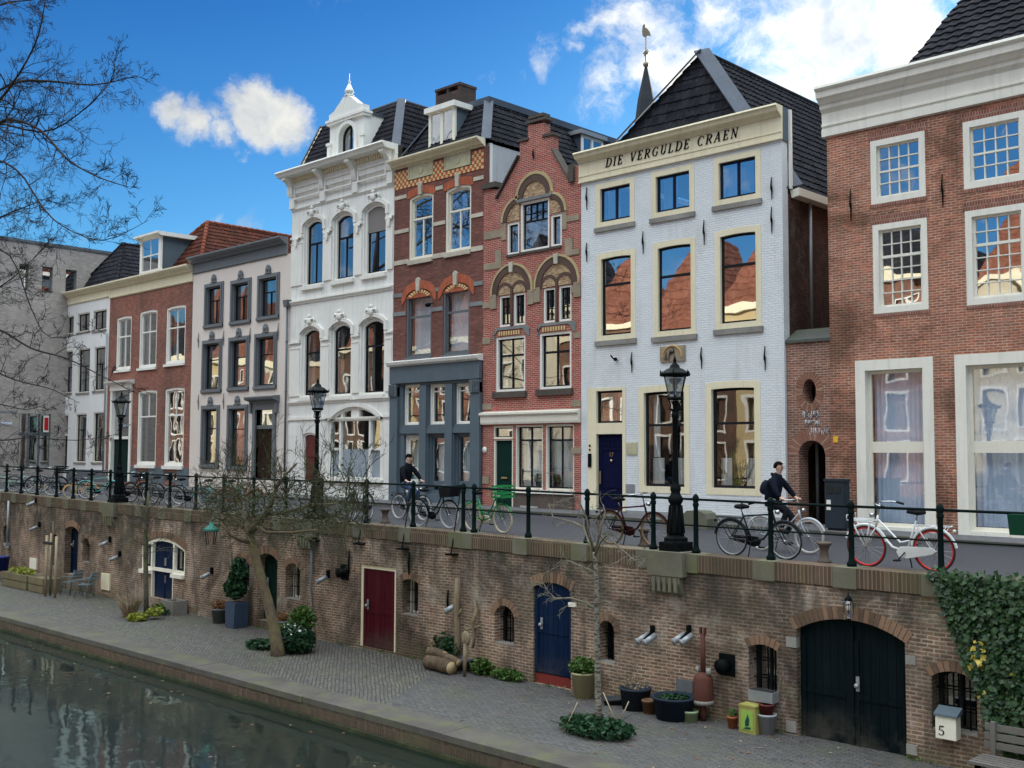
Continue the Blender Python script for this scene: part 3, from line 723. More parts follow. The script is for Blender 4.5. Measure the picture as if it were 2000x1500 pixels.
# white arched dormer
yd=.05; x0,x1,z0,z1=rect(644,711,262,318,yd); z1=Z(678,236,yd); z0=ze
wx0,wx1,wz0,wz1=rect(664,694,243,312,yd)
dm=MB().wall([(x0,z0),(x1,z0),(x1,z1),(x0,z1)],[arch(wx0,wx1,z0+.15,wz1,(wx1-wx0)/2)],yd,.25,.3).build('dormer',WTRIM,h)
m=MB().ring(arch(wx0-.16,wx1+.16,z0+.1,wz1+.16,(wx1-wx0)/2+.16),arch(wx0,wx1,z0+.15,wz1,(wx1-wx0)/2),yd-.09,yd+.02)
zz=z1
m.box(x0-.08,x1+.08,yd-.12,yd+.3,zz,zz+.1).box(x0-.12,x1+.12,yd-.16,yd+.32,zz+.1,zz+.2)
xc=(x0+x1)/2; hw=(x1-x0)/2
pk_=Z(680,187,yd); H_=pk_-(zz+.2)
m.prism([(xc-hw,zz+.2),(xc+hw,zz+.2),(xc+hw,zz+.2+.3*H_),(xc+hw*.72,zz+.2+.42*H_),(xc+hw*.42,zz+.2+.72*H_),(xc+hw*.2,zz+.2+.95*H_),(xc+hw*.12,pk_),(xc-hw*.12,pk_),(xc-hw*.2,zz+.2+.95*H_),(xc-hw*.42,zz+.2+.72*H_),(xc-hw*.72,zz+.2+.42*H_),(xc-hw,zz+.2+.3*H_)],yd-.06,yd+.25)
m.lathe([(.2,0),(.2,.05),(.12,.08),(.12,.14),(.2,.18),(.17,.26),(.06,.5),(.03,.56),(.05,.6),(.05,.64),(.015,.68),(.012,.95)],(xc,yd+.1,pk_),12)
m.box(x0-.05,x0+.12,yd-.1,yd+.0,z0,z0+.75).box(x1-.12,x1+.05,yd-.1,yd+.0,z0,z0+.75).box(x0-.09,x0+.16,yd-.14,yd,z0+.75,z0+.85).box(x1-.16,x1+.09,yd-.14,yd,z0+.75,z0+.85)
m.build('dormer_pediment',WTRIM,dm)
MB().ring(arch(wx0,wx1,z0+.15,wz1,(wx1-wx0)/2),arch(wx0+.09,wx1-.09,z0+.22,wz1-.09,(wx1-wx0)/2-.09),yd+.15,yd+.2).box((wx0+wx1)/2-.03,(wx0+wx1)/2+.03,yd+.15,yd+.2,z0+.2,wz1-.07).build('window',BLACKP,dm)
MB().box(wx0,wx1,yd+.18,yd+.185,z0+.15,wz1).build('pane',GLASS,dm)
MB().box(x0+.02,x0+.1,yd+.3,yd+2.,z0,z1+.1).box(x1-.1,x1-.02,yd+.3,yd+2.,z0,z1+.1).parts('dormer_cheek',WTRIM,dm)
MB().box(x0-.03,x1+.03,yd+.3,yd+2.2,z1+.1,z1+.2).build('dormer_roof',LEAD,dm)
# ============================================================= house 5 (red-brown brick, grey shopfront)
X0,X1=XB[4],XB[5]
h=house("red brown brick house with cream stone bands, tiled frieze and blue grey wooden shopfront",4)
BR5=brick("brick_purple_brown",(.23,.085,.065),(.15,.055,.045),(.17,.12,.10),.21,.06,.006,.25)
STN=stone("pale_band_stone",(.62,.57,.47),.05); BST=stone("grey_band_stone",(.25,.27,.28),.05)
ORA=plain("orange_tile",(.42,.085,.03),.5); CRT=plain("cream_tile",(.62,.46,.22),.5); PLQ=stone("cream_plaque",(.60,.56,.38),.05)
ORB=brick("orange_brick",(.5,.13,.06),(.42,.1,.05),(.3,.12,.08),.065,.3,.006,.1)
holes=[]
A=[(799,846,378,506),(870,920,362,491)]; B=[(793,843,566,698),(865,917,554,692)]
ra=[];rb=[]
for q in A: ra.append(win(h,holes,q,.1,PALEC,.09,PALEC,.06,[('h',.65,.035),('v',.5,0,.65)],glass=GLASSB,sill=(STN,.16,.08,.0),curtain=('blind',CURT,.88)))
for i,q in enumerate(B): rb.append(win(h,holes,q,.26,DGREY,.09,DGREY,.05,[('h',.62,.04)],glass=GLASSC,sill=(DGREY,.1,.06,.04),curtain=('full',NET)))
for (x0,x1,z0,z1),kind in [(r_,0) for r_ in ra]+[(r_,1) for r_ in rb]:
    xc=(x0+x1)/2; w_=(x1-x0)/2
    if kind==0: MB().prism([(x0-.12,z1-.1),(x0+.02,z1-.1)]+[(xc-w_+2*w_*k/8,z1-.1+.1*math.sin(math.pi*k/8)) for k in range(1,8)]+[(x1-.02,z1-.1),(x1+.12,z1-.1)]+[(xc+(w_+.04)*(1-2*k/8),z1+.2+.08*math.sin(math.pi*k/8)) for k in range(9)],-.02,.01).build('brick_arch',ORB,h)
    else:
        MB().prism([(x0-.22,z1-.5)]+[(xc-(w_+.03)*math.cos(math.pi*k/10),z1-.3+.34*math.sin(math.pi*k/10)) for k in range(0,11)]+[(x1+.22,z1-.5)]+[(xc+(w_+.25)*math.cos(math.pi*k/10),z1-.25+.6*math.sin(math.pi*k/10)) for k in range(11)],-.03,.01).build('brick_arch',ORB,h)
        m=MB(); n=9
        for k in range(n):
            a0_=math.pi*(.16+.68*k/n); a1_=math.pi*(.16+.68*(k+.6)/n)
            m.prism([(xc+w_*math.cos(a)*f,z1-.42+.42*math.sin(a)*f) for a,f in ((a0_,1.),(a1_,1.),(a1_,.72),(a0_,.72))],-.012,.05)
        m.build('fan_inlay',CRT,h)
        MB().prism([(xc-w_+.02,z1-.28)]+[(xc+w_*math.cos(math.pi*(1-k/10))*.99,z1-.3+.3*math.sin(math.pi*k/10)) for k in range(11)]+[(xc+w_-.02,z1-.28)],.0,.1).build('brick_arch',ORB,h)
    MB().prism([(xc-.08,z1-.05),(xc+.08,z1-.05),(xc+.11,z1+.38),(xc,z1+.46),(xc-.11,z1+.38)],-.09,.01).build('keystone',STN,h)
def bandz(h,mat,pl,pr,gaps,hh=.14,pr_=.03,name='stone_band'):
    # band whose height is read at its two ends (left px,y / right px,y)
    z=(Z(*pl)+Z(*pr))/2; xs=[X0+.01]+[g for gg in gaps for g in gg]+[X1-.01]
    for a,b in zip(xs[::2],xs[1::2]): MB().box(a,b,-pr_,.008,z-hh/2,z+hh/2).build(name,mat,h)
g5=[(r_[0]-.003,r_[1]+.003) for r_ in ra]; g6=[(r_[0]-.003,r_[1]+.003) for r_ in rb]
bandz(h,STN,(785,386),(933,348),[(a-.13,b+.13) for a,b in g5]); bandz(h,STN,(785,452),(933,420),g5); bandz(h,STN,(785,511),(933,487),g5,.17)
bandz(h,BST,(781,575),(930,556),[(a-.22,b+.22) for a,b in g6],.15); bandz(h,BST,(781,611),(930,596),g6,.15)
zsh=Z(853,752); zb=zs(X0)-.3
# shopfront
ps=[]
U=[(787,821,751,830),(837,871,750,829),(888,922,748,828)]; L=[(789,820,850,962),(836,870,848,965),(887,921,846,966)]
shop=[]
for q in U: win(h,shop,q,0,WTRIM,.06,WTRIM,.05,[('h',.88,.02)],glass=GLASSD,rev=.2,fy=.1,curtain=('part',CURT,0,1,.8,1))
x0,x1,z0,z1=rect(*L[0]); 
for i,q in enumerate(L): win(h,shop,q,0,WTRIM if i==0 else BGREY,.07,WTRIM if i==0 else BGREY,.07 if i else .1,[('h',.12,.1)],glass=GLASSC,rev=.2,fy=.1,curtain=('full',plain("pale_teal_blind",(.50,.64,.66),.8)),name='shop_door',label=("white framed narrow side door","glazed shop door","glazed shop panel")[i])
z1s=Z(853,711)
fr_=MB().wall([(X0+.06,zb),(X1-.06,zb),(X1-.06,zsh+.12),(X0+.06,zsh+.12)],shop,-.02,.2,.1)
rr=[rect(*q) for q in U]
for a,b in ((X0+.0,rr[0][0]-.16),(rr[2][1]+.03,X1-.0)): fr_.box(a+.01,b-.01,-.14,-.021,zb,zsh).box(a-.02+.03,b+.02-.03,-.2,-.021,zsh-.35,zsh+.1)
for a,b in ((rr[0][1]+.04,rr[1][0]-.04),(rr[1][1]+.04,rr[2][0]-.04)): fr_.box(a,b,-.1,-.021,zb,zsh)
fr_.box(X0+.01,X1-.01,-.16,-.021,zsh+.13,z1s)
fr_.box(rr[0][0]-.1,rr[2][1]+.03,-.07,-.021,Z(853,846),Z(853,836))
fr_.build('shopfront',BGREY,h)
for xa in (X0+.08,X1-.3):
    m=MB()
    for k in range(4): m.box(xa+k*.07,xa+k*.07+.035,-.235,-.2,zsh-.3,zsh+.05)
    m.build('shopfront_fluting',DGREY,h)
MB().prism([(.0,z1s),(-.2,z1s),(-.3,z1s+.06),(-.34,z1s+.16),(.0,z1s+.24)],X0-.02,X1+.02,ax='x').build('shop_cornice',WTRIM,h)
zt_=Z(853,308)
MB().wall([(X0+.003,z1s+.05),(X1-.003,z1s+.05),(X1-.003,zt_),(X0+.003,zt_)],holes,0,.2,.28).build('wall',BR5,h)
zf0,zf1=Z(853,352),Z(853,311)
# chequered tile frieze
m=MB(); s_=.115; nx=int((X1-X0)/s_); nz=int((zf1-zf0)/s_)
pq=[rect(799,847,327,352),rect(869,920,309,336)]
pz0,pz1=zf0+.14,zf1-.06
for i in range(nx):
    for j in range(nz):
        xa=X0+.02+i*s_; za=zf0+j*s_
        if any(a-.02<xa+s_/2<b+.02 for a,b,_,_ in pq) and j>1: continue
        m.box(xa,xa+s_*.94,-.025,.005,za,za+s_*.94,(i+j)%2)
m.build('tile_frieze',[ORA,CRT],h)
for a,b,_,_ in pq: MB().box(a,b,-.03,.005,zf0+2.2*s_,zf1+.02).ring(arch(a,b,zf0+2.2*s_,zf1+.02),arch(a+.06,b-.06,zf0+2.2*s_+.06,zf1-.04),-.05,-.03).prism([((a+b)/2+.14*math.cos(t*math.pi/3),(zf0+2.2*s_+zf1)/2+.14*math.sin(t*math.pi/3)) for t in range(6)],-.05,-.03).build('plaque',PLQ,h)
ztop=Z(853,296); cornice(h,X0+.004,X1+.05,ztop,zf1+.0,.42,CREAM,ratio=.85)
body(h,X0,X1,ztop-.12,BR5,14,smat=paint("grey_white_render",(.48,.50,.52),.7,.15,0,.5))
MB().box(X1-.2,X1+.012,.3,.42,Z(960,366),ztop-.1).build('corner_board',WTRIM,h)
yt=1.3; tr=P(955,199,yt); zm=tr.z; tlx=X0+.9; xr=tr.x
A0=(X0+.1,.1,ztop-.03); A1=(X1+.02,.1,ztop-.03); B0=(tlx,yt,zm); B1=(xr,yt,zm); dy=14
zl2=ztop-.03
tiles([A0,A1,B1,B0],TILED,'mansard_roof',h,.24,.28)
tiles([A1,(X1+.02,dy,zl2),(xr,dy,zm),B1],TILED,'mansard_roof',h,.24,.28)
tiles([A0,(X0+.1,dy,zl2),(tlx,dy,zm),B0],TILED,'mansard_roof',h,.24,.28)
MB().box(tlx,xr,yt,dy,zm-.1,zm+.05).build('flat_roof',LEAD,h)
m=MB(); strip(m,(A1[0]+.04,.04,A1[2]),(B1[0]+.03,B1[1]-.04,B1[2]),.34,(1,-1,0),.05); strip(m,(A0[0]-.02,.05,A0[2]),(B0[0]-.02,B0[1]-.05,B0[2]),.28,(-1,-1,0),.05)
m.box(xr-.02,xr+.14,yt,dy,zm-.08,zm+.16).box(tlx,xr+.14,yt-.14,yt,zm-.08,zm+.16).build('hip_flashing',LEAD,h)
yd=.35; x0,x1,z0,z1=rect(838,887,216,300,yd); z1=Z(862,216,yd)
dm=MB().box(x0,x1,yd+.06,yd+2.2,z0-.1,z1).build('dormer',BGREY,h)
MB().ring(arch(x0-.03,x1+.03,z0-.1,z1),arch(x0+.1,x1-.1,z0+.05,z1-.05),yd,yd+.09).box((x0+x1)/2-.07,(x0+x1)/2+.07,yd,yd+.085,z0,z1-.04).build('window',PALEC,dm)
MB().box(x0+.08,x1-.08,yd+.04,yd+.045,z0+.04,z1-.04).build('pane',GLASSB,dm)
MB().box(x0-.14,x1+.14,yd-.14,yd+2.3,z1,z1+.2).build('dormer_roof',WTRIM,dm)
# small double dormer on the long side slope
p0=PX(1120,300,X1-.1); yy0=p0.y; xd=X1-.35
pa=PX(1134,262,xd); pb=PX(1176,282,xd)
ds=MB().box(xd-1.6,xd,pa.y,pb.y,pa.z-1.2,pa.z+.0).build('dormer',LEAD,h)
m=MB(); ym=(pa.y+pb.y)/2
m.box(xd,xd+.05,pa.y,pb.y,pa.z-.95,pa.z-.85).box(xd,xd+.05,pa.y,pb.y,pa.z-.12,pa.z)
for yv in (pa.y,ym-.06,pb.y-.1): m.box(xd,xd+.05,yv,yv+.12,pa.z-.85,pa.z-.12)
m.build('window',WTRIM,ds); MB().box(xd,xd+.015,pa.y,pb.y,pa.z-.9,pa.z-.08).build('pane',GLASS,ds)
MB().box(xd-1.7,xd+.15,pa.y-.15,pb.y+.15,pa.z,pa.z+.16).build('dormer_roof',ZINC,ds)
# chimney behind the dormer
yc=3.; cx0,cx1,cz0,cz1=rect(851,898,168,215,yc)
MB().box(cx0,cx1,yc,yc+.9,cz0-1,cz1-.28).box(cx0-.03,cx1+.03,yc-.03,yc+.93,cz1-.1,cz1).box(cx0,cx0+.12,yc,yc+.9,cz1-.28,cz1-.1).box(cx1-.12,cx1,yc,yc+.9,cz1-.28,cz1-.1).box((cx0+cx1)/2-.06,(cx0+cx1)/2+.06,yc,yc+.9,cz1-.28,cz1-.1).build('chimney',brick("chimney_brick",(.10,.06,.05),(.06,.035,.03),(.1,.08,.07)),h)
sp=MB().tube([(P(848,592).x,-.02,Z(848,592)),(P(848,592).x,-.3,Z(848,592)-.06)],.02,6).sphere((P(848,592).x,-.3,Z(848,592)-.1),.1,8,6,0,(1.3,1,.8)).build('facade_lamp',IRON,h)
# ============================================================= house 6 (neo-renaissance stepped gable)
X0,X1=XB[5],XB[6]
h=house("narrow red brick house with shaped stepped gable, round brick arches and cream shop lintel",5)
BR6=brick("brick_bright_red",(.42,.085,.06),(.30,.06,.045),(.52,.45,.38),.21,.064,.010,.12,bmp=.3)
MOS=brick("mosaic_brick",(.55,.40,.2),(.22,.08,.05),(.5,.42,.32),.13,.064,.009,.05)
SND=stone("buff_sandstone",(.36,.30,.22),.1); DKA=stone("dark_arch_brick",(.12,.075,.06),.0); YLB=stone("yellow_brick_rim",(.55,.44,.24),0)
holes=[]
gx=lambda px,py:F(px,py)
out=[(X0+.004,zs(X0)-.3),(X1-.004,zs(X1)-.3),(X1-.004,Z(1130,324)),gx(1115,326),gx(1114,357),gx(1079,296),gx(1079,264),gx(1063,264),gx(1063,240),gx(1031,244),gx(1031,275),gx(1015,278),gx(1015,308),gx(971,391),gx(970,370),(X0+.004,Z(946,368))]
r1=win(h,holes,(1016,1073,390,489),0,WTRIM,.09,BLACKP,.04,[('h',.62,.02),('h',.8,.012),('v',.25,.62,1,.012),('v',.5,.62,1,.012),('v',.75,.62,1,.012)],glass=GLASS,rev=.14,sill=(DSILL,.08,.06,.0),curtain=('part',CURT,0,.35,0,.6))
r0=win(h,holes,(990,1014,434,497),0,WTRIM,.08,BLACKP,.04,[],rev=.14,sill=(DSILL,.08,.06,0),curtain=('full',NET))
r2=win(h,holes,(1075,1097,418,481),0,WTRIM,.08,BLACKP,.04,[],rev=.14,sill=(DSILL,.08,.06,0),curtain=('full',NET))
prs=[(975,998,577,638),(1003,1026,572,635),(1061,1085,562,630),(1091,1116,557,627)]
pr=[win(h,holes,q,0,WTRIM,.07,BLACKP,.04,[('h',.7,.02),('h',.4,.012),('v',.5,.0,1,.012)],glass=GLASSD,rev=.14) for q in prs]
lw=[win(h,holes,q,0,WTRIM,.09,BLACKP,.045,[('h',.68,.035),('v',.5,0,1)],glass=GLASSD,rev=.16,sill=(DSILL,.2,.1,.08)) for q in [(968,1026,656,765),(1053,1116,648,760)]]
def archband(cx,cz,ri,ro,mat,y0,y1,name,a0=0,a1=180,n=14,lab=None):
    m=MB(); A_=[R(a0+(a1-a0)*k/n) for k in range(n+1)]
    m.prism([(cx+ro*math.cos(a),cz+ro*math.sin(a)) for a in A_]+[(cx+ri*math.cos(a),cz+ri*math.sin(a)) for a in A_[::-1]],y0,y1)
    return m.build(name,mat,h)
def tymp(cx,cz,ri,y0=-.012,a0=0,a1=180,mat=None,name='tympanum'):
    A_=[R(a0+(a1-a0)*k/14) for k in range(15)]
    pts=[(cx+ri*math.cos(a),cz+ri*math.sin(a)) for a in A_]
    if a1-a0<170: pts.append((cx,cz))
    MB().prism(pts,y0,.006).build(name,mat or MOS,h)
cx=(r1[0]+r1[1])/2; cz=r1[3]+.1; ro=(P(1079,390).x-P(1005,390).x)/2*1.0
archband(cx,cz,ro-.1,ro,YLB,-.06,.005,'arch_rim'); archband(cx,cz,ro-.34,ro-.1,DKA,-.045,.005,'brick_arch'); tymp(cx,cz,ro-.34)
MB().box(r1[0]-.12,r1[1]+.12,-.07,.005,cz-.1,cz).build('lintel',BST,h)
for rr_,s_ in ((r0,-1),(r2,1)):
    xa=rr_[1] if s_<0 else rr_[0]; zz=rr_[3]+.04; rad=abs((rr_[0] if s_<0 else rr_[1])-xa)+.24
    a0_,a1_=(90,180) if s_<0 else (0,90)
    archband(xa,zz,rad-.08,rad,YLB,-.06,.005,'arch_rim',a0_,a1_); archband(xa,zz,rad-.24,rad-.08,DKA,-.045,.005,'brick_arch',a0_,a1_); tymp(xa,zz,rad-.24,-.012,a0_,a1_)
    xb=xa+s_*(rad-.01); MB().box(min(xb,xb-s_*.2),max(xb,xb-s_*.2),-.03,.005,zz-.6,zz-.02).build('quoin_block',SND,h)
for i,(a,b) in enumerate(((pr[0],pr[1]),(pr[2],pr[3]))):
    cx=(a[0]+b[1])/2; cz=b[3]+.06; ro=(b[1]-a[0])/2+.38
    archband(cx,cz,ro-.07,ro,YLB,-.07,.005,'arch_rim',-4,184); archband(cx,cz,ro-.3,ro-.07,DKA,-.05,.005,'brick_arch'); tymp(cx,cz,ro-.3)
    for c in (a,b):
        xm=(c[0]+c[1])/2; w_=(c[1]-c[0])/2
        archband(xm,c[3]+.02,w_+.02,w_+.14,DKA,-.03,.005,'small_arch'); tymp(xm,c[3]+.02,w_+.02,-.022)
    MB().prism([(cx-.07,cz+ro-.32),(cx+.07,cz+ro-.32),(cx+.1,cz+ro+.02),(cx-.1,cz+ro+.02)],-.1,0).build('keystone',STN,h)
    for s_ in (-1,1):
        xb=cx+s_*(ro-.12); MB().box(xb-.14,xb+.14,-.05,.005,cz-.5,cz-.01).build('impost_block',SND,h)
    MB().box(cx-.05,cx+.05,-.05,.005,a[2],cz+.15).build('mullion_pier',DKA,h)
    MB().prism([(a[0]-.2,a[2]-.12),(a[0]-.2,a[2]-.42),(lw[i][0]-.1,lw[i][3]+.0),(lw[i][0]+.1,lw[i][3]+.22),(lw[i][1]-.1,lw[i][3]+.22),(lw[i][1]+.1,lw[i][3]+.0),(b[1]+.2,a[2]-.42),(b[1]+.2,a[2]-.12),(b[1]+.1,a[2]-.02),(a[0]-.1,a[2]-.02)],-.035,.005).build('stone_panel',BST,h)
    m=MB(); n=9; w_=lw[i][1]-lw[i][0]-.36
    for k in range(n): m.box(lw[i][0]+.18+w_*k/n,lw[i][0]+.18+w_*(k+.5)/n,-.05,-.03,lw[i][3]+.03,lw[i][3]+.17)
    m.build('brick_fan',CRT,h)
def blk(xl,xr,yt,yb,mat=SND,pr_=.025,name='stone_band'):
    x0,x1,z0,z1=rect(xl,xr,yt,yb); x0=max(x0,X0+.006); x1=min(x1,X1-.006); MB().box(x0,x1,-pr_-random.uniform(.001,.012),.005,z0,z1).build(name,mat,h)
for q in [(946,988,450,465),(1101,1132,421,432),(968,980,488,520),(946,980,514,526),(1104,1119,465,500),(1104,1132,488,498),(944,960,590,602),(1116,1132,560,572),(943,958,660,672),(1120,1134,650,660),(943,961,788,800),(1116,1135,782,794),(1116,1136,874,886),(943,956,930,945)]: blk(*q)
# coping stones of the gable
m=MB()
for a,b in (((1015,306),(971,391)),((1079,294),(1115,357))):
    p,q=F(*a),F(*b); strip(m,(p[0],.08,p[1]+.03),(q[0],.08,q[1]+.03),.36,(0,0,1) ,.05)
for a,b,y_ in ((1012,1033,276),(1028,1067,238),(1061,1082,266)):
    xa,xb_=P(a,y_).x,P(b,y_).x; z=Z((a+b)/2,y_); m.box(xa,xb_,-.06,.34,z,z+.09)
z=Z(1047,233); xa,xb_=P(1033,235).x,P(1062,235).x; m.box(xa,xb_,-.03,.32,z+.06,z+.16)
for a,b,y0_,y1_ in ((944,971,358,368),(1113,1123,322,356)):
    x0,x1,z0,z1=rect(a,b,y0_,y1_); m.box(x0,x1,-.1,.3,z0,z1)
m.parts('gable_coping',DSILL,h)
anchor(h,IRON,1043,292,312)
# shop
xs0,xs1=X0,X1
sz0=Z(1040,831); 
dr=win(h,holes,(963,1002,832,857),0,PALEC,.06,BLACKP,.03,[],rev=.14,glass=GLASSD,name='transom_window')
dx0,dx1,dz0,dz1=rect(963,1002,858,992)
holes.append(arch(dx0,dx1,dz0,dz1))
MB().ring(arch(dx0-.004,dx1+.004,dz0-.05,dz1+.002),arch(dx0+.08,dx1-.08,dz0-.06,dz1-.04),.03,.18).build('door_frame',PALEC,h)
dd=MB().box(dx0+.08,dx1-.08,.1,.15,dz0-.05,dz1-.04).box(dx0+.16,dx1-.16,.085,.11,dz0+.2,dz0+.9).box(dx0+.16,dx1-.16,.085,.11,dz0+1.1,dz1-.2).build('door',paint("bottle_green_door",(.008,.03,.025),.3,.15),h)
MB().box((dx0+dx1)/2-.14,(dx0+dx1)/2+.14,.06,.1,dz0+.98,dz0+1.04).build('letterbox',plain("brass",(.5,.42,.25),.35,1.),dd)
sw_=[win(h,holes,q,0,PALEC,.06,BLACKP,.04,[('h',.79,.03),('v',.5,0,1)],glass=GLASSC,rev=.18,curtain=('full',CURT),name='shop_window') for q in [(1006,1060,830,956),(1065,1121,829,958)]]
zsil=sw_[0][2]
MB().box(sw_[0][0]-.06,sw_[1][1]+.05,-.12,.1,zsil-.12,zsil-.005).build('shop_sill',WTRIM,h)
MB().box(sw_[0][0]-.02,sw_[1][1]+.02,-.05,.004,zs(X0)-.3,zsil-.12).build('shop_plinth',stone("brown_plinth",(.13,.10,.09),.1),h)
MB().box(P(1018,995).x,P(1052,995).x,-.056,-.05,Z(1035,1003),Z(1035,988)).build('cellar_grille',stone("grille_pale",(.45,.45,.42),0),h)
zl0,zl1=Z(1040,829),Z(1040,806)
MB().prism([(.0,zl0+.03),(-.1,zl0+.03),(-.12,zl0+.1),(-.12,zl1-.1),(-.2,zl1-.04),(-.2,zl1+.02),(0,zl1+.08)],X0+.01,X1-.02,ax='x').build('shop_lintel',PALEC,h)
MB().wall(out,holes,0,.2,.3).build('wall',BR6,h)
# interior plants and vase on the shop sill
body(h,X0,X1,Z(1040,380),BR6,10)
pkx,pkz=(X0+X1)/2,Z(1047,262)
ze6=Z(1040,372)
tiles([(X1-.1,.35,ze6),(X1-.1,9.5,ze6),(pkx,9.5,pkz-.9),(pkx,.35,pkz-.9)],TILED,'roof',h)
tiles([(X0+.1,.35,ze6),(X0+.1,9.5,ze6),(pkx,9.5,pkz-.9),(pkx,.35,pkz-.9)],TILED,'roof',h)
x_,z_=F(947,879); hn=MB().lathe([(.11,0),(.11,.02),(.001,.021)],(0,0,0),14); hn.xform(Matrix.Translation((x_,-.01,z_))@Matrix.Rotation(R(90),4,'X')).build('house_number_plate',WTRIM,h)
# ============================================================= lettering (drawn strokes: thick stems, thin hairlines, slab serifs)
def glyph(c):
    T_,t_=.15,.055     # thick / thin
    S=[]
    def L(x0,y0,x1,y1,w_=T_): S.append(((x0,y0),(x1,y1),w_))
    def arcs(cx,cy,rx,ry,a0,a1,w0=T_,w1=None,n=10):
        for k in range(n):
            a,b=R(a0+(a1-a0)*k/n),R(a0+(a1-a0)*(k+1)/n); mid=(a+b)/2
            wd=t_+(w0-t_)*abs(math.cos(mid))**1.5
            S.append(((cx+rx*math.cos(a),cy+ry*math.sin(a)),(cx+rx*math.cos(b),cy+ry*math.sin(b)),wd))
    def ser(x,y,w_=.17): S.append(((x-w_,y),(x+w_,y),t_))
    W=.7
    if c=='I': L(.15,0,.15,1); ser(.15,.02); ser(.15,.98); W=.3
    elif c=='D': L(.15,0,.15,1); ser(.1,.02,.14); ser(.1,.98,.14); L(.15,.98,.4,.98,t_); L(.15,.02,.4,.02,t_); arcs(.38,.5,.36,.47,90,-90); W=.76
    elif c in 'EL':
        L(.15,0,.15,1); ser(.12,.98,.14) ; L(0,.02,.58,.02,t_); L(.58,.02,.6,.22,t_); W=.62
        if c=='E': L(.15,.98,.56,.98,t_); L(.56,.98,.56,.8,t_); L(.15,.52,.42,.52,t_); L(.42,.4,.42,.62,t_)
    elif c=='V': L(.08,1,.38,0,T_); L(.38,0,.68,1,t_); ser(.08,.98,.13); ser(.68,.98,.11); W=.74
    elif c=='A': L(.06,0,.38,1,t_); L(.38,1,.66,0,T_); L(.18,.35,.54,.35,t_); ser(.06,.02,.1); ser(.66,.02,.13); W=.74
    elif c=='N': L(.12,0,.12,1,t_); L(.12,1,.66,0,T_); L(.66,0,.66,1,t_); ser(.12,.02,.12); ser(.1,.98,.1); ser(.66,.98,.12); W=.78
    elif c=='U': L(.15,1,.15,.3); arcs(.38,.3,.23,.28,180,360); L(.61,.3,.61,1,t_); ser(.15,.98,.14); ser(.61,.98,.12); W=.74
    elif c=='R': L(.15,0,.15,1); ser(.13,.02,.14); ser(.1,.98,.12); L(.15,.98,.38,.98,t_); L(.15,.5,.38,.5,t_); arcs(.36,.74,.24,.24,90,-90); L(.36,.5,.66,.02,T_*.9); ser(.68,.02,.09); W=.72
    elif c in 'CG':
        arcs(.42,.5,.36,.49,52,308,T_,n=14); L(.64,.88,.68,.7,t_); W=.74
        if c=='G': L(.66,.12,.66,.42,T_*.8); ser(.62,.42,.13); W=.78
    elif c=='1': L(.2,0,.2,1,.13); L(.2,1,.05,.85,.08); W=.38
    elif c=='7': L(.02,.96,.55,.96,.12); L(.55,.96,.22,0,.13); W=.62
    elif c=='5': L(.5,.96,.1,.96,.12); L(.1,.96,.08,.55,.1); arcs(.26,.31,.27,.27,110,-150,.13); W=.6
    elif c==' ': W=.45
    return S,W
def lettering(m,txt,origin,ux,uz,H,y,th,shear=.2,gap=.16,each=None):
    x=0
    for c in txt:
        S,W=glyph(c)
        if each: m=MB()
        for (a,b),(c2,d),w_ in S:
            p=Vector((x+a+shear*b,b))*H; q=Vector((x+c2+shear*d,d))*H; dd=q-p
            if dd.length<1e-6: continue
            n=Vector((-dd.y,dd.x)).normalized()*w_*H/2; e=dd.normalized()*w_*H*.12
            m.prism([(origin[0]+v.x,origin[1]+v.y) for v in (p-n-e,q-n+e,q+n+e,p+n-e)],y,y+th)
        if each and m.v: m.build('letter',each[0],each[1])
        x+=W+gap
    return x*H
def textlen(txt,H,gap=.16): return sum(glyph(c)[1]+gap for c in txt)*H
# ============================================================= house 7 (white painted brick)
X0,X1=XB[6],XB[7]
h=house("white painted brick house with DIE VERGULDE CRAEN lettered on its cream cornice",6)
WB=brick("white_painted_brick",(.74,.76,.77),(.70,.73,.75),(.56,.60,.63),.21,.066,.006,.06,(.4,.42,.42),0,.5)
# a fully painted wall: mute the per-brick contrast
def _wb(t):
    p=pos(t); s=t.sep(p); wob=t.math('MULTIPLY',t.math('SUBTRACT',t.noise(p,.9,3.),.5),.1)
    b=t.n('ShaderNodeTexBrick',{'Vector':t.comb(t.math('ADD',s[0],s[1]),t.math('ADD',s[2],wob)),'Color1':(.72,.75,.77),'Color2':(.68,.71,.74),'Mortar':(.60,.64,.68),'Scale':1.,'Mortar Size':.008,'Mortar Smooth':.6,'Brick Width':.21,'Row Height':.068})
    n=t.noise(p,12.,5.,.65); st=t.noise(p,.6,6.,.65)
    stv=t.noise(t.comb(t.math('MULTIPLY',s[0],2.),t.math('MULTIPLY',s[2],.3)),1.,6.,.65)
    col=t.mix(t.mr(st,.5,.72,0,.4),b.outputs[0],(.48,.50,.50)); col=t.mix(t.mr(stv,.53,.7,0,.5),col,(.5,.5,.48)); col=t.mix(t.mr(n,.62,.75,0,.3),col,(.5,.46,.42))
    hgt=t.math('ADD',t.math('SUBTRACT',1.,b.outputs[1]),t.math('MULTIPLY',n,.9))
    return PR(t,col,.6,0,bump(t,hgt,.8,.016))
MATS.pop("white_painted_brick",None); WB=mk("white_painted_brick",_wb)
NAVY=paint("navy_sash",(.012,.02,.045),.35,.15)
holes=[]
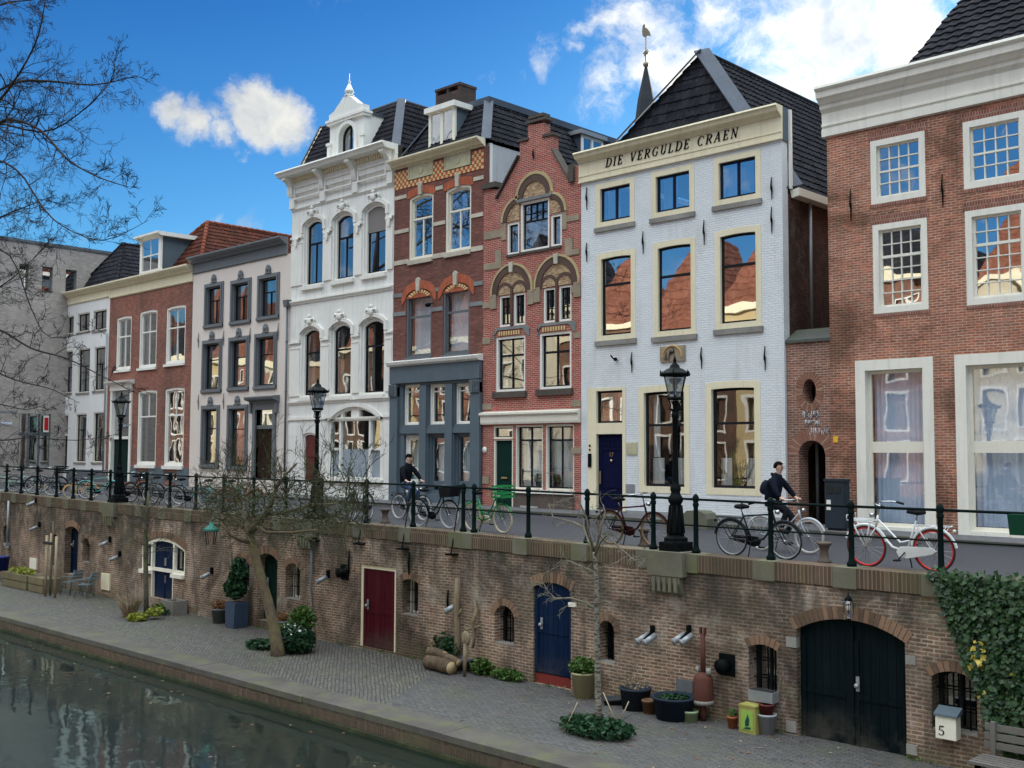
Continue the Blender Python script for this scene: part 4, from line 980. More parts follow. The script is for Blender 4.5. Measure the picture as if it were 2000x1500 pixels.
for q in [(1164,1239,353,440),(1272,1356,328,421),(1394,1486,300,396)]:
    win(h,holes,q,0,CREAM,.17,NAVY,.07,[('v',.5,0,1,.035)],glass=GLASSB,rev=.12,fy=-.012,sill=(SILL,.14,.07,.04),curtain=('part',NET,0,.45,0,1))
for q in [(1166,1241,490,664),(1276,1359,468,656),(1397,1487,444,641)]:
    win(h,holes,q,.04,CREAM,.17,BLACKP,.06,[('h',.655,.035)],glass=GLASSB,rev=.12,fy=-.012,sill=(SILL,.15,.07,.05),curtain=('part',plain("mauve_curtain",(.2,.14,.18),.9),0,.18,0,1))
dr=rect(1149,1222,757,1004); holes.append(arch(*dr))
x0,x1,z0,z1=dr; fx0,fx1=P(1165,850).x,P(1216,850).x; zd=Z(1190,849); zt0,zt1=Z(1190,826),Z(1190,763)
m=MB().ring(arch(x0-.004,x1+.004,z0-.05,z1+.004),arch(fx0,fx1,z0-.06,zt1),-.015,.2).box(fx0,fx1,-.015,.18,zd+.02,zt0).build('door_frame',CREAM,h)
dd=MB().box(fx0,fx1,.1,.15,z0-.05,zd+.015)
for a,b,c,d in ((.12,.88,.05,.28),(.12,.88,.33,.82),(.12,.45,.86,.95),(.55,.88,.86,.95)): dd.ring(arch(fx0+(fx1-fx0)*a,fx0+(fx1-fx0)*b,z0+(zd-z0)*c,z0+(zd-z0)*d),arch(fx0+(fx1-fx0)*a+.05,fx0+(fx1-fx0)*b-.05,z0+(zd-z0)*c+.05,z0+(zd-z0)*d-.05),.08,.1)
dd=dd.build('door',paint("navy_door",(.006,.008,.035),.25,.1),h)
m=MB(); lettering(m,"17",(P(1187,890).x,Z(1187,892)),1,1,.13,.075,.02,0.1); m.sphere((P(1192,900).x,.06,Z(1192,900)),.05,8,6); m.box(P(1169,935).x,P(1171,935).x,.05,.1,Z(1170,945),Z(1170,920)).parts('door_furniture',plain("brass",(.5,.42,.25),.35,1.),dd)
tw=MB().ring(arch(fx0-.003,fx1+.003,zt0-.003,zt1+.003),arch(fx0+.06,fx1-.06,zt0+.06,zt1-.06),.08,.14).build('transom_window',BLACKP,h)
MB().box(fx0+.03,fx1-.03,.12,.125,zt0+.03,zt1-.03).build('pane',GLASS,tw)
for i,q in enumerate([(1248,1347,752,963),(1379,1486,744,967)]):
    win(h,holes,q,.03,CREAM,.19,BLACKP,.07,[('h',.655,.035)],glass=GLASSC,rev=.14,fy=-.012,curtain=[('part',CURT,.0,.3,.0,.29),('part',CURT,.68,1,.0,.29)]+([('part',CURT,.02,.22,.3,.97)] if i==0 else []))
zt_=Z(1325,292); zb=zs(X1)-.4
MB().wall([(X0+.003,zb),(X1-.003,zb),(X1-.003,zt_+.3),(X0+.003,zt_+.3)],holes,0,.2,.3).build('wall',WB,h)
zpl=Z(1300,1000)
PLN=stone("grey_plinth",(.33,.34,.35),.15)
MB().box(X0+.01,x0-.02,-.04,.004,zb,zpl-.15).box(x1+.02,X1+.02,-.04,.004,zb,zpl).build('plinth',PLN,h)
MB().box(x0-.05,x1+.05,-.35,.02,zb,zs(x0)+.14).build('door_step',PLN,h)
SB=brick("side_brick",(.15,.06,.045),(.09,.04,.032),(.2,.15,.12),.21,.064,.009,.55,(.03,.025,.02),0,.7,.2,.25)
zcr=Z(1325,256); ztop=zcr
body(h,X0,X1,Z(1540,372),WB,16,smat=SB,zl=Z(1540,372))
# screen wall behind the cornice
zf0=Z(1325,317)
MB().box(X0+.01,X1-.01,.005,.29,zt_+.3,ztop-.05).build('parapet',WTRIM,h)
H_=ztop-zf0
m=MB().prism([(.02,ztop),(-.34,ztop),(-.36,ztop-.05),(-.3,ztop-.1),(-.26,ztop-.18),(-.12,ztop-.26),(-.09,ztop-.3),(-.05,ztop-.31),(-.05,zf0+.25),(-.07,zf0+.24),(-.07,zf0+.2),(-.05,zf0+.19),(-.05,zf0+.06),(-.09,zf0+.05),(-.09,zf0),(.004,zf0)],X0-.06,X1+.03,ax='x').build('cornice',CREAM,h)
MB().box(X1-.01,X1+.035,.021,.36,zf0-.02,ztop-.02).build('cornice_return',BGREY,h)
MB().box(X1+.036,X1+.1,.30,.40,Z(1545,362),ztop-.05).build('edge_board',WTRIM,h)
txt="DIE VERGULDE CRAEN"; xl,xr_=P(1185,320).x,P(1447,265).x
lh=.27; L_=textlen(txt,lh); 
m=MB(); zlt=Z(1316,297.5); lettering(m,txt,(xl,zlt),1,1,lh,-.075,.03,.22,.16*1.0+ ((xr_-xl)/lh-L_/lh)/len(txt),(IRON,h))
pk=PX(1371,103,(X0+X1)/2); ze=Z(1545,362)
zL=Z(1135,341,.45)
tiles([(X0+.05,.45,zL),(X1+.12,.45,ze),tuple(pk)],TILED,'roof',h,.25)
tiles([(X1+.12,.45,ze),(X1+.12,16,ze),(pk.x,16,pk.z),tuple(pk)],TILED,'roof',h,.25)
tiles([(X0+.05,.45,zL),(X0+.05,16,zL),(pk.x,16,pk.z),tuple(pk)],TILED,'roof',h,.25)
MB().tube([(pk.x,pk.y,pk.z+.02),(pk.x,16,pk.z+.02)],.1,8).build('ridge_tiles',TILED,h)
m=MB(); a=(X1+.12,.45,ze); b=(pk.x,pk.y,pk.z); strip(m,(a[0],a[1],a[2]+.06),(b[0],b[1]-.03,b[2]+.06),.5,(.55,-.6,.6),.05); strip(m,(X0+.05,.42,zL+.08),(b[0],b[1]-.03,b[2]+.08),.5,(-.55,-.6,.6),.05); m.build('hip_flashing',LEAD,h)
m=MB(); z=ze; m.prism([(X1+.0,z-.02),(X1+.28,z+.02),(X1+.28,z-.2),(X1+.05,z-.24)],.41,15.8).build('gutter',PALEC,h)
MB().tube([(X1+.1,1.35,z-.2),(X1+.1,1.35,Z(1583,650,1.)+.1)],.05,8).build('drainpipe',ZINC,h)
for p_,a,b in ((1147,366,410),(1147,474,512),(1257,452,496),(1376,430,479),(1508,346,390),(1508,404,456),(1235,688,728),(1371,678,721),(1495,676,724)): anchor(h,IRON,p_,a,b)
x_,z_=F(1205,702); MB().tube([(x_,0,z_),(x_,-.2,z_+.02),(x_-.06,-.24,z_+.12)],.025,6).sphere((x_,-.08,z_),.06,8,6).build('wall_hook',IRON,h)
x0,x1,z0,z1=rect(1291,1339,676,706)
pq=MB().box(x0,x1,-.06,.004,z0,z1).build('gable_stone',stone("old_gable_stone",(.36,.30,.22),.2),h)
cx=(x0+x1)/2; m=MB().tube([(cx-.1,-.08,z0+.02),(cx-.09,-.08,z0+.2),(cx-.02,-.09,z0+.3),(cx+.08,-.09,z0+.28),(cx+.05,-.08,z0+.4),(cx-.04,-.08,z0+.44)],[.012,.015,.06,.03,.015,.01],6); m.prism([(cx-.28,z0+.05),(cx-.15,z0+.05),(cx-.2,z0+.3)],-.08,-.055).build('crane_relief',plain("relief_dark",(.07,.05,.04),.6),pq)
MB().torus((cx,-.06,z0+.12),.34,.03,'y',20,6,0,0,math.pi).build('relief_arch',plain("relief_gold",(.45,.27,.1),.5),pq)
x0,x1,z0,z1=rect(1224,1245,864,888); MB().box(x0,x1,-.03,.004,z0,z1).build('name_plaque',PLQ,h)
x0,x1,z0,z1=rect(1150,1156,886,912); MB().box(x0,x1,-.05,-.015,z0,z1).sphere(((x0+x1)/2,-.03,z1+.12),.035,8,5).sphere(((x0+x1)/2,-.03,z1+.25),.035,8,5).build('doorbell',IRON,h)
x0,x1,z0,z1=rect(1223,1240,946,962); MB().box(x0,x1,-.02,.004,z0,z1).build('vent_plate',ZINC,h)
# ============================================================= alley gate between house 7 and house 8
XA,XC=XB[7],XB[8]
g=thing('alley_gate',"narrow brick gateway with oval opening and round arched passage, white scrawl above the arch",'gateway',((XA+XC)/2,0,zs(XA)))
BRG=brick("gate_brick",(.36,.15,.10),(.2,.08,.06),(.5,.42,.34),.21,.066,.012,.3)
yg=.1; x0,x1,z0,z1=rect(1561,1613,860,1045,yg); 
ov=[(P(1581,765,yg).x+.2*math.cos(a*math.pi/10),Z(1581,765,yg)+.34*math.sin(a*math.pi/10)) for a in range(20)]
ar=arch(x0,x1,zs(XA)-.3,z1,(x1-x0)/2)
ztg=Z(1580,668,yg)
MB().wall([(XA+.003,zs(XA)-.4),(XC-.003,zs(XA)-.4),(XC-.003,ztg),(XA+.003,ztg)],[ov,ar],yg,.5,.5).build('wall',BRG,g)
cxo,czo=P(1581,765,yg).x,Z(1581,765,yg)
o2=[(cxo+(.2+.2)*math.cos(a*math.pi/10),czo+(.34+.2)*math.sin(a*math.pi/10)) for a in range(20)]
def radial(name,parent,cx,cz,rx,rz,w_,a0,a1,n,y0,mat,mat2,dz=0):
    m=MB()
    for k in range(n):
        a,b=R(a0+(a1-a0)*(k+.06)/n),R(a0+(a1-a0)*(k+.94)/n)
        m.prism([(cx+rx*math.cos(a),cz+rz*math.sin(a)),(cx+rx*math.cos(b),cz+rz*math.sin(b)),(cx+(rx+w_)*math.cos(b),cz+(rz+w_)*math.sin(b)),(cx+(rx+w_)*math.cos(a),cz+(rz+w_)*math.sin(a))],y0,y0+.03,random.choice((0,0,1)))
    return m.build(name,[mat,mat2],parent)
AB=stone("arch_brick",(.30,.14,.10),.1); AB2=stone("arch_brick_dark",(.17,.08,.06),.1)
radial('oval_surround',g,cxo,czo,.2,.34,.2,0,360,26,yg-.015,AB,stone("pale_brick",(.38,.22,.16),.1))
rad=(x1-x0)/2
radial('arch_surround',g,(x0+x1)/2,z1-rad,rad,rad,.3,0,180,22,yg-.015,AB,stone("pale_brick",(.38,.22,.16),.1))
MB().prism([(yg-.06,ztg),(yg-.06,ztg+.08),(yg+.55,ztg+.42),(yg+.55,ztg)],XA+.01,XC-.01,ax='x').build('gate_ledge',stone("mossy_ledge",(.10,.11,.10),.5),g)
m=MB(); random.seed(5)
for (gx0,gx1,gz0,gz1) in [rect(1568,1600,802,818,yg),rect(1572,1602,818,834,yg),rect(1580,1622,834,852,yg)]:
    n=11
    for k in range(n):
        a=gx0+(gx1-gx0)*k/n; w_=(gx1-gx0)/n*.8; pts=[(a+w_*random.random(),yg-.012,gz0+(gz1-gz0)*random.random()) for _ in range(5)]
        m.tube(pts,.011,4)
m.build('white_scrawl',plain("white_spray",(.5,.48,.5),.7),g)
MB().box(XA-.0,XA+.12,.7,9,-.6,ztg-.4).box(XC-.12,XC,.7,9,-.6,ztg-.4).box(XA+.12,XC-.12,8.8,9,-.6,ztg-.4).box(XA,XC,.62,9,ztg-.5,ztg-.4).build('passage_wall',SB,g)
MB().tube([(XA+.5,.8,-.3),(XA+.5,.8,ztg-.5)],.05,8).build('drainpipe',DGREY,g)
# ============================================================= house 8 (large brick house, right)
X0,X1=XB[8],-1.5
h=thing('canal_house',"big brick house at the right edge with white small-paned sash windows and high white cornice",'house',((X0+X1)/2,0,zs(-8)))
BR8=brick("brick_warm_red",(.50,.17,.10),(.30,.105,.065),(.60,.46,.35),.205,.066,.013,.28,(.12,.07,.05),0,.6,0,.12)
OW=paint("off_white_frame",(.80,.78,.70),.5,.08,0,.3)
holes=[]
gv=[('v',.25,0,1),('v',.5,0,1),('v',.75,0,1)]
zA=(Z(1754,388),Z(1754,264)); zB=(Z(1758,608),Z(1758,432)); zG=(Z(1748,1050),Z(1748,701))
xs=[(P(1701,326).x,P(1807,326).x),(P(1882,300).x,P(2005,300).x)]
zA2=(Z(1943,364),Z(1943,229)); zB2=(Z(1948,592),Z(1948,405))
wA=[(xs[0][0],xs[0][1],(zA[0]+zA2[0])/2,(zA[1]+zA2[1])/2),(xs[1][0],xs[1][1],(zA[0]+zA2[0])/2,(zA[1]+zA2[1])/2)]
xb=[(P(1706,520).x,P(1812,520).x),(P(1887,500).x,P(2010,500).x)]
wB=[(a,b,(zB[0]+zB2[0])/2,(zB[1]+zB2[1])/2) for a,b in xb]
step=xb[1][0]-xb[0][0]
xg=[(P(1673,850).x,P(1825,850).x),(P(1868,850).x,P(1868,850).x+ (P(1825,850).x-P(1673,850).x))]
wA.append((xs[1][0]+step,xs[1][1]+step,wA[0][2],wA[0][3])); wB.append((xb[1][0]+step,xb[1][1]+step,wB[0][2],wB[0][3]))
for q in wA: win(h,holes,None,0,OW,.15,OW,.05,gv+[('h',.25),('h',.5,.025),('h',.75)],glass=glassm("old_glass",.5,(.55,.6,.62),.9),rev=.12,fy=-.012,world=q,barw=.013)
for q in wB: win(h,holes,None,0,OW,.15,OW,.06,gv+[('h',.165),('h',.33),('h',.495),('h',.66,.035),('h',.83)],glass=MATS["old_glass"],rev=.12,fy=-.012,world=q,barw=.013)
for a,b in xg: win(h,holes,None,0,OW,.26,PALEC,.09,[('h',.505,.14)],glass=GLASSC,rev=.2,fy=-.02,world=(a,b,zG[0],zG[1]),curtain=('full',paint("blue_net_curtain",(.62,.70,.84),.9,.08)))
SOL=brick("soldier_course",(.33,.12,.085),(.22,.08,.06),(.42,.33,.27),.066,.22,.009,.2)
for (x0,x1,z0,z1) in wA+wB: MB().box(x0-.05,x1+.05,-.012,.004,z1+.005,z1+.22).box(x0-.03,x1+.03,-.018,.004,z0-.1,z0-.005).parts('window_lintel',SOL,h)
zt_=Z(1800,228); zb=zs(X0)-.5
MB().wall([(X0+.003,zb),(X1,zb),(X1,zt_+.1),(X0+.003,zt_+.1)],holes,0,.22,.3).build('wall',BR8,h)
body(h,X0,X1,zt_,BR8,12)
ztop=Z(1800,130)
MB().prism([(.02,ztop),(-.46,ztop),(-.48,ztop-.07),(-.44,ztop-.12),(-.40,ztop-.14),(-.38,ztop-.3),(-.3,ztop-.34),(-.24,ztop-.42),(-.18,ztop-.46),(-.17,ztop-.55),(-.1,ztop-.62),(-.07,ztop-.66),(-.06,zt_+.34),(-.1,zt_+.32),(-.1,zt_+.27),(-.06,zt_+.25),(-.06,zt_+.2),(-.09,zt_+.19),(-.09,zt_+.0),(.004,zt_-.02)],X0-.1,X1,ax='x').build('cornice',OW,h)
MB().box(X0+.01,X1,.021,.3,zt_+.11,ztop-.03).build('parapet',OW,h)
# hipped roof, left hip visible
yb_=.4; pc=P(1748,138,yb_); 
ph=P(1862,-2,3.0)
k=4.; top=(pc.x+(ph.x-pc.x)*k,yb_+(3.0-yb_)*k*.62,pc.z+(ph.z-pc.z)*k*.8)
rx=(ph.x-pc.x)/(ph.z-pc.z); rz=8.
tA=Vector((pc.x,yb_,ztop-.1)); d=Vector((ph.x-pc.x,2.6,ph.z-pc.z)); tB=tA+d*2.2
tiles([tA,(X1,yb_,ztop-.1),(X1,tB.y,tB.z),tB],TILED,'roof',h,.3,.36,.035,.05)
tiles([tA,tB,(tB.x,10,tB.z),(tA.x,10,ztop-.1)],TILED,'roof',h,.3,.36,.035,.05)
for p_,a,b in ((1662,370,432),(1841,340,405)): anchor(h,IRON,p_,a,b)
x0,x1,z0,z1=rect(1628,1637,852,864); MB().box(x0,x1,-.02,.004,z0,z1).build('yellow_plaque',plain("yellow_tile",(.7,.42,.03),.4),h)
# ============================================================= modern grey building beyond the left end
b=thing('modern_building',"large modern grey brick office block closing the street on the far left",'building',(-61,2,.3))
GB=brick("grey_modern_brick",(.44,.40,.37),(.38,.345,.32),(.46,.43,.4),.21,.065,.008,.15)
XM=-60.
def M_(px,py): p=PX(px,py,XM); return (p.y,p.z)
ya,za=M_(0,468); yb2,zb2=M_(215,496); zt_=(za+zb2)/2
hs=[]
def mloop(xl,xr,yt,yb):
    p=PX((xl+xr)/2,yt,XM); q=PX((xl+xr)/2,yb,XM); a=PX(xl,(yt+yb)/2,XM).y; c=PX(xr,(yt+yb)/2,XM).y
    return (a,c,q.z,p.z)
wl=[mloop(37,56,516,566),mloop(82,103,521,572),mloop(128,150,527,576)]
m=MB(); o=len(m.v)
gr=mloop(36,98,808,916)
m.wall([(-6,-.3),(14,-.3),(14,zt_),(-6,zt_)],[arch(*w_) for w_ in wl]+[arch(*gr)],0,.3,.5)
m.v=[(XM-y_,x_,z_) for x_,y_,z_ in m.v]
m.build('wall',GB,b)
MB().box(XM-12,XM-.5,-6,14,-.3,zt_-.05).build('block',GB,b)
MB().box(XM-.6,XM+.06,-6,14,zt_,zt_+.16).build('roof_edge',DGREY,b)
for w_ in wl:
    f=MB().box(XM-.2,XM-.14,w_[0],w_[1],w_[2],w_[2]+.08).box(XM-.2,XM-.14,w_[0],w_[0]+.08,w_[2],w_[3]).box(XM-.2,XM-.14,w_[1]-.08,w_[1],w_[2],w_[3]).box(XM-.2,XM-.1,w_[0],w_[1],w_[3]-.08,w_[3]).build('window',DGREY,b)
    MB().box(XM-.2,XM-.19,w_[0],w_[1],w_[2],w_[3]).build('pane',GLASSB,f)
f=MB()
for k in (0,.33,.66,1.): y=gr[0]+(gr[1]-gr[0])*k; f.box(XM-.15,XM-.08,y-.05,y+.05,gr[2],gr[3])
f.box(XM-.15,XM-.06,gr[0],gr[1],gr[2]+(gr[3]-gr[2])*.6,gr[2]+(gr[3]-gr[2])*.66)
f=f.build('shop_window',DGREY,b); MB().box(XM-.12,XM-.11,gr[0],gr[1],gr[2],gr[3]).build('pane',GLASSD,f)
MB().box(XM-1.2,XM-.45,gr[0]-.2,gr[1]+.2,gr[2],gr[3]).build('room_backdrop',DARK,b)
w_=mloop(84,94,812,844); MB().box(XM+.02,XM+.1,w_[0],w_[1],w_[2],w_[3],0).box(XM+.1,XM+.11,w_[0]+.25,w_[1]-.25,w_[2]+.1,w_[3]-.1,1).build('red_banner',[WTRIM,plain("red_banner",(.45,.01,.015),.5)],b)
w_=mloop(1,23,824,829); MB().box(XM+.01,XM+.04,w_[0],w_[1],w_[2],w_[3]).build('street_name_sign',plain("sign_white",(.6,.65,.75),.4),b)
MB().box(XM-.02,XM+.02,-6,gr[0]-.1,Z(5,806)*0+mloop(0,36,806,808)[3],mloop(0,36,806,808)[3]+.1).build('string_course',ZINC,b)
# ============================================================= church spire with weathercock far behind
sp_=P(1262,205,55.); s=thing('church_spire',"slender slate church spire with a weathercock rising behind the roofs",'spire',(sp_.x,55,0))
zz=sp_.z; zt=P(1262,128,55.).z; wd=(P(1279,205,55.).x-P(1246,205,55.).x)/2
MB().lathe([(wd*3.,zz-16),(wd*.95,zz-.6),(wd*.8,zz+.5),(.1,zt)],(sp_.x,55,0),8,0,False).build('spire',stone("slate",(.035,.04,.05),.0),s)
zc=P(1262,72,55.).z; k=(P(1270,72,55.).x-P(1262,72,55.).x)*.62
MB().tube([(sp_.x,55,zt-.2),(sp_.x,55,zc)],.07,6).sphere((sp_.x,55,zt+.1),.28,10,6).torus((sp_.x,55,zt+(zc-zt)*.45),k*.55,.08,'y',14,5).tube([(sp_.x-k*1.1,55,zt+(zc-zt)*.45),(sp_.x+k*1.1,55,zt+(zc-zt)*.45)],.07,5).tube([(sp_.x-k*.7,55,zt+(zc-zt)*.35),(sp_.x+k*.7,55,zt+(zc-zt)*.55)],.05,5).build('finial_cross',plain("gilt_iron",(.22,.18,.12),.4,.6),s)
MB().prism([(sp_.x-k*1.4,zc+.6),(sp_.x-k*1.2,zc+.2),(sp_.x-k*.5,zc),(sp_.x+k*.6,zc+.1),(sp_.x+k*1.9,zc-.1),(sp_.x+k*1.5,zc+.4),(sp_.x+k*.5,zc+.8),(sp_.x-k*.3,zc+.9),(sp_.x-k*.5,zc+1.3),(sp_.x-k*1.1,zc+1.2)],54.95,55.05).build('weathercock',MATS["gilt_iron"],s)
# ============================================================= opposite bank: sunlit houses seen only as reflections
random.seed(11)
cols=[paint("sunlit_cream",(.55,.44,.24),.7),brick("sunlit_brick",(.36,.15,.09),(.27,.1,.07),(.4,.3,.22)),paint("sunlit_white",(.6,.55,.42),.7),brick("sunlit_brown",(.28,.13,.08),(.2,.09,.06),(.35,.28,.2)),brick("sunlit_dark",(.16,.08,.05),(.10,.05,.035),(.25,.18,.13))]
names=["cream","red brick","white","brown brick","dark brick"]
x=-152.; YO=-39.5; k=0
while x<30:
    w_=random.uniform(6,9); zt=random.uniform(10.8,13.2); cm=cols[k%5]
    o=thing('canal_house',"%s house across the canal, mirrored in the window panes, %s"%(names[k%5],["beside the bend","near the quay","with the low eave","with the tall roof","by the corner","in mid row","with three bays","next to the bridge","past the bridge","at the quiet end","with wide bays","by the slope","beyond the corner","at the far end","far down the bend","beyond the lime tree","by the second bridge","near the moored boats","with a steep roof","with the low door","behind the bare trees","at the bend","in the outer row","by the outer quay","with plain walls","near the vanishing point"][k%26]),'house',(x+w_/2,YO,0),0,'houses across the canal')
    m=MB(); 
    m.box(x+.01,x+w_-.01,YO-8,YO-.4,-.5,zt)
    hs=[]; nb=3; fl=[(0.6,3.2),(3.9,6.3),(7.,9.),(9.7,11.2)]
    for a in range(nb):
        for z0,z1 in fl:
            if z1<zt-.8: hs.append(arch(x+.7+a*(w_-1)/nb,x+.7+a*(w_-1)/nb+1.15,z0,z1))
    m2=MB().wall([(x+.01,-.5),(x+w_-.01,-.5),(x+w_-.01,zt),(x+.01,zt)],hs,0,.2,.3); m2.v=[(a,YO-b_,c) for a,b_,c in m2.v]
    m2.build('wall',cm,o); m.build('block',cm,o)
    f=MB()
    for hl in hs:
        g2=MB().ring(arch(hl[0][0]-.1,hl[1][0]+.1,hl[0][1]-.1,hl[2][1]+.1),arch(hl[0][0]+.05,hl[1][0]-.05,hl[0][1]+.05,hl[2][1]-.05),0,.1)
        f.add([(a,YO+b_-.06,c) for a,b_,c in g2.v],g2.f)
    f.build('window_frames',WTRIM,o)
    MB().box(x+.02,x+w_-.02,YO,YO+.4,zt-.45,zt+.1).build('cornice',CREAM,o)
    rm=TILEO if k%4 else TILED
    pkz=zt+random.uniform(6.,8.5)
    tiles([(x,YO,zt),(x+w_,YO,zt),(x+w_*.5,YO-3,pkz)],rm,'roof',o,.5,.6); tiles([(x,YO,zt),(x,YO-8,zt),(x+w_*.5,YO-8,pkz),(x+w_*.5,YO-3,pkz)],rm,'roof',o,.5,.6); tiles([(x+w_,YO,zt),(x+w_,YO-8,zt),(x+w_*.5,YO-8,pkz),(x+w_*.5,YO-3,pkz)],rm,'roof',o,.5,.6)
    x+=w_; k+=1
# ============================================================= ground, street, wharf, water
random.seed(21)
STREET=paving("street_clinker",(.043,.043,.056),(.036,.036,.046),(.05,.05,.055),.2,.06,R(90),.6,.15)
PAVE=paving("pavement_tiles",(.13,.13,.14),(.10,.10,.115),(.06,.06,.06),.3,.3,0,.7,.1)
WH1=paving("wharf_clinker",(.105,.098,.09),(.05,.049,.049),(.022,.024,.017),.21,.085,R(38),.75,.7)
WH2=paving("wharf_brick_rows",(.105,.10,.10),(.056,.056,.06),(.03,.03,.025),.21,.07,0,.75,.5)
CONC=stone("edge_concrete",(.10,.092,.083),.45,.85)
XS=[-80,-64,-56,-52,-47,-43,-40,-36,-32,-28,-24,-21,-18.5,-16,-13.5,-11,-8,-5,5]
def strip_xy(name,y0,y1,dz,mat,sub=None,xs=XS):
    vs=[];fs=[]
    for i,x in enumerate(xs):
        vs+=[(x,y0,zs(x)+dz),(x,y1,zs(x)+dz)]
        if i: fs.append((2*i-2,2*i,2*i+1,2*i-1))
    return tag(MB().add(vs,fs).build(name,mat),kind='structure')
strip_xy('street',YW+.3,-1.7,0,STREET)
# pavement along the houses with a kerb step
m=MB()
for a,b in zip(XS,XS[1:]):
    za,zb=zs(a),zs(b)
    m.add([(a,-1.7,za-.05),(b,-1.7,zb-.05),(a,-1.7,za+.09),(b,-1.7,zb+.09),(a,-1.55,za+.094),(b,-1.55,zb+.094)],[(0,1,3,2),(2,3,5,4)],1)
    m.add([(a,-1.55,za+.094),(b,-1.55,zb+.094),(b,.6,zb+.09),(a,.6,za+.09)],[(0,1,2,3)],0)
tag(m.build('pavement',[PAVE,CONC]),kind='structure')
tag(MB().add([(-400,.3,-.3),(200,.3,-.3),(200,900,-.3),(-400,900,-.3)],[(0,1,2,3)]).add([(-400,-60,-.31),(-64,-60,-.31),(-64,.3,-.31),(-400,.3,-.31)],[(0,1,2,3)]).build('ground',plain("far_ground",(.1,.1,.09),.9)),kind='structure')
bx=PZ(800,1300,ZW).x; bx2=PZ(690,1400,ZW).x
tag(MB().add([(-78,YI,ZW),(bx2-.3,YI,ZW),(bx+.3,YW+.3,ZW),(-78,YW+.3,ZW)],[(0,1,2,3)]).build('wharf_paving',WH1),kind='structure')
tag(MB().add([(bx2-.3,YI,ZW),(4,YI,ZW),(4,YW+.3,ZW),(bx+.3,YW+.3,ZW)],[(0,1,2,3)]).build('wharf_paving',WH2),kind='structure')
KB=brick("edge_soldier_brick",(.13,.08,.055),(.07,.045,.035),(.13,.11,.08),.07,.36,.01,.45,(.05,.045,.03),0,.8,.35)
MOSS=stone("waterline_moss",(.03,.035,.018),.35)
m=MB(); x=-78.; random.seed(4)
tag(MB().box(-78,4,YE+.05,YI+.6,ZC-1.5,ZW-.06).build('wharf_core',CONC),kind='structure')
e=MB(); 
while x<4:
    w_=random.choice((2.0,2.4,1.8)); dz=random.uniform(-.004,.004)
    e.box(x+.002,x+w_-.002,YE+.0+random.uniform(-.01,.01),YI,ZW-.1,ZW+.02+dz); x+=w_
tag(e.build('wharf_edge',CONC),kind='structure')
tag(MB().box(-78,4,YE+.02,YE+.12,ZC+.07,ZW-.101).build('wharf_edge_brick',KB),kind='structure')
tag(MB().box(-78,4,YE-.05,YE+.12,ZC-1.2,ZC+.068).build('wharf_footing',MOSS),kind='structure')
def _water(t):
    p=pos(t); a=t.noise(t.vm('MULTIPLY',p,(1,1.2,1)).outputs[0],2.2,3.,.5); b=t.noise(p,.5,2.,.5)
    h=t.math('ADD',t.math('MULTIPLY',a,.5),t.math('MULTIPLY',b,2.))
    nb=bump(t,h,.34,.02); fr=schlick(t,.025,nb)
    a_=PR(t,(.003,.010,.008,1),.3); g=t.n('ShaderNodeBsdfGlossy',{'Color':(.66,.82,.77),'Roughness':.012,'Normal':nb}).outputs[0]
    return t.n('ShaderNodeMixShader',{0:t.math('ADD',t.math('MULTIPLY',fr,1.3),.0,clamp=True),1:a_,2:g}).outputs[0]
tag(MB().add([(-160,-28.6,ZC),(60,-28.6,ZC),(60,YE,ZC),(-160,YE,ZC)],[(0,1,2,3)]).build('canal_water',mk("canal_water",_water)),kind='structure')
tag(MB().box(-160,60,-60,-28.6,ZC-1,-.1).build('far_quay',brick("far_quay_brick",(.25,.13,.09),(.18,.09,.07),(.3,.25,.2))),kind='structure')
# ============================================================= wharf wall
random.seed(31)
QB=brick("quay_brick",(.36,.21,.145),(.17,.10,.072),(.54,.45,.36),.205,.068,.015,.8,(.045,.038,.032),0,.9,.2,.5,True)
q=thing('quay_wall',"long weathered brick quay wall with arched cellar doors below the street railing",'wall',(-22,YW,ZW))
G=lambda px,py:F(px,py,YW)
hol=[]; 
RB1=stone("arch_brick_quay",(.27,.165,.11),.15); RB2=stone("arch_brick_quay_dark",(.15,.095,.065),.15)
def archtrim(o,w_=.24,n=None,mat=(RB1,RB2)):
    x0,x1,z0,z1,rise=o
    if rise<=0: return
    hw=(x1-x0)/2; rad=(hw*hw+rise*rise)/(2*rise); cx=(x0+x1)/2; cz=z1-rad; a=math.degrees(math.asin(min(1,hw/rad)))
    n=n or max(6,int(rad*2*math.radians(a)/.085))
    m=MB(); a0_,a1_=90-a*1.04,90+a*1.04
    for k in range(n):
        p_,r_=R(a0_+(a1_-a0_)*(k+.07)/n),R(a0_+(a1_-a0_)*(k+.93)/n)
        m.prism([(cx+rad*math.cos(p_),cz+rad*math.sin(p_)),(cx+rad*math.cos(r_),cz+rad*math.sin(r_)),(cx+(rad+w_)*math.cos(r_),cz+(rad+w_)*math.sin(r_)),(cx+(rad+w_)*math.cos(p_),cz+(rad+w_)*math.sin(p_))],YW-.012,YW+.02,random.choice((0,0,1)))
    m.build('brick_arch',list(mat),q)
def opening(px,risepx,**k):
    x0,x1,z0,z1=rect(*px,y=YW)
    # reveal visible on the left: opening keeps its own true width
    rise=risepx; o=(x0,x1,max(z0,ZW-.02),z1,rise); hol.append(arch(*o)); archtrim(o,k.get('w',.22)); return o
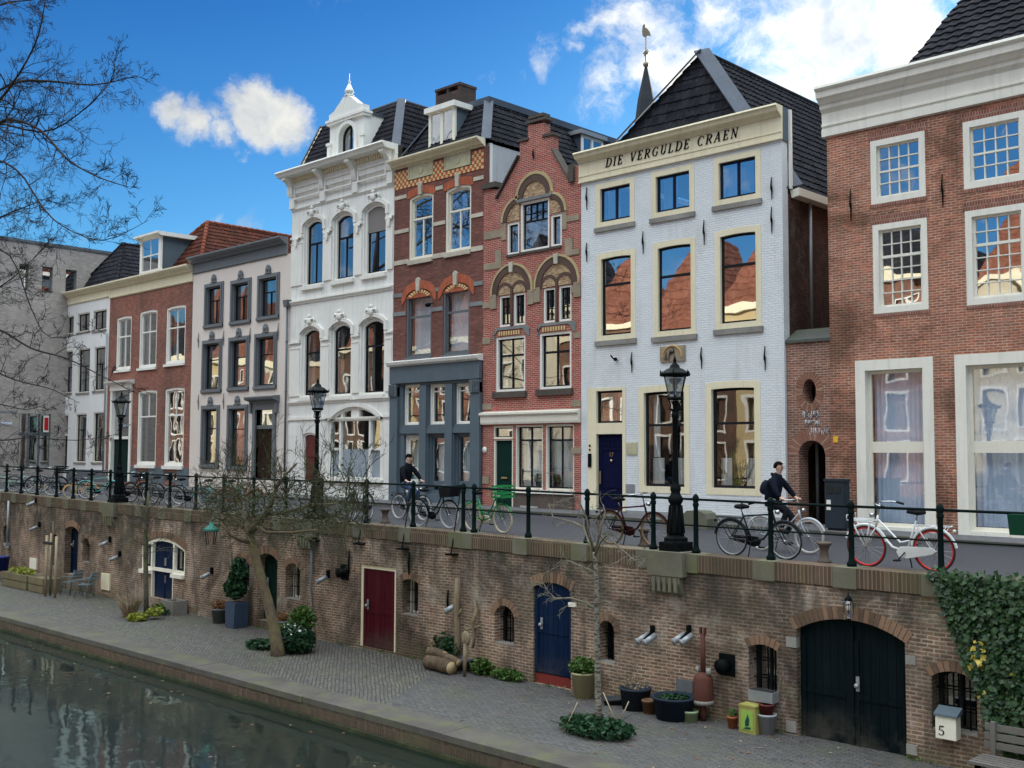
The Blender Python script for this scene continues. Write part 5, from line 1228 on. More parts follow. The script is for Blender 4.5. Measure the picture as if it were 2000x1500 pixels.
def qdoor(px,rise,mat,label,frame=None,dep=.32,leaf=1,thr=None,strap=True,fw=.1,boards=True):
    o=opening(px,rise); x0,x1,z0,z1,_=o
    if frame: MB().ring(arch(x0-.004,x1+.004,z0-.03,z1+.004,rise),arch(x0+fw,x1-fw,z0-.05,z1-fw,max(0,rise*.85)),YW+.03,YW+dep).build('door_frame',frame,q); i=fw-.01
    else: i=-.01
    zl=z0+(.22 if thr else 0)
    m=MB(); ip=arch(x0+i,x1-i,zl,z1-(i if i>0 else 0),max(0,rise*.9))
    m.prism(ip,YW+dep-.06,YW+dep)
    d=m.build('cellar_door',mat,q); d['label']=label
    hh=(z1-rise-z0)
    m=MB(); n=leaf
    W_=(x1-x0-2*i)/n
    for k in range(n):
        a=x0+i+W_*k+.03; b=a+W_-.06
        m.box(a,a+.09,YW+dep-.085,YW+dep-.05,zl+.02,z1-rise-.1).box(b-.09,b,YW+dep-.085,YW+dep-.05,zl+.02,z1-rise-.1)
        m.box(a+.003,b-.003,YW+dep-.08,YW+dep-.05,zl+.03,zl+.2).box(a,b,YW+dep-.08,YW+dep-.05,zl+hh*.42,zl+hh*.42+.1)
    if n==2: m.box((x0+x1)/2-.035,(x0+x1)/2+.035,YW+dep-.1,YW+dep-.05,zl,z1-rise*.2-.08)
    m.build('door_boards',mat,d)
    m=MB(); xk=x0+(x1-x0)*(.55 if n==2 else .2); m.sphere((xk,YW+dep-.14,zl+1.05),.045,8,6).box(xk-.03,xk+.03,YW+dep-.1,YW+dep-.08,zl+.95,zl+1.2); m.build('door_handle',ZINC,d)
    if thr: MB().box(x0+.01,x1-.01,YW+.06,YW+dep,z0-.02,z0+.21).build('threshold',thr,d)
    return o
def qwin(px,rise,grid=(2,3),frame=BLACKP,bars=True,label=None,dep=.3,light=False,reveal_m=None):
    o=opening(px,rise,w=.16); x0,x1,z0,z1,_=o
    w_=MB().ring(arch(x0-.003,x1+.003,z0-.003,z1+.003,rise),arch(x0+.06,x1-.06,z0+.06,z1-.06,rise*.85),YW+dep-.02,YW+dep+.06).box((x0+x1)/2-.02,(x0+x1)/2+.02,YW+dep-.015,YW+dep+.05,z0,z1-.05).build('cellar_window',frame,q)
    if label: w_['label']=label
    MB().prism(arch(x0+.03,x1-.03,z0+.03,z1-.03,rise*.9),YW+dep+.02,YW+dep+.026).build('pane',GLASSD,w_)
    MB().box(x0-.02,x1+.02,YW+.02,YW+dep,z0-.05,z0+.03).build('sill',SILL,w_)
    if bars:
        m=MB(); n=grid[0]+1
        for k in range(1,n+1): xb=x0+(x1-x0)*k/(n+1); m.tube([(xb,YW+dep-.1,z0),(xb,YW+dep-.1,z1-.02)],.013,6)
        for k in range(1,grid[1]): zb_=z0+(z1-z0)*k/grid[1]; m.tube([(x0,YW+dep-.1,zb_),(x1,YW+dep-.1,zb_)],.012,6)
        m.build('window_bars',IRON,w_)
    return o
NAVD=planks("quay_navy_door",(.003,.009,.026)); NAV2=planks("quay_blue_door",(.003,.011,.036)); GRD=planks("quay_green_door",(.003,.014,.011)); RED=planks("quay_red_door",(.05,.005,.010),.2); BGD=planks("quay_blackgreen_door",(.002,.006,.008))
qdoor((-22,-6,1012,1090),.12,BGD,"dark cellar door at the left end of the quay wall")
qwin((7,18,1025,1070),.12,label="narrow arched cellar window near the grey downpipe")
qwin((101,113,1043,1108),.2,label="slim arched niche window behind the staked tree")
qdoor((126,152,1028,1122),.15,NAVD,"tall navy arched cellar door behind the garden chairs")
qwin((161,175,1051,1099),.2,label="small arched cellar window right of the tall navy door")
# blue door with side lights under one wide arch
o=opening((276,361,1051,1170),.3); x0,x1,z0,z1,_=o
xa,xb=P(295,1100,YW).x,P(338,1100,YW).x; zsl=Z(350,1122,YW)
MB().ring(arch(x0-.004,x1+.004,zsl,z1+.004,.3),arch(x0+.09,x1-.09,zsl+.1,z1-.1,.26),YW+.02,YW+.2).box(xa-.05,xa+.05,YW+.015,YW+.22,z0,z1-.14).box(xb-.05,xb+.05,YW+.015,YW+.22,z0,z1-.14).build('door_frame',PALEC,q)
d=MB().box(xa+.05,xb-.05,YW+.12,YW+.18,z0,z1-.3).box(xa+.05,xb-.05,YW+.13,YW+.17,z1-.3,z1-.12).box((xa+xb)/2-.01,(xa+xb)/2+.01,YW+.1,YW+.12,z0,z1-.2).build('cellar_door',NAV2,q); d['label']="blue cellar door with cream framed side lights"
MB().box((xa+xb)/2+.04,(xa+xb)/2+.07,YW+.09,YW+.12,z0+.5,z0+.75).box((xa+xb)/2+.02,(xa+xb)/2+.09,YW+.08,YW+.12,z0+1.05,z0+1.3).box((xa+xb)/2+.04,(xa+xb)/2+.07,YW+.09,YW+.12,z0+1.8,z0+2.0).build('door_hinge',ZINC,d)
for a,b in ((x0+.05,xa-.05),(xb+.05,x1-.05)):
    w_=MB().ring(arch(a,b,zsl+.1,z1-.3),arch(a+.05,b-.05,zsl+.16,z1-.36),YW+.12,YW+.16).box((a+b)/2-.012,(a+b)/2+.012,YW+.12,YW+.15,zsl+.1,z1-.3).build('side_light',BLACKP,q)
    MB().box(a,b,YW+.15,YW+.155,zsl+.1,z1-.12).build('pane',GLASSD,w_)
    MB().box(a-.05,b+.04,YW-.1,YW+.2,zsl-.12,zsl+.0).build('sill',PALEC,w_)
    MB().box(a-.05,b+.05,YW+.012,YW+.3,z0-.02,zsl-.122).build('apron_wall',QB,w_)
qwin((461,487,1089,1152),.2,frame=WTRIM,label="arched barred cellar window behind the tall potted shrub")
qdoor((502,541,1081,1214),.17,GRD,"dark green arched cellar door behind the leaning tree")
qwin((557,586,1100,1171),.17,frame=WTRIM,label="arched barred cellar window between the leaning tree and the red door")
qdoor((703,773,1106,1268),0,RED,"dark red board door in a cream frame",CREAM,.12,1,None,True,.09)
qwin((785,817,1131,1202),.08,frame=PALEC,label="barred cellar window right of the red door")
qwin((966,1004,1183,1259),.22,label="round headed barred cellar window left of the blue door")
qdoor((1042,1115,1138,1340),.13,NAV2,"tall blue cellar door above a red threshold",None,.12,1,stone("red_threshold",(.2,.03,.025),.0),True)
qwin((1170,1200,1212,1295),.2,label="round headed barred cellar window behind the birch trunk")
qwin((1462,1518,1259,1362),.08,frame=BLACKP,label="barred cellar window above the yellow can",light=True)
qdoor((1557,1769,1211,1476),.27,BGD,"wide double cellar door, black green, under a broad brick arch",None,.2,2)
qwin((1820,1908,1312,1432),.12,label="cellar window beside the ivy")
# wall sheet following the street level
xs=[x for x in XS if -78<x<4]; xs=[-78]+xs+[4]
outer=[(-78,ZW-.4),(4,ZW-.4)]+[(x,zs(x)-.3) for x in xs[::-1]]
# openings that reach the ground are cut as notches in the outline
low=[h_ for h_ in hol if min(b for a,b in h_)<ZW+.03]; high=[h_ for h_ in hol if h_ not in low]
MB().wall(outer,[[(a,max(b,ZW-.02)) for a,b in h_] for h_ in low]+high,YW,.34,.5).build('wall',QB,q)
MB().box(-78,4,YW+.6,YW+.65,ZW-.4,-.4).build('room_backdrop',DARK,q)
# coping: brick on edge with natural stone blocks at the railing posts
posts=[11,40,71,109,142,177,214,285,331,382,436,495,558,628,716,807,905,926,1032,1147,1276,1359,1505,1662,1836,2040,2290]
px_=[P(p,1000,YR).x for p in posts]+[P(-20,960,YR).x,P(-55,960,YR).x]
SOL2=brick("coping_soldier",(.14,.085,.06),(.075,.05,.035),(.24,.19,.13),.075,.6,.013,.6,(.05,.045,.03),0,.9,.35)
cs=stone("coping_stone",(.17,.16,.12),.6)
blocks=sorted([(x-.22,x+.22) for x in px_]); bl2=[]
for a,b in blocks:
    if bl2 and a<bl2[-1][1]+.3: bl2[-1]=(bl2[-1][0],b)
    else: bl2.append((a,b))
def slab(m,a,b,y0,y1,dz0,dz1):
    n=max(1,int((b-a)/1.5)); 
    for i in range(n):
        p,r_=a+(b-a)*i/n,a+(b-a)*(i+1)/n
        m.add([(p,y0,zs(p)+dz0),(r_,y0,zs(r_)+dz0),(r_,y1,zs(r_)+dz0),(p,y1,zs(p)+dz0),(p,y0,zs(p)+dz1),(r_,y0,zs(r_)+dz1),(r_,y1,zs(r_)+dz1),(p,y1,zs(p)+dz1)],[(0,3,2,1),(4,5,6,7),(0,1,5,4),(1,2,6,5),(2,3,7,6),(3,0,4,7)])
for a,b in bl2:
    m=MB(); slab(m,a,b,YW-.04,YW+.5,-.32,.035); m.build('coping_stone',cs,q)
ed=[-78]+[v for ab in bl2 for v in ab]+[4]
for a,b in zip(ed[::2],ed[1::2]):
    if b-a>.05:
        m=MB(); slab(m,a+.003,b-.003,YW-.03,YW+.5,-.302,.03); m.build('coping',SOL2,q)
# corbelled stone consoles carrying the lamps
LX=[P(1320,1060,YR-.02).x,P(617,1000,YR-.02).x,P(232,968,YR-.02).x]
for x in LX:
    z=zs(x); m=MB().box(x-.42,x+.42,YW-.16,YW+.5,z-.42,z+.05).prism([(YW-.14,z-.42),(YW-.14,z-.55),(YW-.05,z-.75),(YW+.01,z-.8),(YW+.01,z-.42)],x-.34,x+.34,ax='x')
    for k in range(5): m.box(x-.3+k*.13,x-.23+k*.13,YW-.17,YW-.12,z-.72,z-.45)
    m.build('lamp_console',cs,q)
# damp staining bands and small fittings of the wall
for p_,a,b in ((684,1075,1120),(801,1078,1122),(877,1152,1192)): 
    x,z1=G(p_,a); _,z0=G(p_,b); MB().tube([(x,YW-.03,z0),(x,YW-.05,(z0+z1)/2),(x,YW-.03,z1)],[.018,.028,.018],6).build('wall_anchor',IRON,q)
for (a,b,c,d) in [(1536,1556,1244,1264),(1536,1556,1408,1430),(1769,1789,1280,1298),(1771,1792,1454,1474)]:
    x0,x1,z0,z1=rect(a,b,c,d,YW); MB().box(x0,x1,YW-.02,YW+.1,z0,z1).build('quoin_stone',SILL,q)
for (a,b,c,d,mt) in [(60,73,1090,1112,PALEC),(200,216,1120,1152,CREAM),(640,690,1195,1240,None)]:
    if mt: x0,x1,z0,z1=rect(a,b,c,d,YW); MB().box(x0,x1,YW-.05,YW+.01,z0,z1).build('meter_cover',mt,q)
x0,x1,z0,z1=rect(1112,1126,1177,1185,YW); MB().box(x0,x1,YW-.04,YW+.01,z0,z1).build('small_sign',PALEC,q)
m=MB(); x,z1=G(22,978); _,z0=G(19,1060); m.tube([(x,YW-.1,z0),(x,YW-.1,z1)],.05,8).box(x-.14,x+.14,YW-.2,YW-.01,z0-.12,z0); m.build('downpipe',ZINC,q)
m=MB(); x=P(612,1100,YW).x; m.tube([(x,YW-.06,Z(612,1055,YW)),(x,YW-.06,Z(612,1150,YW)),(x+.25,YW-.06,Z(620,1250,YW))],[.04,.03,.012],8); m.build('downpipe',DGREY,q)
# wall mounted floodlights
def flood(px,py,label,n=2,two=.0):
    p=P(px,py,YW-.25); t=thing('floodlight',label,'floodlight',(p.x,YW,p.z),0,'floodlights fixed on the quay wall')
    t_=MB().box(p.x-.035,p.x+.035,YW-.08,YW-.0,p.z+.05,p.z+.26).tube([(p.x,YW-.08,p.z+.12),(p.x,YW-.3,p.z+.02)],.03,6).build('bracket',IRON,t)
    for k in range(n):
        xo=p.x+(k-(n-1)/2)*.18
        o=len(t_.data.vertices)
        MB().tube([(xo+.04,YW-.12,p.z+.09),(xo-.03,YW-.36,p.z-.03)],[.06,.06],12,0).tube([(xo-.03,YW-.36,p.z-.03),(xo-.04,YW-.38,p.z-.04)],[.075,.075],12).build('lamp_head',ZINC,t)
for px,py,lb,n in [(1262,1250,"pair of grey floodlights left of the rusty stove pipe",2),(1333,1250,"pair of grey floodlights just right of the pale wall patch",2),(401,1126,"single floodlight left of the potted shrub",1),(628,1134,"floodlight pair near the thin downpipe by the leaning tree",1),(203,1063,"upper small floodlight at left above the cream meter cover",1),(222,1092,"lower floodlight at left on the sunlit strip of wall",1),(880,1190,"grey floodlight above the log pile",1),(66,1033,"slanting floodlight between the downpipe and the staked tree",1),(60,985,"dark floodlight high on the wall at far left",1)]: flood(px,py,lb,n)
for px,py,lb in [(674,1117,"black round vent hood left of the red door"),(1421,1298,"black vent hood between stove and barred window")]:
    p=P(px,py,YW); MBo=MB().box(p.x-.17,p.x+.17,YW-.03,YW-.003,p.z-.2,p.z+.2).tube([(p.x,YW-.02,p.z),(p.x-.05,YW-.22,p.z-.02)],[.12,.13],14)
    t=thing('vent_hood',lb,'vent',(p.x,YW,p.z)); MBo.build('hood',IRON,t)
# ============================================================= railing
rl=thing('quay_railing',"dark green black iron railing with round posts and two rails along the quay edge",'railing',(px_[10],YR,zs(px_[10])))
px_=sorted(px_)
for x in px_:
    z=zs(x)+.03
    o=MB().lathe([(.085,0),(.085,.06),(.06,.1),(.05,.16),(.046,.9),(.06,.93),(.06,.97),(.045,.99),(.062,1.03),(.066,1.08),(.05,1.12),(.02,1.16)],(x,YR,z),12).build('post',IRONG,rl)
for i,(a,b) in enumerate(zip(px_,px_[1:])):
    if b-a>3.2: continue
    za,zb=zs(a)+.03,zs(b)+.03
    MB().tube([(a,YR,za+1.05),(b,YR,zb+1.05)],.024,8).build('top_rail',IRONG,rl)
    MB().tube([(a,YR,za+.54),(b,YR,zb+.54)],.016,8).build('mid_rail',IRONG,rl)
for px,yb in ((785,1072),(881,1083),(612,1056),(700,1062)):
    x,z=F(px,yb,YW-.12); xt=P(px+18,975,YR).x
    MB().tube([(xt,YR,zs(xt)+1.0),(x,YW-.12,z+.02)],.014,6).box(x-.13,x+.13,YW-.2,YW-.0,z-.02,z+.02).build('strut',IRON,rl)
# green sign panel on the rail, far right
x0,x1=P(1976,1010,YR-.05).x,P(2040,1010,YR-.05).x; z0,z1=Z(1990,1044,YR-.05),Z(1990,1004,YR-.05)
t=thing('rail_planter',"dark green flower box hanging on the railing at the right edge",'planter',((x0+x1)/2,YR-.1,z0))
MB().prism([(x0+.03,z0),(x1-.03,z0),(x1,z1),(x0,z1)],YR-.25,YR-.05).build('box',paint("planter_green",(.01,.05,.03),.4),t)
# ============================================================= street lamps
LG=glassm("lantern_glass",.1,(.86,.88,.9),.1)
BULB=plain("lamp_bulb",(.7,.7,.65),.3)
def lamp(loc,label,s=1.):
    t=thing('street_lamp',label,'street lamp',loc,0,'cast iron street lamps along the canal')
    b=MB().lathe([(.30,0),(.30,.16),(.27,.2),(.27,.26),(.2,.3),(.19,.33)],(0,0,0),8,0,False,1,R(22.5)).box(-.27,.27,-.27,.27,0,.18)
    b.build('base',IRON,t,True)
    c=MB().lathe([(.19,.33),(.185,.4),(.15,.75),(.125,.95),(.15,.98),(.17,1.02),(.17,1.08),(.12,1.14),(.10,1.2),(.12,1.24),(.12,1.3),(.085,1.34),(.075,1.42),(.065,2.0),(.058,2.72),(.085,2.75),(.09,2.8),(.06,2.84),(.045,2.9),(.06,3.0),(.10,3.08)],(0,0,0),16)
    for k in range(8):
        a=k*math.pi/4; c.tube([(math.cos(a)*.19,math.sin(a)*.19,.36),(math.cos(a)*.135,math.sin(a)*.135,.93)],.022,5)
    c.build('column',IRON,t,True)
    br=MB()
    for k in range(4):
        a=k*math.pi/2+.4; ca,sa=math.cos(a),math.sin(a)
        br.tube([(ca*.05,sa*.05,2.86),(ca*.13,sa*.13,2.92),(ca*.1,sa*.1,3.02),(ca*.16,sa*.16,3.12)],.014,6)
    br.lathe([(.17,3.1),(.18,3.12),(.18,3.15),(.16,3.16)],(0,0,0),12); br.build('bracket',IRON,t,True)
    l=MB().lathe([(.155,3.16),(.27,3.6),(.265,3.6),(.15,3.165)],(0,0,0),6,0,False); ln=l.build('lantern',LG,t,True)
    f=MB()
    for k in range(6):
        a=k*math.pi/3; f.tube([(math.cos(a)*.155,math.sin(a)*.155,3.16),(math.cos(a)*.27,math.sin(a)*.27,3.6)],.009,5)
    f.build('lantern_frame',IRON,ln,True)
    MB().lathe([(.02,3.2),(.03,3.22),(.03,3.3),(.05,3.34),(.055,3.42),(.1,3.46),(.14,3.52),(.14,3.55)],(0,0,0),10).build('bulb',BULB,ln,True)
    r_=MB().lathe([(.27,3.59),(.335,3.6),(.35,3.64),(.33,3.66),(.27,3.69),(.2,3.74),(.12,3.77),(.1,3.82),(.07,3.85),(.03,3.88),(.045,3.92),(.03,3.96),(.008,4.03)],(0,0,0),12)
    for k in range(6):
        a=k*math.pi/3; r_.prism([(.335,3.62),(.37,3.66),(.345,3.72),(.33,3.66)],-.012,.012); o=len(r_.v)-8
        r_.v[o:]=[tuple(Matrix.Rotation(a,3,'Z')@Vector(v)) for v in r_.v[o:]]
    r_.build('lamp_roof',IRON,t,True)
    t.scale=(s*.92,s*.92,s*1.0); return t
hL=(Z(1320,690,YR)-zs(LX[0]))
lamp((LX[0],YR-.02,zs(LX[0])+.05),"large cast iron lamp post in front of the white painted brick house",.965)
lamp((LX[1],YR-.02,zs(LX[1])+.05),"lamp post rising behind the leaning tree, before the ornate white house",.965)
lamp((LX[2],YR-.02,zs(LX[2])+.05),"lamp post at the left, before the brick house door",.965)
p4=P(47,934,-1.9); lamp((p4.x,-1.9,.3),"farthest lamp post, by the modern grey building",.96)
# ============================================================= street furniture
RUST=paint("rusty_bollard",(.11,.085,.07),.7,.3)
def bollard(px,py,label,y=-7.6):
    p=P(px,py,y); t=tag(MB().lathe([(.13,0),(.13,.03),(.1,.06),(.08,.14),(.075,.22),(.1,.3),(.14,.34),(.14,.37),(.1,.38)],(p.x,y,zs(p.x)),14).build('mooring_bollard',RUST),label,'bollard','low bollards behind the railing')
bollard(752,1020,"low rusty bollard under the rail between the ornate white house and grey shop")
bollard(1258,1060,"low rusty bollard left of the big lamp post",-7.7)
bollard(1610,1088,"low rusty bollard in front of the dark litter bin",-7.8)
# litter bin
y=-1.35; x0,x1,z0,z1=rect(1611,1648,937,1040,y); BIN=paint('bin_dark',(.03,.04,.052),.45); zg=zs(x0)+.09
t=thing('litter_bin',"tall dark blue grey litter bin beside the passage arch",'litter bin',((x0+x1)/2,y,zg))
MB().box(x0,x1,y,y+.32,zg+.06,z1-.04).box(x0+.05,x1-.05,y+.05,y+.28,zg,zg+.06).build('body',BIN,t)
MB().box(x0-.02,x1+.02,y-.02,y+.34,z1-.04,z1+.02).build('lid',BIN,t)
w_=(x1-x0); MB().box(x0+w_*.12,x0+w_*.42,y-.012,y+.002,z1-.33,z1-.14).box(x0+w_*.52,x0+w_*.85,y-.012,y+.002,z1-.33,z1-.16).build('slot',DARK,t)
MB().box(x0+w_*.1,x0+w_*.32,y-.01,y-.002,z1-.75,z1-.5).build('sticker',WTRIM,t)
# rounded concrete block by the white house
y=-2.6; x0,x1,z0,z1=rect(1335,1381,998,1034,y)
tag(MB().prism([(x0,zs(x0)),(x1,zs(x1)),(x1,z1-.2),(x1-.08,z1-.06),(x1-.22,z1),(x0+.1,z1),(x0,z1-.08)],y,y+.5).build('concrete_block',stone("block_stone",(.17,.17,.13),.4)),"rounded mossy concrete block standing behind the big lamp post",'block')
# ============================================================= bicycles
random.seed(3)
TY=plain("black_tyre",(.02,.02,.022),.7); CHR=plain("chrome",(.5,.52,.54),.25,1.); SPK=plain("spoke_steel",(.4,.42,.44),.35,1.); LEA=paint("saddle_black",(.015,.015,.018),.4); 
def bike(label,fc,rim=(.35,.36,.38),tyre=None,opts=(),name='bicycle',guard=None,group='bicycles parked along the railing'):
    key="bike_paint_%d_%d_%d"%tuple(int(v*999) for v in fc); FM=paint(key,fc,.35,.15,0,.1); TM=TY if tyre is None else plain("tyre_%d_%d_%d"%tuple(int(v*99) for v in tyre),tyre,.6)
    RM=plain("rim_%d_%d_%d"%tuple(int(v*99) for v in rim),rim,.4,.3)
    t=thing(name,label,'bicycle',(0,0,0),0,group)
    rr=.34
    for s_ in (-1,1):
        x=.56*s_
        w_=MB().torus((x,0,rr),rr-.035,.014,'y',32,6,0,sx=1.2)
        for k in range(18):
            a=k*math.pi/9; o=.02 if k%2 else -.02
            w_.tube([(x,o,rr),(x+math.cos(a)*(rr-.04),0,rr+math.sin(a)*(rr-.04))],.0028,3,1,False)
        w_.tube([(x,-.045,rr),(x,.045,rr)],.022,8,1); wo=w_.build('wheel',[RM,SPK],t,True)
        MB().torus((x,0,rr),rr-.017,.019,'y',36,8).build('tyre',TM,wo,True)
        MB().torus((x,0,rr),rr+.018,.028,'y',20,4,0,R(20 if s_>0 else 10),R(170 if s_<0 else 165),.9).build('mudguard',guard or FM,t,True)
    f=MB(); bb=(-.12,0,.29); st=(-.3,0,.80); ht=(.33,0,.86); hb=(.38,0,.66)
    f.tube([bb,st],.017,8).tube([hb,ht],.02,8)
    if 'men' in opts: f.tube([(-.285,0,.76),(.33,0,.82)],.016,8)
    elif 'curve' in opts: f.tube([ht,(.2,0,.62),(.02,0,.44),(-.2,0,.5)],.018,8)
    else: f.tube([(.34,0,.8),(-.02,0,.44),(-.19,0,.48)],.016,8)
    f.tube([hb,(.12,0,.36),bb],.02,8)
    for y in (-.05,.05): f.tube([bb,(-.56,y,rr)],.011,6).tube([(-.29,y*.3,.74),(-.56,y,rr)],.01,6).tube([hb,(.42,y,.58),(.56,y,rr)],.012,6)
    f.build('frame',FM,t,True)
    MB().tube([st,(-.33,0,.9)],.013,6,1).lathe([(.02,0),(.1,.02),(.11,.05),(.08,.08),(.02,.09)],(-.36,0,.89),12,0,True,.75).tube([(-.32,0,.945),(-.16,0,.935)],[.06,.025],8).build('saddle',[LEA,CHR],t,True)
    h=MB().tube([ht,(.3,0,1.02),(.3,0,1.06)],.013,8,0).tube([(.06,-.29,1.03),(.2,-.27,1.06),(.33,-.12,1.07),(.3,0,1.06),(.33,.12,1.07),(.2,.27,1.06),(.06,.29,1.03)],.012,8,0)
    for y in (-1,1): h.tube([(.02,y*.295,1.02),(.14,y*.285,1.05)],.018,8,1)
    h.build('handlebar',[CHR,LEA],t,True)
    MB().prism([(-.02,.22),(.02,.3),(-.04,.38),(-.16,.39),(-.56,.39),(-.62,.34),(-.56,.29),(-.14,.2)],.05,.08).build('chain_guard',guard or (FM if ('fullguard' in opts or 'white' in opts) else CREAM if 'crate' in opts else LEA),t,True)
    MB().tube([(-.12,-.1,.29),(-.12,.1,.29)],.012,6).tube([(-.12,.1,.29),(-.02,.11,.18)],.01,6).tube([(-.12,-.1,.29),(-.22,-.11,.4)],.01,6).box(-.07,.03,.11,.2,.165,.185).box(-.27,-.17,-.2,-.11,.39,.41).torus((-.12,.06,.29),.09,.008,'y',18,4).build('pedals',LEA,t,True)
    MB().tube([(-.3,.06,.72),(-.86,.06,.73)],.007,5).tube([(-.3,-.06,.72),(-.86,-.06,.73)],.007,5).tube([(-.86,-.06,.73),(-.86,.06,.73)],.007,5).tube([(-.58,-.06,.725),(-.58,.06,.725)],.006,5).tube([(-.8,.07,.73),(-.57,.06,.34)],.006,5).tube([(-.8,-.07,.73),(-.57,-.06,.34)],.006,5).sphere((-.9,0,.66),.03,8,5).build('carrier',FM if 'white' in opts else LEA,t,True)
    MB().tube([(-.14,-.03,.27),(-.1,-.2,.01)],.011,6).build('kickstand',LEA,t,True)
    MB().tube([(.4,0,.86),(.46,0,.86)],[.035,.045],10).build('headlight',CHR,t,True)
    if 'crate' in opts:
        m=MB(); 
        for z in (.88,1.0,1.12):
            m.ring([(.4,-.2),(.78,-.2),(.78,.2),(.4,.2)],[(.41,-.19),(.77,-.19),(.77,.19),(.41,.19)],z,z+.02)
        o=0; m.v=[(a,c,b) for a,b,c in m.v]
        m=MB()
        for z in (.86,.94,1.02,1.1):
            m.box(.4,.8,-.21,-.2,z,z+.035).box(.4,.8,.2,.21,z,z+.035).box(.4,.41,-.2,.2,z,z+.035).box(.79,.8,-.2,.2,z,z+.035)
        for x in (.41,.54,.67,.79):
            for y in (-.205,.205): m.tube([(x,y,.85),(x,y,1.13)],.01,4)
        m.box(.4,.8,-.2,.2,.85,.86); m.build('crate',FM if 'cratecol' in opts else LEA,t,True)
        MB().tube([(.44,.1,.85),(.56,.05,.36)],.008,5).tube([(.44,-.1,.85),(.56,-.05,.36)],.008,5).build('front_carrier',FM if 'cratecol' in opts else LEA,t,True)
    if 'bag' in opts:
        MB().prism([(.42,.78),(.75,.8),(.85,1.08),(.38,1.02)],-.18,.18).build('basket',LEA,t,True)
    if 'rack' in opts:
        m=MB()
        for y in (-.15,-.05,.05,.15): m.tube([(.42,y,.76),(.8,y,.78)],.008,5)
        m.tube([(.42,-.16,.76),(.42,.16,.76)],.01,5).tube([(.8,-.16,.78),(.8,.16,.78),(.8,.16,.86),(.8,-.16,.86),(.8,-.16,.78)],.01,5)
        for y in (-.08,.08): m.tube([(.76,y,.78),(.56,y*.7,.33)],.013,6).tube([(.44,y,.76),(.5,y*.7,.55),(.56,y*.7,.33)],.013,6)
        m.build('front_rack',FM,t,True)
    return t
def put(t,px,y,rz=0,lean=0,s=1.,py=1000):
    x=P(px,py,y).x; t.location=(x,y,zs(x)+.004); t.rotation_euler=(lean,0,rz); t.scale=(s,s,s); return t
TR=R(180)
put(bike("white bicycle with bright red rims and front rack",(.72,.74,.76),(.75,.03,.035),(.05,.02,.02),('white','rack')),1757,-8.0,TR,R(-5),1.08)
put(bike("black bicycle with worn frame in front of the riding man with backpack",(.02,.025,.03),(.3,.33,.35),None,('men',)),1481,-8.0,0,R(4),1.04)
put(bike("old dark red step-through bicycle with black chain case left of the big lamp",(.035,.012,.015),(.25,.17,.1),(.13,.09,.05),('men','fullguard')),1236,-7.95,0,R(4),1.05)
put(bike("green bicycle with green front crate and cream chain guard",(.02,.22,.07),(.5,.45,.33),(.42,.38,.28),('curve','crate','cratecol')),953,-7.8,R(-4),R(3),1.0)
put(bike("black bicycle carrying a big black basket at the front",(.012,.018,.03),(.35,.38,.42),(.4,.4,.38),('curve','bag')),848,-7.85,R(2),R(3),1.0)
put(bike("black bicycle standing end-on beside the twiggy leaning tree",(.015,.02,.03),(.3,.3,.32),None,('curve',)),704,-7.6,R(-62),R(3),1.05)
b0=bike("dark bicycle with pale rear wheel right of the slender tree",(.02,.025,.035),(.45,.45,.45),(.3,.3,.28),('curve',)); put(b0,372,-7.55,R(40),R(3))
put(bike("pale mint small bicycle nearest the left edge",(.35,.55,.5),(.6,.7,.7),(.5,.6,.6),('curve',)),26,-7.5,R(48),R(3),.9)
put(bike("grey bicycle second from the left edge",(.12,.14,.16),(.4,.4,.42),None,('men',)),53,-7.5,R(45),R(3))
put(bike("black bicycle loaded with a crate between the left railing posts",(.015,.02,.03),(.35,.35,.37),None,('curve','crate')),88,-7.5,R(40),R(-4))
put(bike("dark blue bicycle showing one large wheel beside the crate bicycle",(.02,.03,.07),(.5,.5,.52),(.25,.25,.25),('curve',)),126,-7.5,R(38),R(3))
put(bike("small orange and cream child's bicycle",(.75,.38,.1),(.7,.6,.4),(.5,.4,.25),('curve',)),157,-7.6,R(75),R(3),.72)
put(bike("turquoise bicycle leaning left of the left lamp post",(.12,.42,.42),(.5,.55,.55),None,('men',)),194,-7.5,R(35),R(6))
put(bike("black bicycle just right of the left lamp post",(.015,.015,.02),(.3,.3,.3),None,('curve',)),252,-7.5,R(35),R(-3))
put(bike("brown black bicycle crossing in front of the brick house plinth",(.05,.03,.025),(.4,.4,.4),None,('men',)),280,-7.2,R(25),R(3))
put(bike("slate grey bicycle with chrome rims left of the dark one with a pale wheel",(.07,.09,.11),(.5,.52,.55),None,('curve',)),322,-7.3,R(30),R(3))
put(bike("teal bicycle half hidden behind the left twigs of the leaning tree",(.06,.25,.27),(.45,.5,.5),None,('curve',)),425,-7.5,R(30),R(3))
put(bike("red bicycle hidden deep behind the leaning tree crown",(.3,.03,.03),(.4,.4,.4),None,('curve',)),470,-7.3,R(25),R(3))
put(bike("black bicycle leaning on the ornate white house beside the red door",(.02,.02,.025),(.4,.4,.42),None,('men',),group='bicycles leaning on house walls'),560,-1.0,0,R(-8))
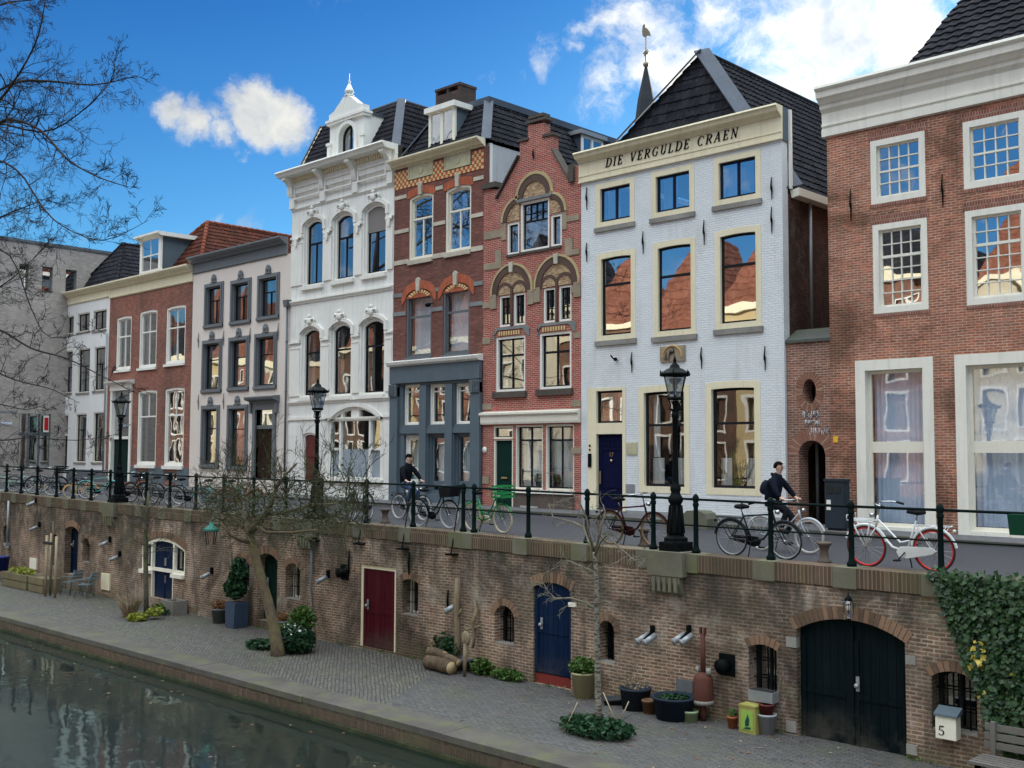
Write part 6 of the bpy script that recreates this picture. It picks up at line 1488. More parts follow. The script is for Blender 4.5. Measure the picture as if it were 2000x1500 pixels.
# ============================================================= people
def skinmesh(name,verts,edges,mat,parent,sub=1,root=0):
    me=bpy.data.meshes.new(name); me.from_pydata([v[:3] for v in verts],edges,[])
    o=bpy.data.objects.new(name,me); COL.objects.link(o); o.parent=parent; me.materials.append(mat)
    sk=o.modifiers.new("skin",'SKIN'); sk.use_smooth_shade=True
    if not me.skin_vertices:
        bm=bmesh.new(); bm.from_mesh(me); bm.verts.layers.skin.verify(); bm.to_mesh(me); bm.free()
    for i,v in enumerate(verts):
        r=v[3]; r=(r,r) if not isinstance(r,tuple) else r
        me.skin_vertices[0].data[i].radius=r; me.skin_vertices[0].data[i].use_root=(i==root)
    ss=o.modifiers.new("sub",'SUBSURF'); ss.levels=sub; ss.render_levels=sub
    return o
SKIN=plain("skin",(.55,.33,.25),.5); 
def person(label,loc,rz,coat,trs,hair,hat=False,glasses=False,backpack=False,scarf=None):
    t=thing('person',label,'person',loc,rz)
    # local: +x is forward, riding posture on the bicycle
    V=[];E=[]
    def v(x,y,z,r): V.append((x,y,z,r)); return len(V)-1
    def e(a,b): E.append((a,b)); return b
    pel=v(-.30,0,1.02,(.07,.08)); wa=e(pel,v(-.27,0,1.2,(.09,.11))); ch=e(wa,v(-.2,0,1.4,(.10,.13))); ne0=e(ch,v(-.15,0,1.53,(.06,.07))); ne=e(ne0,v(-.13,0,1.58,.05)); 
    jaw=e(ne,v(-.105,0,1.645,(.066,.06))); hd=e(jaw,v(-.112,0,1.72,(.098,.082))); tp=e(hd,v(-.12,0,1.79,(.07,.062)))
    for s_ in (-1,1):
        sh=e(ch,v(-.17,s_*.16,1.44,.04)); el=e(sh,v(-.02,s_*.26,1.22,.045)); wr=e(el,v(.1,s_*.27,1.09,.028)); pa=e(wr,v(.15,s_*.275,1.075,(.036,.02)))
        for k,(dy,ln) in enumerate(((-.03,.055),(-.01,.065),(.01,.062),(.03,.05))):
            a=e(pa,v(.18,s_*.275+dy,1.085,.0095)); b=e(a,v(.205,s_*.275+dy,1.07,.009)); e(b,v(.195,s_*.275+dy,1.04,.008))
        a=e(pa,v(.145,s_*.24,1.065,.01)); e(a,v(.165,s_*.235,1.045,.009))
        kx,kz,fx,fz=(.14,.86,.06,.46) if s_<0 else (.12,.70,-.02,.22)
        hp=e(pel,v(-.25,s_*.1,.98,.06)); kn=e(hp,v(kx,s_*.12,kz,.045)); an=e(kn,v(fx-.06,s_*.12,fz+.02,.03)); ft=e(an,v(fx-.02,s_*.12,fz-.04,.025)); e(ft,v(fx+.1,s_*.12,fz-.05,.02))
    body_=skinmesh('body',V,E,SKIN,t,1)
    CM=paint("coat_%d"%int(coat[2]*999),coat,.85); TMt=paint("trousers_%d"%int(trs[2]*999),trs,.85); HM=paint("hair_%d"%int(hair[0]*999),tuple(v*.5 for v in hair),.8)
    V=[];E=[]
    c0=v(-.31,0,.93,(.17,.19)); c1=e(c0,v(-.28,0,1.15,(.15,.175))); c2=e(c1,v(-.2,0,1.4,(.15,.19))); c3=e(c2,v(-.155,0,1.55,(.09,.10))) ; e(c3,v(-.135,0,1.615,(.072,.074)))
    for s_ in (-1,1):
        sh=e(c2,v(-.17,s_*.18,1.45,.085)); el=e(sh,v(-.02,s_*.27,1.22,.066)); e(el,v(.085,s_*.27,1.105,.046))
    skinmesh('coat',V,E,CM,t,1)
    for s_ in (-1,1):
        V=[];E=[]
        kx,kz,fx,fz=(.14,.86,.06,.46) if s_<0 else (.12,.70,-.02,.22)
        a=v(-.3,s_*.085,1.0,.135); b=e(a,v(-.05,s_*.11,(.98+kz)/2,.095)); b=e(b,v(kx,s_*.12,kz,.074)); b=e(b,v((kx+fx)/2-.04,s_*.12,(kz+fz)/2,.064)); b=e(b,v(fx-.06,s_*.12,fz+.03,.055))
        skinmesh('trouser_leg',V,E,TMt,t,1)
        V=[];E=[]; a=v(fx-.07,s_*.12,fz+.02,.056); b=e(a,v(fx-.05,s_*.12,fz-.04,.056)); e(b,v(fx+.14,s_*.12,fz-.05,.045)); skinmesh('shoe',V,E,LEA,t,1)
    hm=MB().sphere((-.125,0,1.745),.098,14,10,0,(1.06,.86,1.02)); hm=MB()
    prof=[(R(k*10),.101) for k in range(0,12)]
    vs=[];fs=[];n=16
    for i,(ph,rr_) in enumerate(prof):
        for j in range(n):
            a=2*math.pi*j/n; front=math.cos(a)
            lim=ph if front<.25 else ph*(.62 if not hat else .74)
            vs.append((-.13+math.cos(a)*math.sin(lim)*rr_*1.1,math.sin(a)*math.sin(lim)*rr_*.9,1.735+math.cos(lim)*rr_*1.05+(.012 if hat else 0)))
    for i in range(len(prof)-1):
        for j in range(n): fs.append((i*n+j,i*n+(j+1)%n,(i+1)*n+(j+1)%n,(i+1)*n+j))
    hm.add(vs,fs,0,True); hm.build('knit_hat' if hat else 'hair',HM,t,True)
    MB().tube([(-.035,0,1.735),(-.008,0,1.695),(-.025,0,1.685)],[.008,.016,.012],6).sphere((-.105,.078,1.705),.02,8,6,0,(.8,.5,1.4)).sphere((-.105,-.078,1.705),.02,8,6,0,(.8,.5,1.4)).build('nose_and_ears',SKIN,t,True)
    MB().sphere((-.032,.03,1.722),.011,8,6).sphere((-.032,-.03,1.722),.011,8,6).build('eyes',plain("eye_dark",(.03,.02,.02),.2),t,True)
    MB().box(-.036,-.026,-.022,.022,1.655,1.662).build('mouth',plain("lips",(.35,.12,.1),.5),t,True)
    if glasses: MB().torus((-.02,.034,1.722),.024,.0035,'x',14,4).torus((-.02,-.034,1.722),.024,.0035,'x',14,4).tube([(-.02,.058,1.725),(-.11,.08,1.73)],.003,4).tube([(-.02,-.058,1.725),(-.11,-.08,1.73)],.003,4).tube([(-.018,-.01,1.725),(-.018,.01,1.725)],.003,4).build('glasses',LEA,t,True)
    if backpack:
        V=[];E=[]; a=v(-.45,0,1.12,(.13,.17)); b=e(a,v(-.42,0,1.3,(.13,.17))); e(b,v(-.36,0,1.46,(.09,.13)))
        o=skinmesh('backpack',V,E,paint("backpack_navy",(.012,.016,.03),.8),t,1)
        V=[];E=[]; a=v(-.27,0,1.5,(.09,.14)); e(a,v(-.2,0,1.55,(.08,.12))); skinmesh('hood',V,E,CM,t,1)
    return t
def rider(px,py,y,bk,rz,**k):
    x=P(px,py,y).x; bk.location=(x,y,zs(x)+.004); bk.rotation_euler=(0,0,rz)
    return x
b1=bike("dark bicycle ridden by the person in the black knit hat",(.03,.04,.05),(.5,.5,.48),(.45,.43,.4),('curve',),group='bicycles being ridden')
x=rider(803,1000,-6.2,b1,R(-3)); p1=person("person in a black coat, blue jeans and black knit hat riding a bicycle",(x,-6.2,zs(x)),R(-3),(.008,.01,.014),(.03,.06,.12),(.008,.008,.01),hat=True)
b2=bike("silver grey bicycle ridden by the man with the backpack",(.42,.46,.5),(.5,.5,.5),(.35,.33,.3),('white',),group='bicycles being ridden')
x=rider(1533,1060,-6.5,b2,R(-3)); p2=person("person with short black hair, glasses, dark coat and backpack riding a silver bicycle",(x,-6.5,zs(x)),R(-3),(.008,.011,.02),(.015,.017,.022),(.012,.009,.008),glasses=True,backpack=True)
# ============================================================= trees
BK1=bark("bark_lichen",(.12,.088,.06),(.12,.105,.045)); BK2=bark("bark_dark",(.012,.010,.014),(.018,.016,.014)); BK3=bark("bark_pale",(.20,.175,.14),(.12,.12,.075)); BK4=bark("bark_grey",(.10,.09,.075),(.11,.115,.05))
TWG=paint("green_grey_twigs",(.06,.06,.035),.9); TWB=paint("brown_twigs",(.13,.105,.075),.9)
def grow(mb,p,d,L,r,lev,sp,droop=0.,nchild=(3,5),spread=.7,shrink=.62,seg=4,minr=.004,up=0.,wig=.16,n=None):
    pts=[Vector(p)]; rs=[r]; d=Vector(d).normalized()
    for i in range(seg):
        d=(d+Vector((sp.gauss(0,wig),sp.gauss(0,wig),sp.gauss(0,wig)+up-droop*(i/seg)))).normalized()
        pts.append(pts[-1]+d*L/seg); rs.append(max(minr,r*(1-.55*(i+1)/seg)))
    mb.tube(pts,rs,n or (6 if r>.03 else 4 if r>.012 else 3),0,r>.02)
    if lev<=0: return
    nc=sp.randint(*nchild)
    for k in range(nc):
        f=.25+.75*(k+sp.random())/nc; i=min(seg-1,int(f*seg)); q=pts[i].lerp(pts[i+1],f*seg-i)
        dd=(pts[i+1]-pts[i]).normalized(); ax=dd.orthogonal().normalized(); ax.rotate(Matrix.Rotation(sp.random()*6.283,3,dd))
        nd=(dd*math.cos(spread)+ax*math.sin(spread)*sp.uniform(.7,1.2)).normalized()
        grow(mb,q,nd,L*shrink*sp.uniform(.7,1.15),max(minr,rs[i]*.6),lev-1,sp,droop,nchild,spread,shrink,seg,minr,up,wig)
def leaves(mb,fn,n,s,sp,flat=.5,m=0,asp=1.5):
    for _ in range(n):
        c=Vector(fn()); a=Vector((sp.gauss(0,1),sp.gauss(0,1),sp.gauss(0,1)*flat)).normalized(); b=a.cross(Vector((sp.gauss(0,1),sp.gauss(0,1),sp.gauss(0,1)))).normalized()
        k=s*sp.uniform(.6,1.3); a=a*k*asp*.5; b=b*k*.5
        mb.add([c-a,c-b*.9,c+a,c+b*.9],[(0,1,2,3)],m)
def ell(c,r,sp,top=True,hollow=0.):
    def f():
        while True:
            v=Vector((sp.uniform(-1,1),sp.uniform(-1,1),sp.uniform(-1,1)))
            if hollow<v.length<1: return (c[0]+v.x*r[0],c[1]+v.y*r[1],c[2]+v.z*r[2])
    return f
# 1. leaning tree on the wharf with dense twiggy crown
sp=random.Random(12)
b_=PZ(541,1280,ZW); yb=b_.y
t=thing('tree',"leaning wharf tree with lichen covered trunk and dense grey green twiggy crown",'tree',(b_.x,yb,ZW))
pp=lambda px,py,dy=0.: P(px,py,yb+dy)
m=MB(); m.tube([pp(545,1290)-Vector((0,0,.1)),pp(541,1262),pp(534,1220),pp(522,1170),pp(508,1120),pp(495,1075),pp(487,1040)],[.20,.165,.14,.125,.12,.11,.11],12)
m.tube([pp(487,1045),pp(500,1025),pp(518,1005),pp(530,985),pp(538,955)],[.11,.085,.075,.06,.04],10)
m.tube([pp(487,1045),pp(478,1020,.2),pp(470,990,.5),pp(455,960,.8)],[.09,.07,.05,.035],8)
m.tube([pp(492,1060),pp(470,1055,-.3),pp(450,1045,-.6),pp(430,1020,-.8)],[.07,.05,.04,.03],8)
m.tube([pp(518,1005),pp(560,1000,.3),pp(610,985,.5),pp(660,985,.6)],[.06,.05,.035,.025],8)
m.tube([pp(500,1027),pp(520,1040,-.4),pp(570,1040,-.7),pp(620,1035,-.9)],[.05,.04,.03,.02],8)
m.tube([pp(538,955),pp(560,925,.2),pp(580,905,.3)],[.04,.03,.02],8); m.build('trunk',BK1,t)
m=MB(); 
starts=[]
for _ in range(112):
    px=sp.uniform(415,690); py=sp.gauss(985,24)+ (12 if px>600 else 0); dy=sp.uniform(-1.1,1.1)
    starts.append(pp(px,py,dy))
ctr=pp(545,990)
for s_ in starts:
    d=(s_-ctr); d.z=d.z*.6+sp.uniform(-.3,.75); d=Vector((d.x*.5+sp.gauss(0,.5),d.y*.5+sp.gauss(0,.5),d.z))
    grow(m,s_,d,sp.uniform(.4,.8),.014,3,sp,.05,(2,4),.75,.68,4,.0038,.02,.3)
for _ in range(30):
    s_=pp(sp.uniform(430,720),sp.uniform(930,975),sp.uniform(-.8,.8)); grow(m,s_,(sp.gauss(0,.4),sp.gauss(0,.3),1),sp.uniform(.5,1.1),.013,3,sp,.0,(2,4),.5,.6,5,.0038,.05,.16)
for _ in range(14):
    s_=pp(sp.uniform(560,690),sp.uniform(1020,1045),sp.uniform(-.9,.3)); grow(m,s_,(sp.gauss(.4,.4),sp.gauss(0,.3),-.6),sp.uniform(.4,.7),.012,2,sp,.1,(2,3),.6,.6,4,.004,0,.2)
m.build('twigs',TWG,t)
m=MB(); F1=foliage("grey_green_leaf",(.02,.032,.016),(.07,.085,.035))
for _ in range(150):
    px=sp.uniform(415,700); c=pp(px,sp.gauss(990,26),sp.uniform(-1.1,1.1)); leaves(m,ell(c,(.34,.34,.2),sp),20,.045,sp)
m.build('foliage',F1,t)
# 2. birch on the wharf in the foreground
sp=random.Random(5)
b_=PZ(1170,1428,ZW); yb=b_.y; BI=mk("birch_bark",lambda T_:PR(T_,T_.mix(T_.mr(T_.noise(T_.vm('MULTIPLY',pos(T_),(3,3,9)).outputs[0],3.,4.,.7),.45,.58),(.22,.20,.165),(.045,.04,.032)),.85,0,bump(T_,T_.noise(pos(T_),20.),.5,.01)))
t=thing('tree',"slender bare young tree with scaly pale trunk in front of the round headed cellar window",'tree',(b_.x,yb,ZW))
m=MB().tube([pp(1170,1432),pp(1169,1380),pp(1167,1290),pp(1165,1220),pp(1166,1150),pp(1163,1100),pp(1160,1078)],[.075,.062,.055,.055,.045,.038,.03],10); m.build('trunk',BI,t)
m=MB()
def path(pts,r0,r1,dy=0): 
    P_=[pp(a,b,dy*i/len(pts)) for i,(a,b) in enumerate(pts)]; m.tube(P_,[r0+(r1-r0)*i/(len(P_)-1) for i in range(len(P_))],6); return P_
lim=[([(1165,1190),(1140,1176),(1115,1168),(1085,1170),(1070,1155),(1062,1140),(1045,1138)],.028,.008,-.4),([(1164,1090),(1150,1060),(1140,1030),(1120,1020),(1080,1010),(1072,985)],.026,.007,.5),([(1160,1078),(1150,1040),(1145,1010),(1130,975),(1118,965)],.025,.006,-.5),([(1162,1085),(1172,1060),(1185,1045),(1210,1070),(1240,1095),(1262,1090)],.024,.006,-.3),([(1163,1075),(1175,1030),(1182,1000),(1178,985)],.02,.005,.3),([(1166,1180),(1180,1174),(1195,1178),(1200,1190)],.015,.005,0),([(1165,1120),(1145,1110),(1110,1095),(1065,1120),(1050,1160)],.018,.005,.4)]
for pts,r0,r1,dy in lim:
    Q=path(pts,r0,r1,dy)
    for i in range(1,len(Q)):
        for _ in range(2):
            q_=Q[i-1].lerp(Q[i],sp.random()); d=(Q[i]-Q[i-1]).normalized()+Vector((sp.gauss(0,.7),sp.gauss(0,.6),sp.gauss(0,.6)))
            grow(m,q_,d,sp.uniform(.2,.5),.007,2,sp,.05,(2,3),.6,.6,4,.0035,0,.18)
m.build('branches',BK3,t)
# 3. thin tree at left, 4. staked sapling
sp=random.Random(8); b_=PZ(285,1205,ZW); yb=b_.y
t=thing('tree',"thin dark wharf tree rising before the blue door, bare twigs on top",'tree',(b_.x,yb,ZW))
MB().tube([pp(286,1212),pp(285,1150),pp(284,1050),pp(288,1000),pp(290,960)],[.085,.075,.075,.05,.03],10).build('trunk',BK4,t)
m=MB()
for k in range(26): 
    f=sp.random(); s_=pp(288,1090-150*f); grow(m,s_,(sp.gauss(0,1),sp.gauss(0,1),.5),sp.uniform(.5,1.1)*(1.2-.5*f),.014,2,sp,.0,(2,4),.6,.6,4,.004,.05,.2)
m.build('branches',BK4,t)
b_=PZ(97,1163,ZW); yb=b_.y
t=thing('tree',"young pale sapling tied between wooden stakes at the left",'tree',(b_.x,yb,ZW))
MB().tube([pp(98,1166),pp(100,1100),pp(103,1050),pp(104,1018)],[.04,.035,.03,.02],8).build('trunk',BK3,t)
m=MB()
for k in range(12): s_=pp(103,1045-25*sp.random()); grow(m,s_,(sp.gauss(0,.8),sp.gauss(0,.8),.6),.5,.01,1,sp,.0,(2,3),.6,.6,4,.004,.05,.2)
m.build('branches',BK3,t)
ST=paint("stake_wood",(.33,.26,.18),.85,.2)
sk=thing('tree_stakes',"three round wooden stakes with a dark tie around the sapling",'stakes',(b_.x,yb,ZW))
for px,dy in ((88,-.2),(97,.35),(107,-.15)):
    q_=pp(px,1165,dy); MB().tube([(q_.x,q_.y,ZW-.05),(q_.x,q_.y,ZW+2.1)],.05,8).build('stake',ST,sk)
q0,q1=pp(88,1065,-.22),pp(107,1065,-.2); MB().box(q0.x,q1.x,q0.y-.08,q0.y-.05,ZW+1.8,ZW+1.9).build('tie',DARK,sk)
# 5. big bare tree entering from the left, trunk outside the picture
sp=random.Random(77)
ty=-11.2; tx=P(-150,900,ty).x; ppy=lambda px,py,dy=0.: P(px,py,ty+dy)
t=thing('tree',"large bare linden, fine dark branches reaching in from the left edge against the sky",'tree',(tx,ty,ZW))
m=MB().tube([(tx,ty,ZW-.1),(tx,ty,ZW+3),(tx+.1,ty,ZW+8),(tx+.3,ty+.2,ZW+14),(tx+.4,ty,ZW+20)],[.42,.36,.3,.2,.08],12); m.build('trunk',BK2,t)
limbs=[([(-150,300),(-60,220),(20,165),(90,158),(180,166),(260,150)],.075,.012,.8),([(-150,420),(-60,300),(0,240),(30,235),(80,255),(130,310),(190,345),(250,365)],.08,.012,-.6),([(-140,250),(-50,240),(0,195),(40,140),(75,70),(90,-10)],.07,.015,.3),([(-150,430),(-40,320),(30,330),(80,400),(120,440),(200,470),(290,430)],.05,.006,-1.2),([(-150,330),(-30,245),(80,258),(150,225),(215,160),(225,110)],.05,.008,.6),([(-150,560),(-60,470),(0,425),(60,400),(110,380)],.05,.008,1.),([(-150,760),(-50,650),(0,645),(60,680),(130,700),(200,735),(270,770)],.055,.008,-.4),([(-150,760),(-60,700),(0,730),(40,745),(100,760),(140,780)],.045,.008,.4),([(-150,860),(-50,850),(0,860),(60,855),(150,860),(230,848)],.035,.006,-.8),([(-150,660),(-60,600),(0,560),(40,530),(90,480)],.045,.006,.7),([(-150,120),(-60,60),(0,10),(60,0),(110,-10)],.06,.01,0),([(-140,500),(-50,480),(20,500),(60,600),(100,660),(200,640)],.04,.006,-.3),([(-150,900),(-60,790),(0,790),(50,800),(90,790)],.04,.006,.9)]
m=MB()
for pts,r0,r1,dy in limbs:
    Q=[ppy(a,b,dy*i/len(pts)) for i,(a,b) in enumerate(pts)]; k=len(Q)
    # smooth path
    S=[]
    for i in range(k-1):
        a,b=Q[i],Q[i+1]; p0=Q[max(0,i-1)]; p3=Q[min(k-1,i+2)]
        for j in range(3):
            u=j/3; S.append(.5*((2*a)+(b-p0)*u+(2*p0-5*a+4*b-p3)*u*u+(3*a-p0-3*b+p3)*u**3))
    S.append(Q[-1]); n=len(S)
    rs=[(r0+(r1-r0)*i/(n-1))*1.0 for i in range(n)]
    m.tube(S,rs,6)
    low=pts[-1][1]>550
    for i in range(3,n):
        for _ in range(2 if not low else 1+(i%2)):
            q_=S[i-1].lerp(S[i],sp.random()); d=(S[i]-S[i-1]).normalized(); ax=d.orthogonal(); ax.rotate(Matrix.Rotation(sp.random()*6.28,3,d)); d=d*.65+ax.normalized()*.8
            grow(m,q_,d,sp.uniform(.8,1.8)*(.75 if low else 1)*(1.1-.75*i/n),max(.008,rs[i]*.55),3,sp,.03,(2,4) if low else (3,4),.62,.6,5,.0048,.02,.17)
m.build('branches',BK2,t)
# ============================================================= wharf objects and planting
GR1=foliage("bright_green_leaf",(.03,.085,.015),(.08,.14,.03)); GR2=foliage("dark_green_leaf",(.006,.03,.012),(.025,.075,.03)); GR3=foliage("lime_leaf",(.16,.2,.02),(.28,.28,.05)); IVG=foliage("ivy_leaf",(.008,.035,.015),(.05,.10,.035),.35,14.); DRY=foliage("dry_grass",(.25,.19,.12),(.4,.31,.2)); RDL=foliage("russet_leaf",(.16,.07,.03),(.25,.13,.06)); YLL=foliage("yellow_leaf",(.5,.4,.06),(.62,.5,.12)); WHF=plain("white_flower",(.75,.75,.72),.6)
def stuffplant(name,label,cat,px,py,parts,seed=1,plane=None):
    sp=random.Random(seed); c=QZ(px,py,.25) if plane is None else plane; t=thing(name,label,cat,(c.x,c.y,c.z))
    for pn,mat,offs,r,n,s in parts:
        m=MB(); o=c+Vector(offs); leaves(m,ell(o+Vector((0,0,r[2]*.8)),r,sp),n,s,sp)
        for _ in range(max(3,n//60)): m.tube([o,(o.x+sp.gauss(0,r[0]*.5),o.y+sp.gauss(0,r[1]*.5),o.z+r[2]*sp.uniform(.6,1.5))],.006,3)
        m.build(pn,mat,t)
    return t
stuffplant('shrub',"leafy green shrub bed with white flowers around the foot of the leaning tree",'shrub',552,1272,[('low_leaves',GR2,(-.75,-.1,0),(.55,.4,.12),500,.09),('foliage',GR2,(.35,.15,0),(.55,.45,.38),1100,.09),('bright_foliage',GR1,(.15,.5,.5),(.42,.3,.34),700,.08),('yellow_foliage',GR1,(-.5,.5,.3),(.25,.25,.22),200,.08),('flowers',WHF,(.5,.0,.5),(.5,.3,.15),14,.06)],2)
stuffplant('ground_plant',"low dark green spreading plant around the foot of the pale scaly young tree",'plant',1168,1432,[('foliage',GR2,(0,-.05,0),(.8,.5,.16),1500,.075),('foliage',GR2,(-.45,.0,0),(.35,.3,.12),300,.07)],3)
c=PZ(252,1205,ZW); sp=random.Random(9)
t=thing('grass_tuft',"dry straw coloured ornamental grass left of the thin dark tree",'plant',tuple(c))
m=MB()
for _ in range(260):
    a=sp.random()*6.28; rr_=sp.random()*.35; L=sp.uniform(.4,.95); s_=c+Vector((math.cos(a)*rr_*.6,math.sin(a)*rr_*.5,0)); e_=s_+Vector((math.cos(a)*L*.55,math.sin(a)*L*.4,L*.75)); m.tube([s_,s_.lerp(e_,.5)+Vector((0,0,.1)),e_],[.005,.004,.002],3,0,False)
m.build('blades',DRY,t)
stuffplant('ground_plant',"lime yellow low plants at the foot of the thin dark tree",'plant',268,1212,[('foliage',GR3,(0,0,0),(.35,.3,.13),450,.07),('foliage',GR3,(.1,.5,.1),(.3,.25,.15),250,.07)],4)
stuffplant('ground_plant',"dark green low plants right of the thin dark tree",'plant',308,1200,[('foliage',GR2,(0,0,0),(.5,.35,.12),450,.07),('bright_foliage',GR1,(-.1,.2,.1),(.3,.2,.12),200,.07)],5)
stuffplant('ground_plant',"weedy green clump at the wall foot left of the blue door",'plant',985,1318,[('foliage',GR1,(0,.1,0),(.5,.22,.13),650,.06)],6)
stuffplant('ground_plant',"fern like greens behind the driftwood by the log pile",'plant',935,1300,[('foliage',GR1,(0,.1,0),(.35,.2,.2),420,.07)],7)
stuffplant('ground_plant',"dark leafy plant growing behind the logs",'plant',868,1275,[('foliage',GR2,(0,.05,.1),(.45,.2,.4),520,.08),('dry_foliage',DRY,(-.3,.05,.2),(.3,.15,.25),160,.06)],8)
def potprof(r,h,k=.78): return [(r*k,0),(r,h-.04),(r*1.06,h-.04),(r*1.06,h),(r*.95,h),(r*.9,h-.08)]
def pot(name,label,px,py,r,h,col,parts=(),cat='plant pot',k=.78,n=18,mat=None):
    c=QZ(px,py,r+.08); t=thing(name,label,cat,(c.x,c.y,ZW))
    MB().lathe(potprof(r,h,k),(c.x,c.y,ZW),n).build('pot',mat or paint("pot_%d_%d"%(int(col[0]*999),int(col[2]*999)),col,.6),t)
    sp=random.Random(int(px))
    for pn,mt,rr_,z,cnt,s in parts:
        m=MB(); leaves(m,ell((c.x,c.y,ZW+z),rr_,sp),cnt,s,sp)
        for _ in range(8): m.tube([(c.x,c.y,ZW+h-.1),(c.x+sp.gauss(0,rr_[0]*.5),c.y+sp.gauss(0,rr_[1]*.5),ZW+z)],.008,3)
        m.build(pn,mt,t)
    return t
c=QZ(462,1208,.42)
t=thing('potted_shrub',"tall dark evergreen shrub in a square blue grey planter",'potted shrub',(c.x,c.y,ZW))
MB().prism([(c.x-.21,ZW),(c.x+.21,ZW),(c.x+.26,ZW+.72),(c.x-.26,ZW+.72)],c.y-.23,c.y+.23).build('planter',paint("zinc_blue_planter",(.045,.07,.12),.45,.2,0,.5),t)
sp=random.Random(4); m=MB(); 
for dx,dz,rr_,cnt in ((0,1.15,.34,600),(.05,1.5,.3,420),(-.35,1.1,.24,140),(.05,1.8,.17,130)): leaves(m,ell((c.x+dx,c.y,ZW+dz),(rr_,rr_*.9,rr_*1.1),sp),cnt,.10,sp)
for _ in range(12): m.tube([(c.x,c.y,ZW+.8),(c.x+sp.gauss(0,.25),c.y+sp.gauss(0,.2),ZW+sp.uniform(1.5,2.2))],.012,4)
m.build('foliage',GR2,t)
pot('potted_plant',"round grey pot of russet heather beside the square blue planter",429,1206,.24,.42,(.12,.14,.15),[('foliage',RDL,(.24,.24,.16),.52,320,.05)],'potted plant')
pot('potted_plant',"grey pot with withered brown plant under the window by the green door",553,1196,.2,.4,(.16,.19,.22),[('foliage',RDL,(.2,.2,.12),.5,200,.05)],'potted plant')
pot('potted_plant',"cream woven basket pot of bright green herbs beside the blue door",1140,1357,.25,.52,(.42,.38,.22),[('foliage',GR1,(.33,.3,.2),.62,700,.06)],'potted plant')
pot('tub',"dark rectangular looking tub of dead stems against the wall",1241,1382,.3,.42,(.03,.04,.055),[('dead_stems',DRY,(.28,.25,.14),.5,90,.04)],'tub',.85)
pot('flower_pot',"small brown pot between the dark tub and the big round tub",1268,1393,.14,.26,(.16,.09,.05),(),'plant pot')
pot('tub',"big round black mortar tub holding green plants",1316,1402,.40,.42,(.025,.035,.055),[('foliage',GR2,(.33,.33,.05),.38,300,.06)],'tub',.82,24)
pot('flower_pot',"low pale green pot beside the big round tub",1347,1408,.16,.2,(.33,.42,.25),(),'plant pot',.9)
pot('flower_pot',"small terracotta pot left of the yellow can",1431,1422,.10,.22,(.35,.11,.05),[('foliage',GR1,(.1,.1,.06),.28,60,.04)],'plant pot')
pot('bucket',"pale grey bucket with a dark red pot stacked inside",1498,1430,.17,.36,(.36,.38,.40),(),'bucket',.75)
c=QZ(1498,1430,.25); tag(MB().lathe([(.1,.3),(.14,.5),(.15,.5),(.15,.53),(.12,.53),(.1,.4)],(c.x,c.y,ZW),16).build('flower_pot',plain("maroon_pot",(.10,.015,.015),.5)),"dark red pot sitting in the pale grey bucket",'plant pot')
pot('tray',"low dark tray on the paving between the basket pot and the dark tub",1196,1374,.26,.12,(.05,.055,.06),(),'tray',.9,4)
# yellow can
c=QZ(1467,1430,.2); t=thing('tin_can',"big square yellow oil tin with a bird picture on its front",'tin can',(c.x,c.y,ZW))
MB().box(c.x-.17,c.x+.17,c.y-.13,c.y+.13,ZW,ZW+.5).box(c.x-.18,c.x+.18,c.y-.14,c.y+.14,ZW+.47,ZW+.49).build('body',paint("can_yellow",(.36,.34,.10),.45,.2,0,.4),t)
MB().box(c.x-.12,c.x+.12,c.y-.137,c.y-.131,ZW+.06,ZW+.4).build('label_panel',plain("can_green",(.25,.42,.08),.5),t)
MB().prism([(c.x-.03,ZW+.12),(c.x+.04,ZW+.14),(c.x+.05,ZW+.24),(c.x+.02,ZW+.34),(c.x+.0,ZW+.30),(c.x-.04,ZW+.2)],c.y-.143,c.y-.137).prism([(c.x-.08,ZW+.08),(c.x+.06,ZW+.08),(c.x+.08,ZW+.12),(c.x-.02,ZW+.11)],c.y-.143,c.y-.137).build('bird_picture',plain("can_dark",(.01,.06,.05),.5),t)
# rust red stove
p=P(1375,1300,YW-.22); t=thing('garden_stove',"rusty red cylindrical stove with tall flue pipe against the wall",'stove',(p.x,YW-.25,ZW))
y=YW-.25; zt=Z(1375,1238,y); zb1,zb2=Z(1375,1325,y),Z(1375,1368,y); RS=paint("rust_red_iron",(.10,.035,.025),.7,.3,0,.5)
MB().tube([(p.x,y,zb1),(p.x,y,zt)],.05,10).box(p.x-.06,p.x-.03,y-.03,y+.03,zt,zt+.12).box(p.x+.03,p.x+.06,y-.03,y+.03,zt,zt+.12).build('flue',RS,t)
MB().lathe([(.05,.12),(.15,.06),(.18,0),(.19,-.4),(.18,-.44)],(p.x,y,zb1),14).build('firebox',RS,t)
MB().lathe([(.2,-.06),(.2,.0),(.17,.03)],(p.x,y,zb2),16).build('rim',SILL,t)
MB().tube([(p.x,y,ZW),(p.x,y,zb2)],.06,10).build('leg',RS,t)
MB().tube([(p.x-.12,y,zb1+.1),(p.x-.12,y,zb1+.2)],.04,8).tube([(p.x+.12,y,zb1+.08),(p.x+.12,y,zb1+.2)],.05,8).build('tap',SILL,t)
p=P(1322,1350,YW-.05); tag(MB().box(P(1321,1340,YW-.06).x,P(1353,1340,YW-.06).x,YW-.07,YW-.03,Z(1337,1362,YW-.06),Z(1337,1328,YW-.06)).build('slate_panel',DGREY),"dark slate panel leaning on the wall behind the big round tub",'panel')
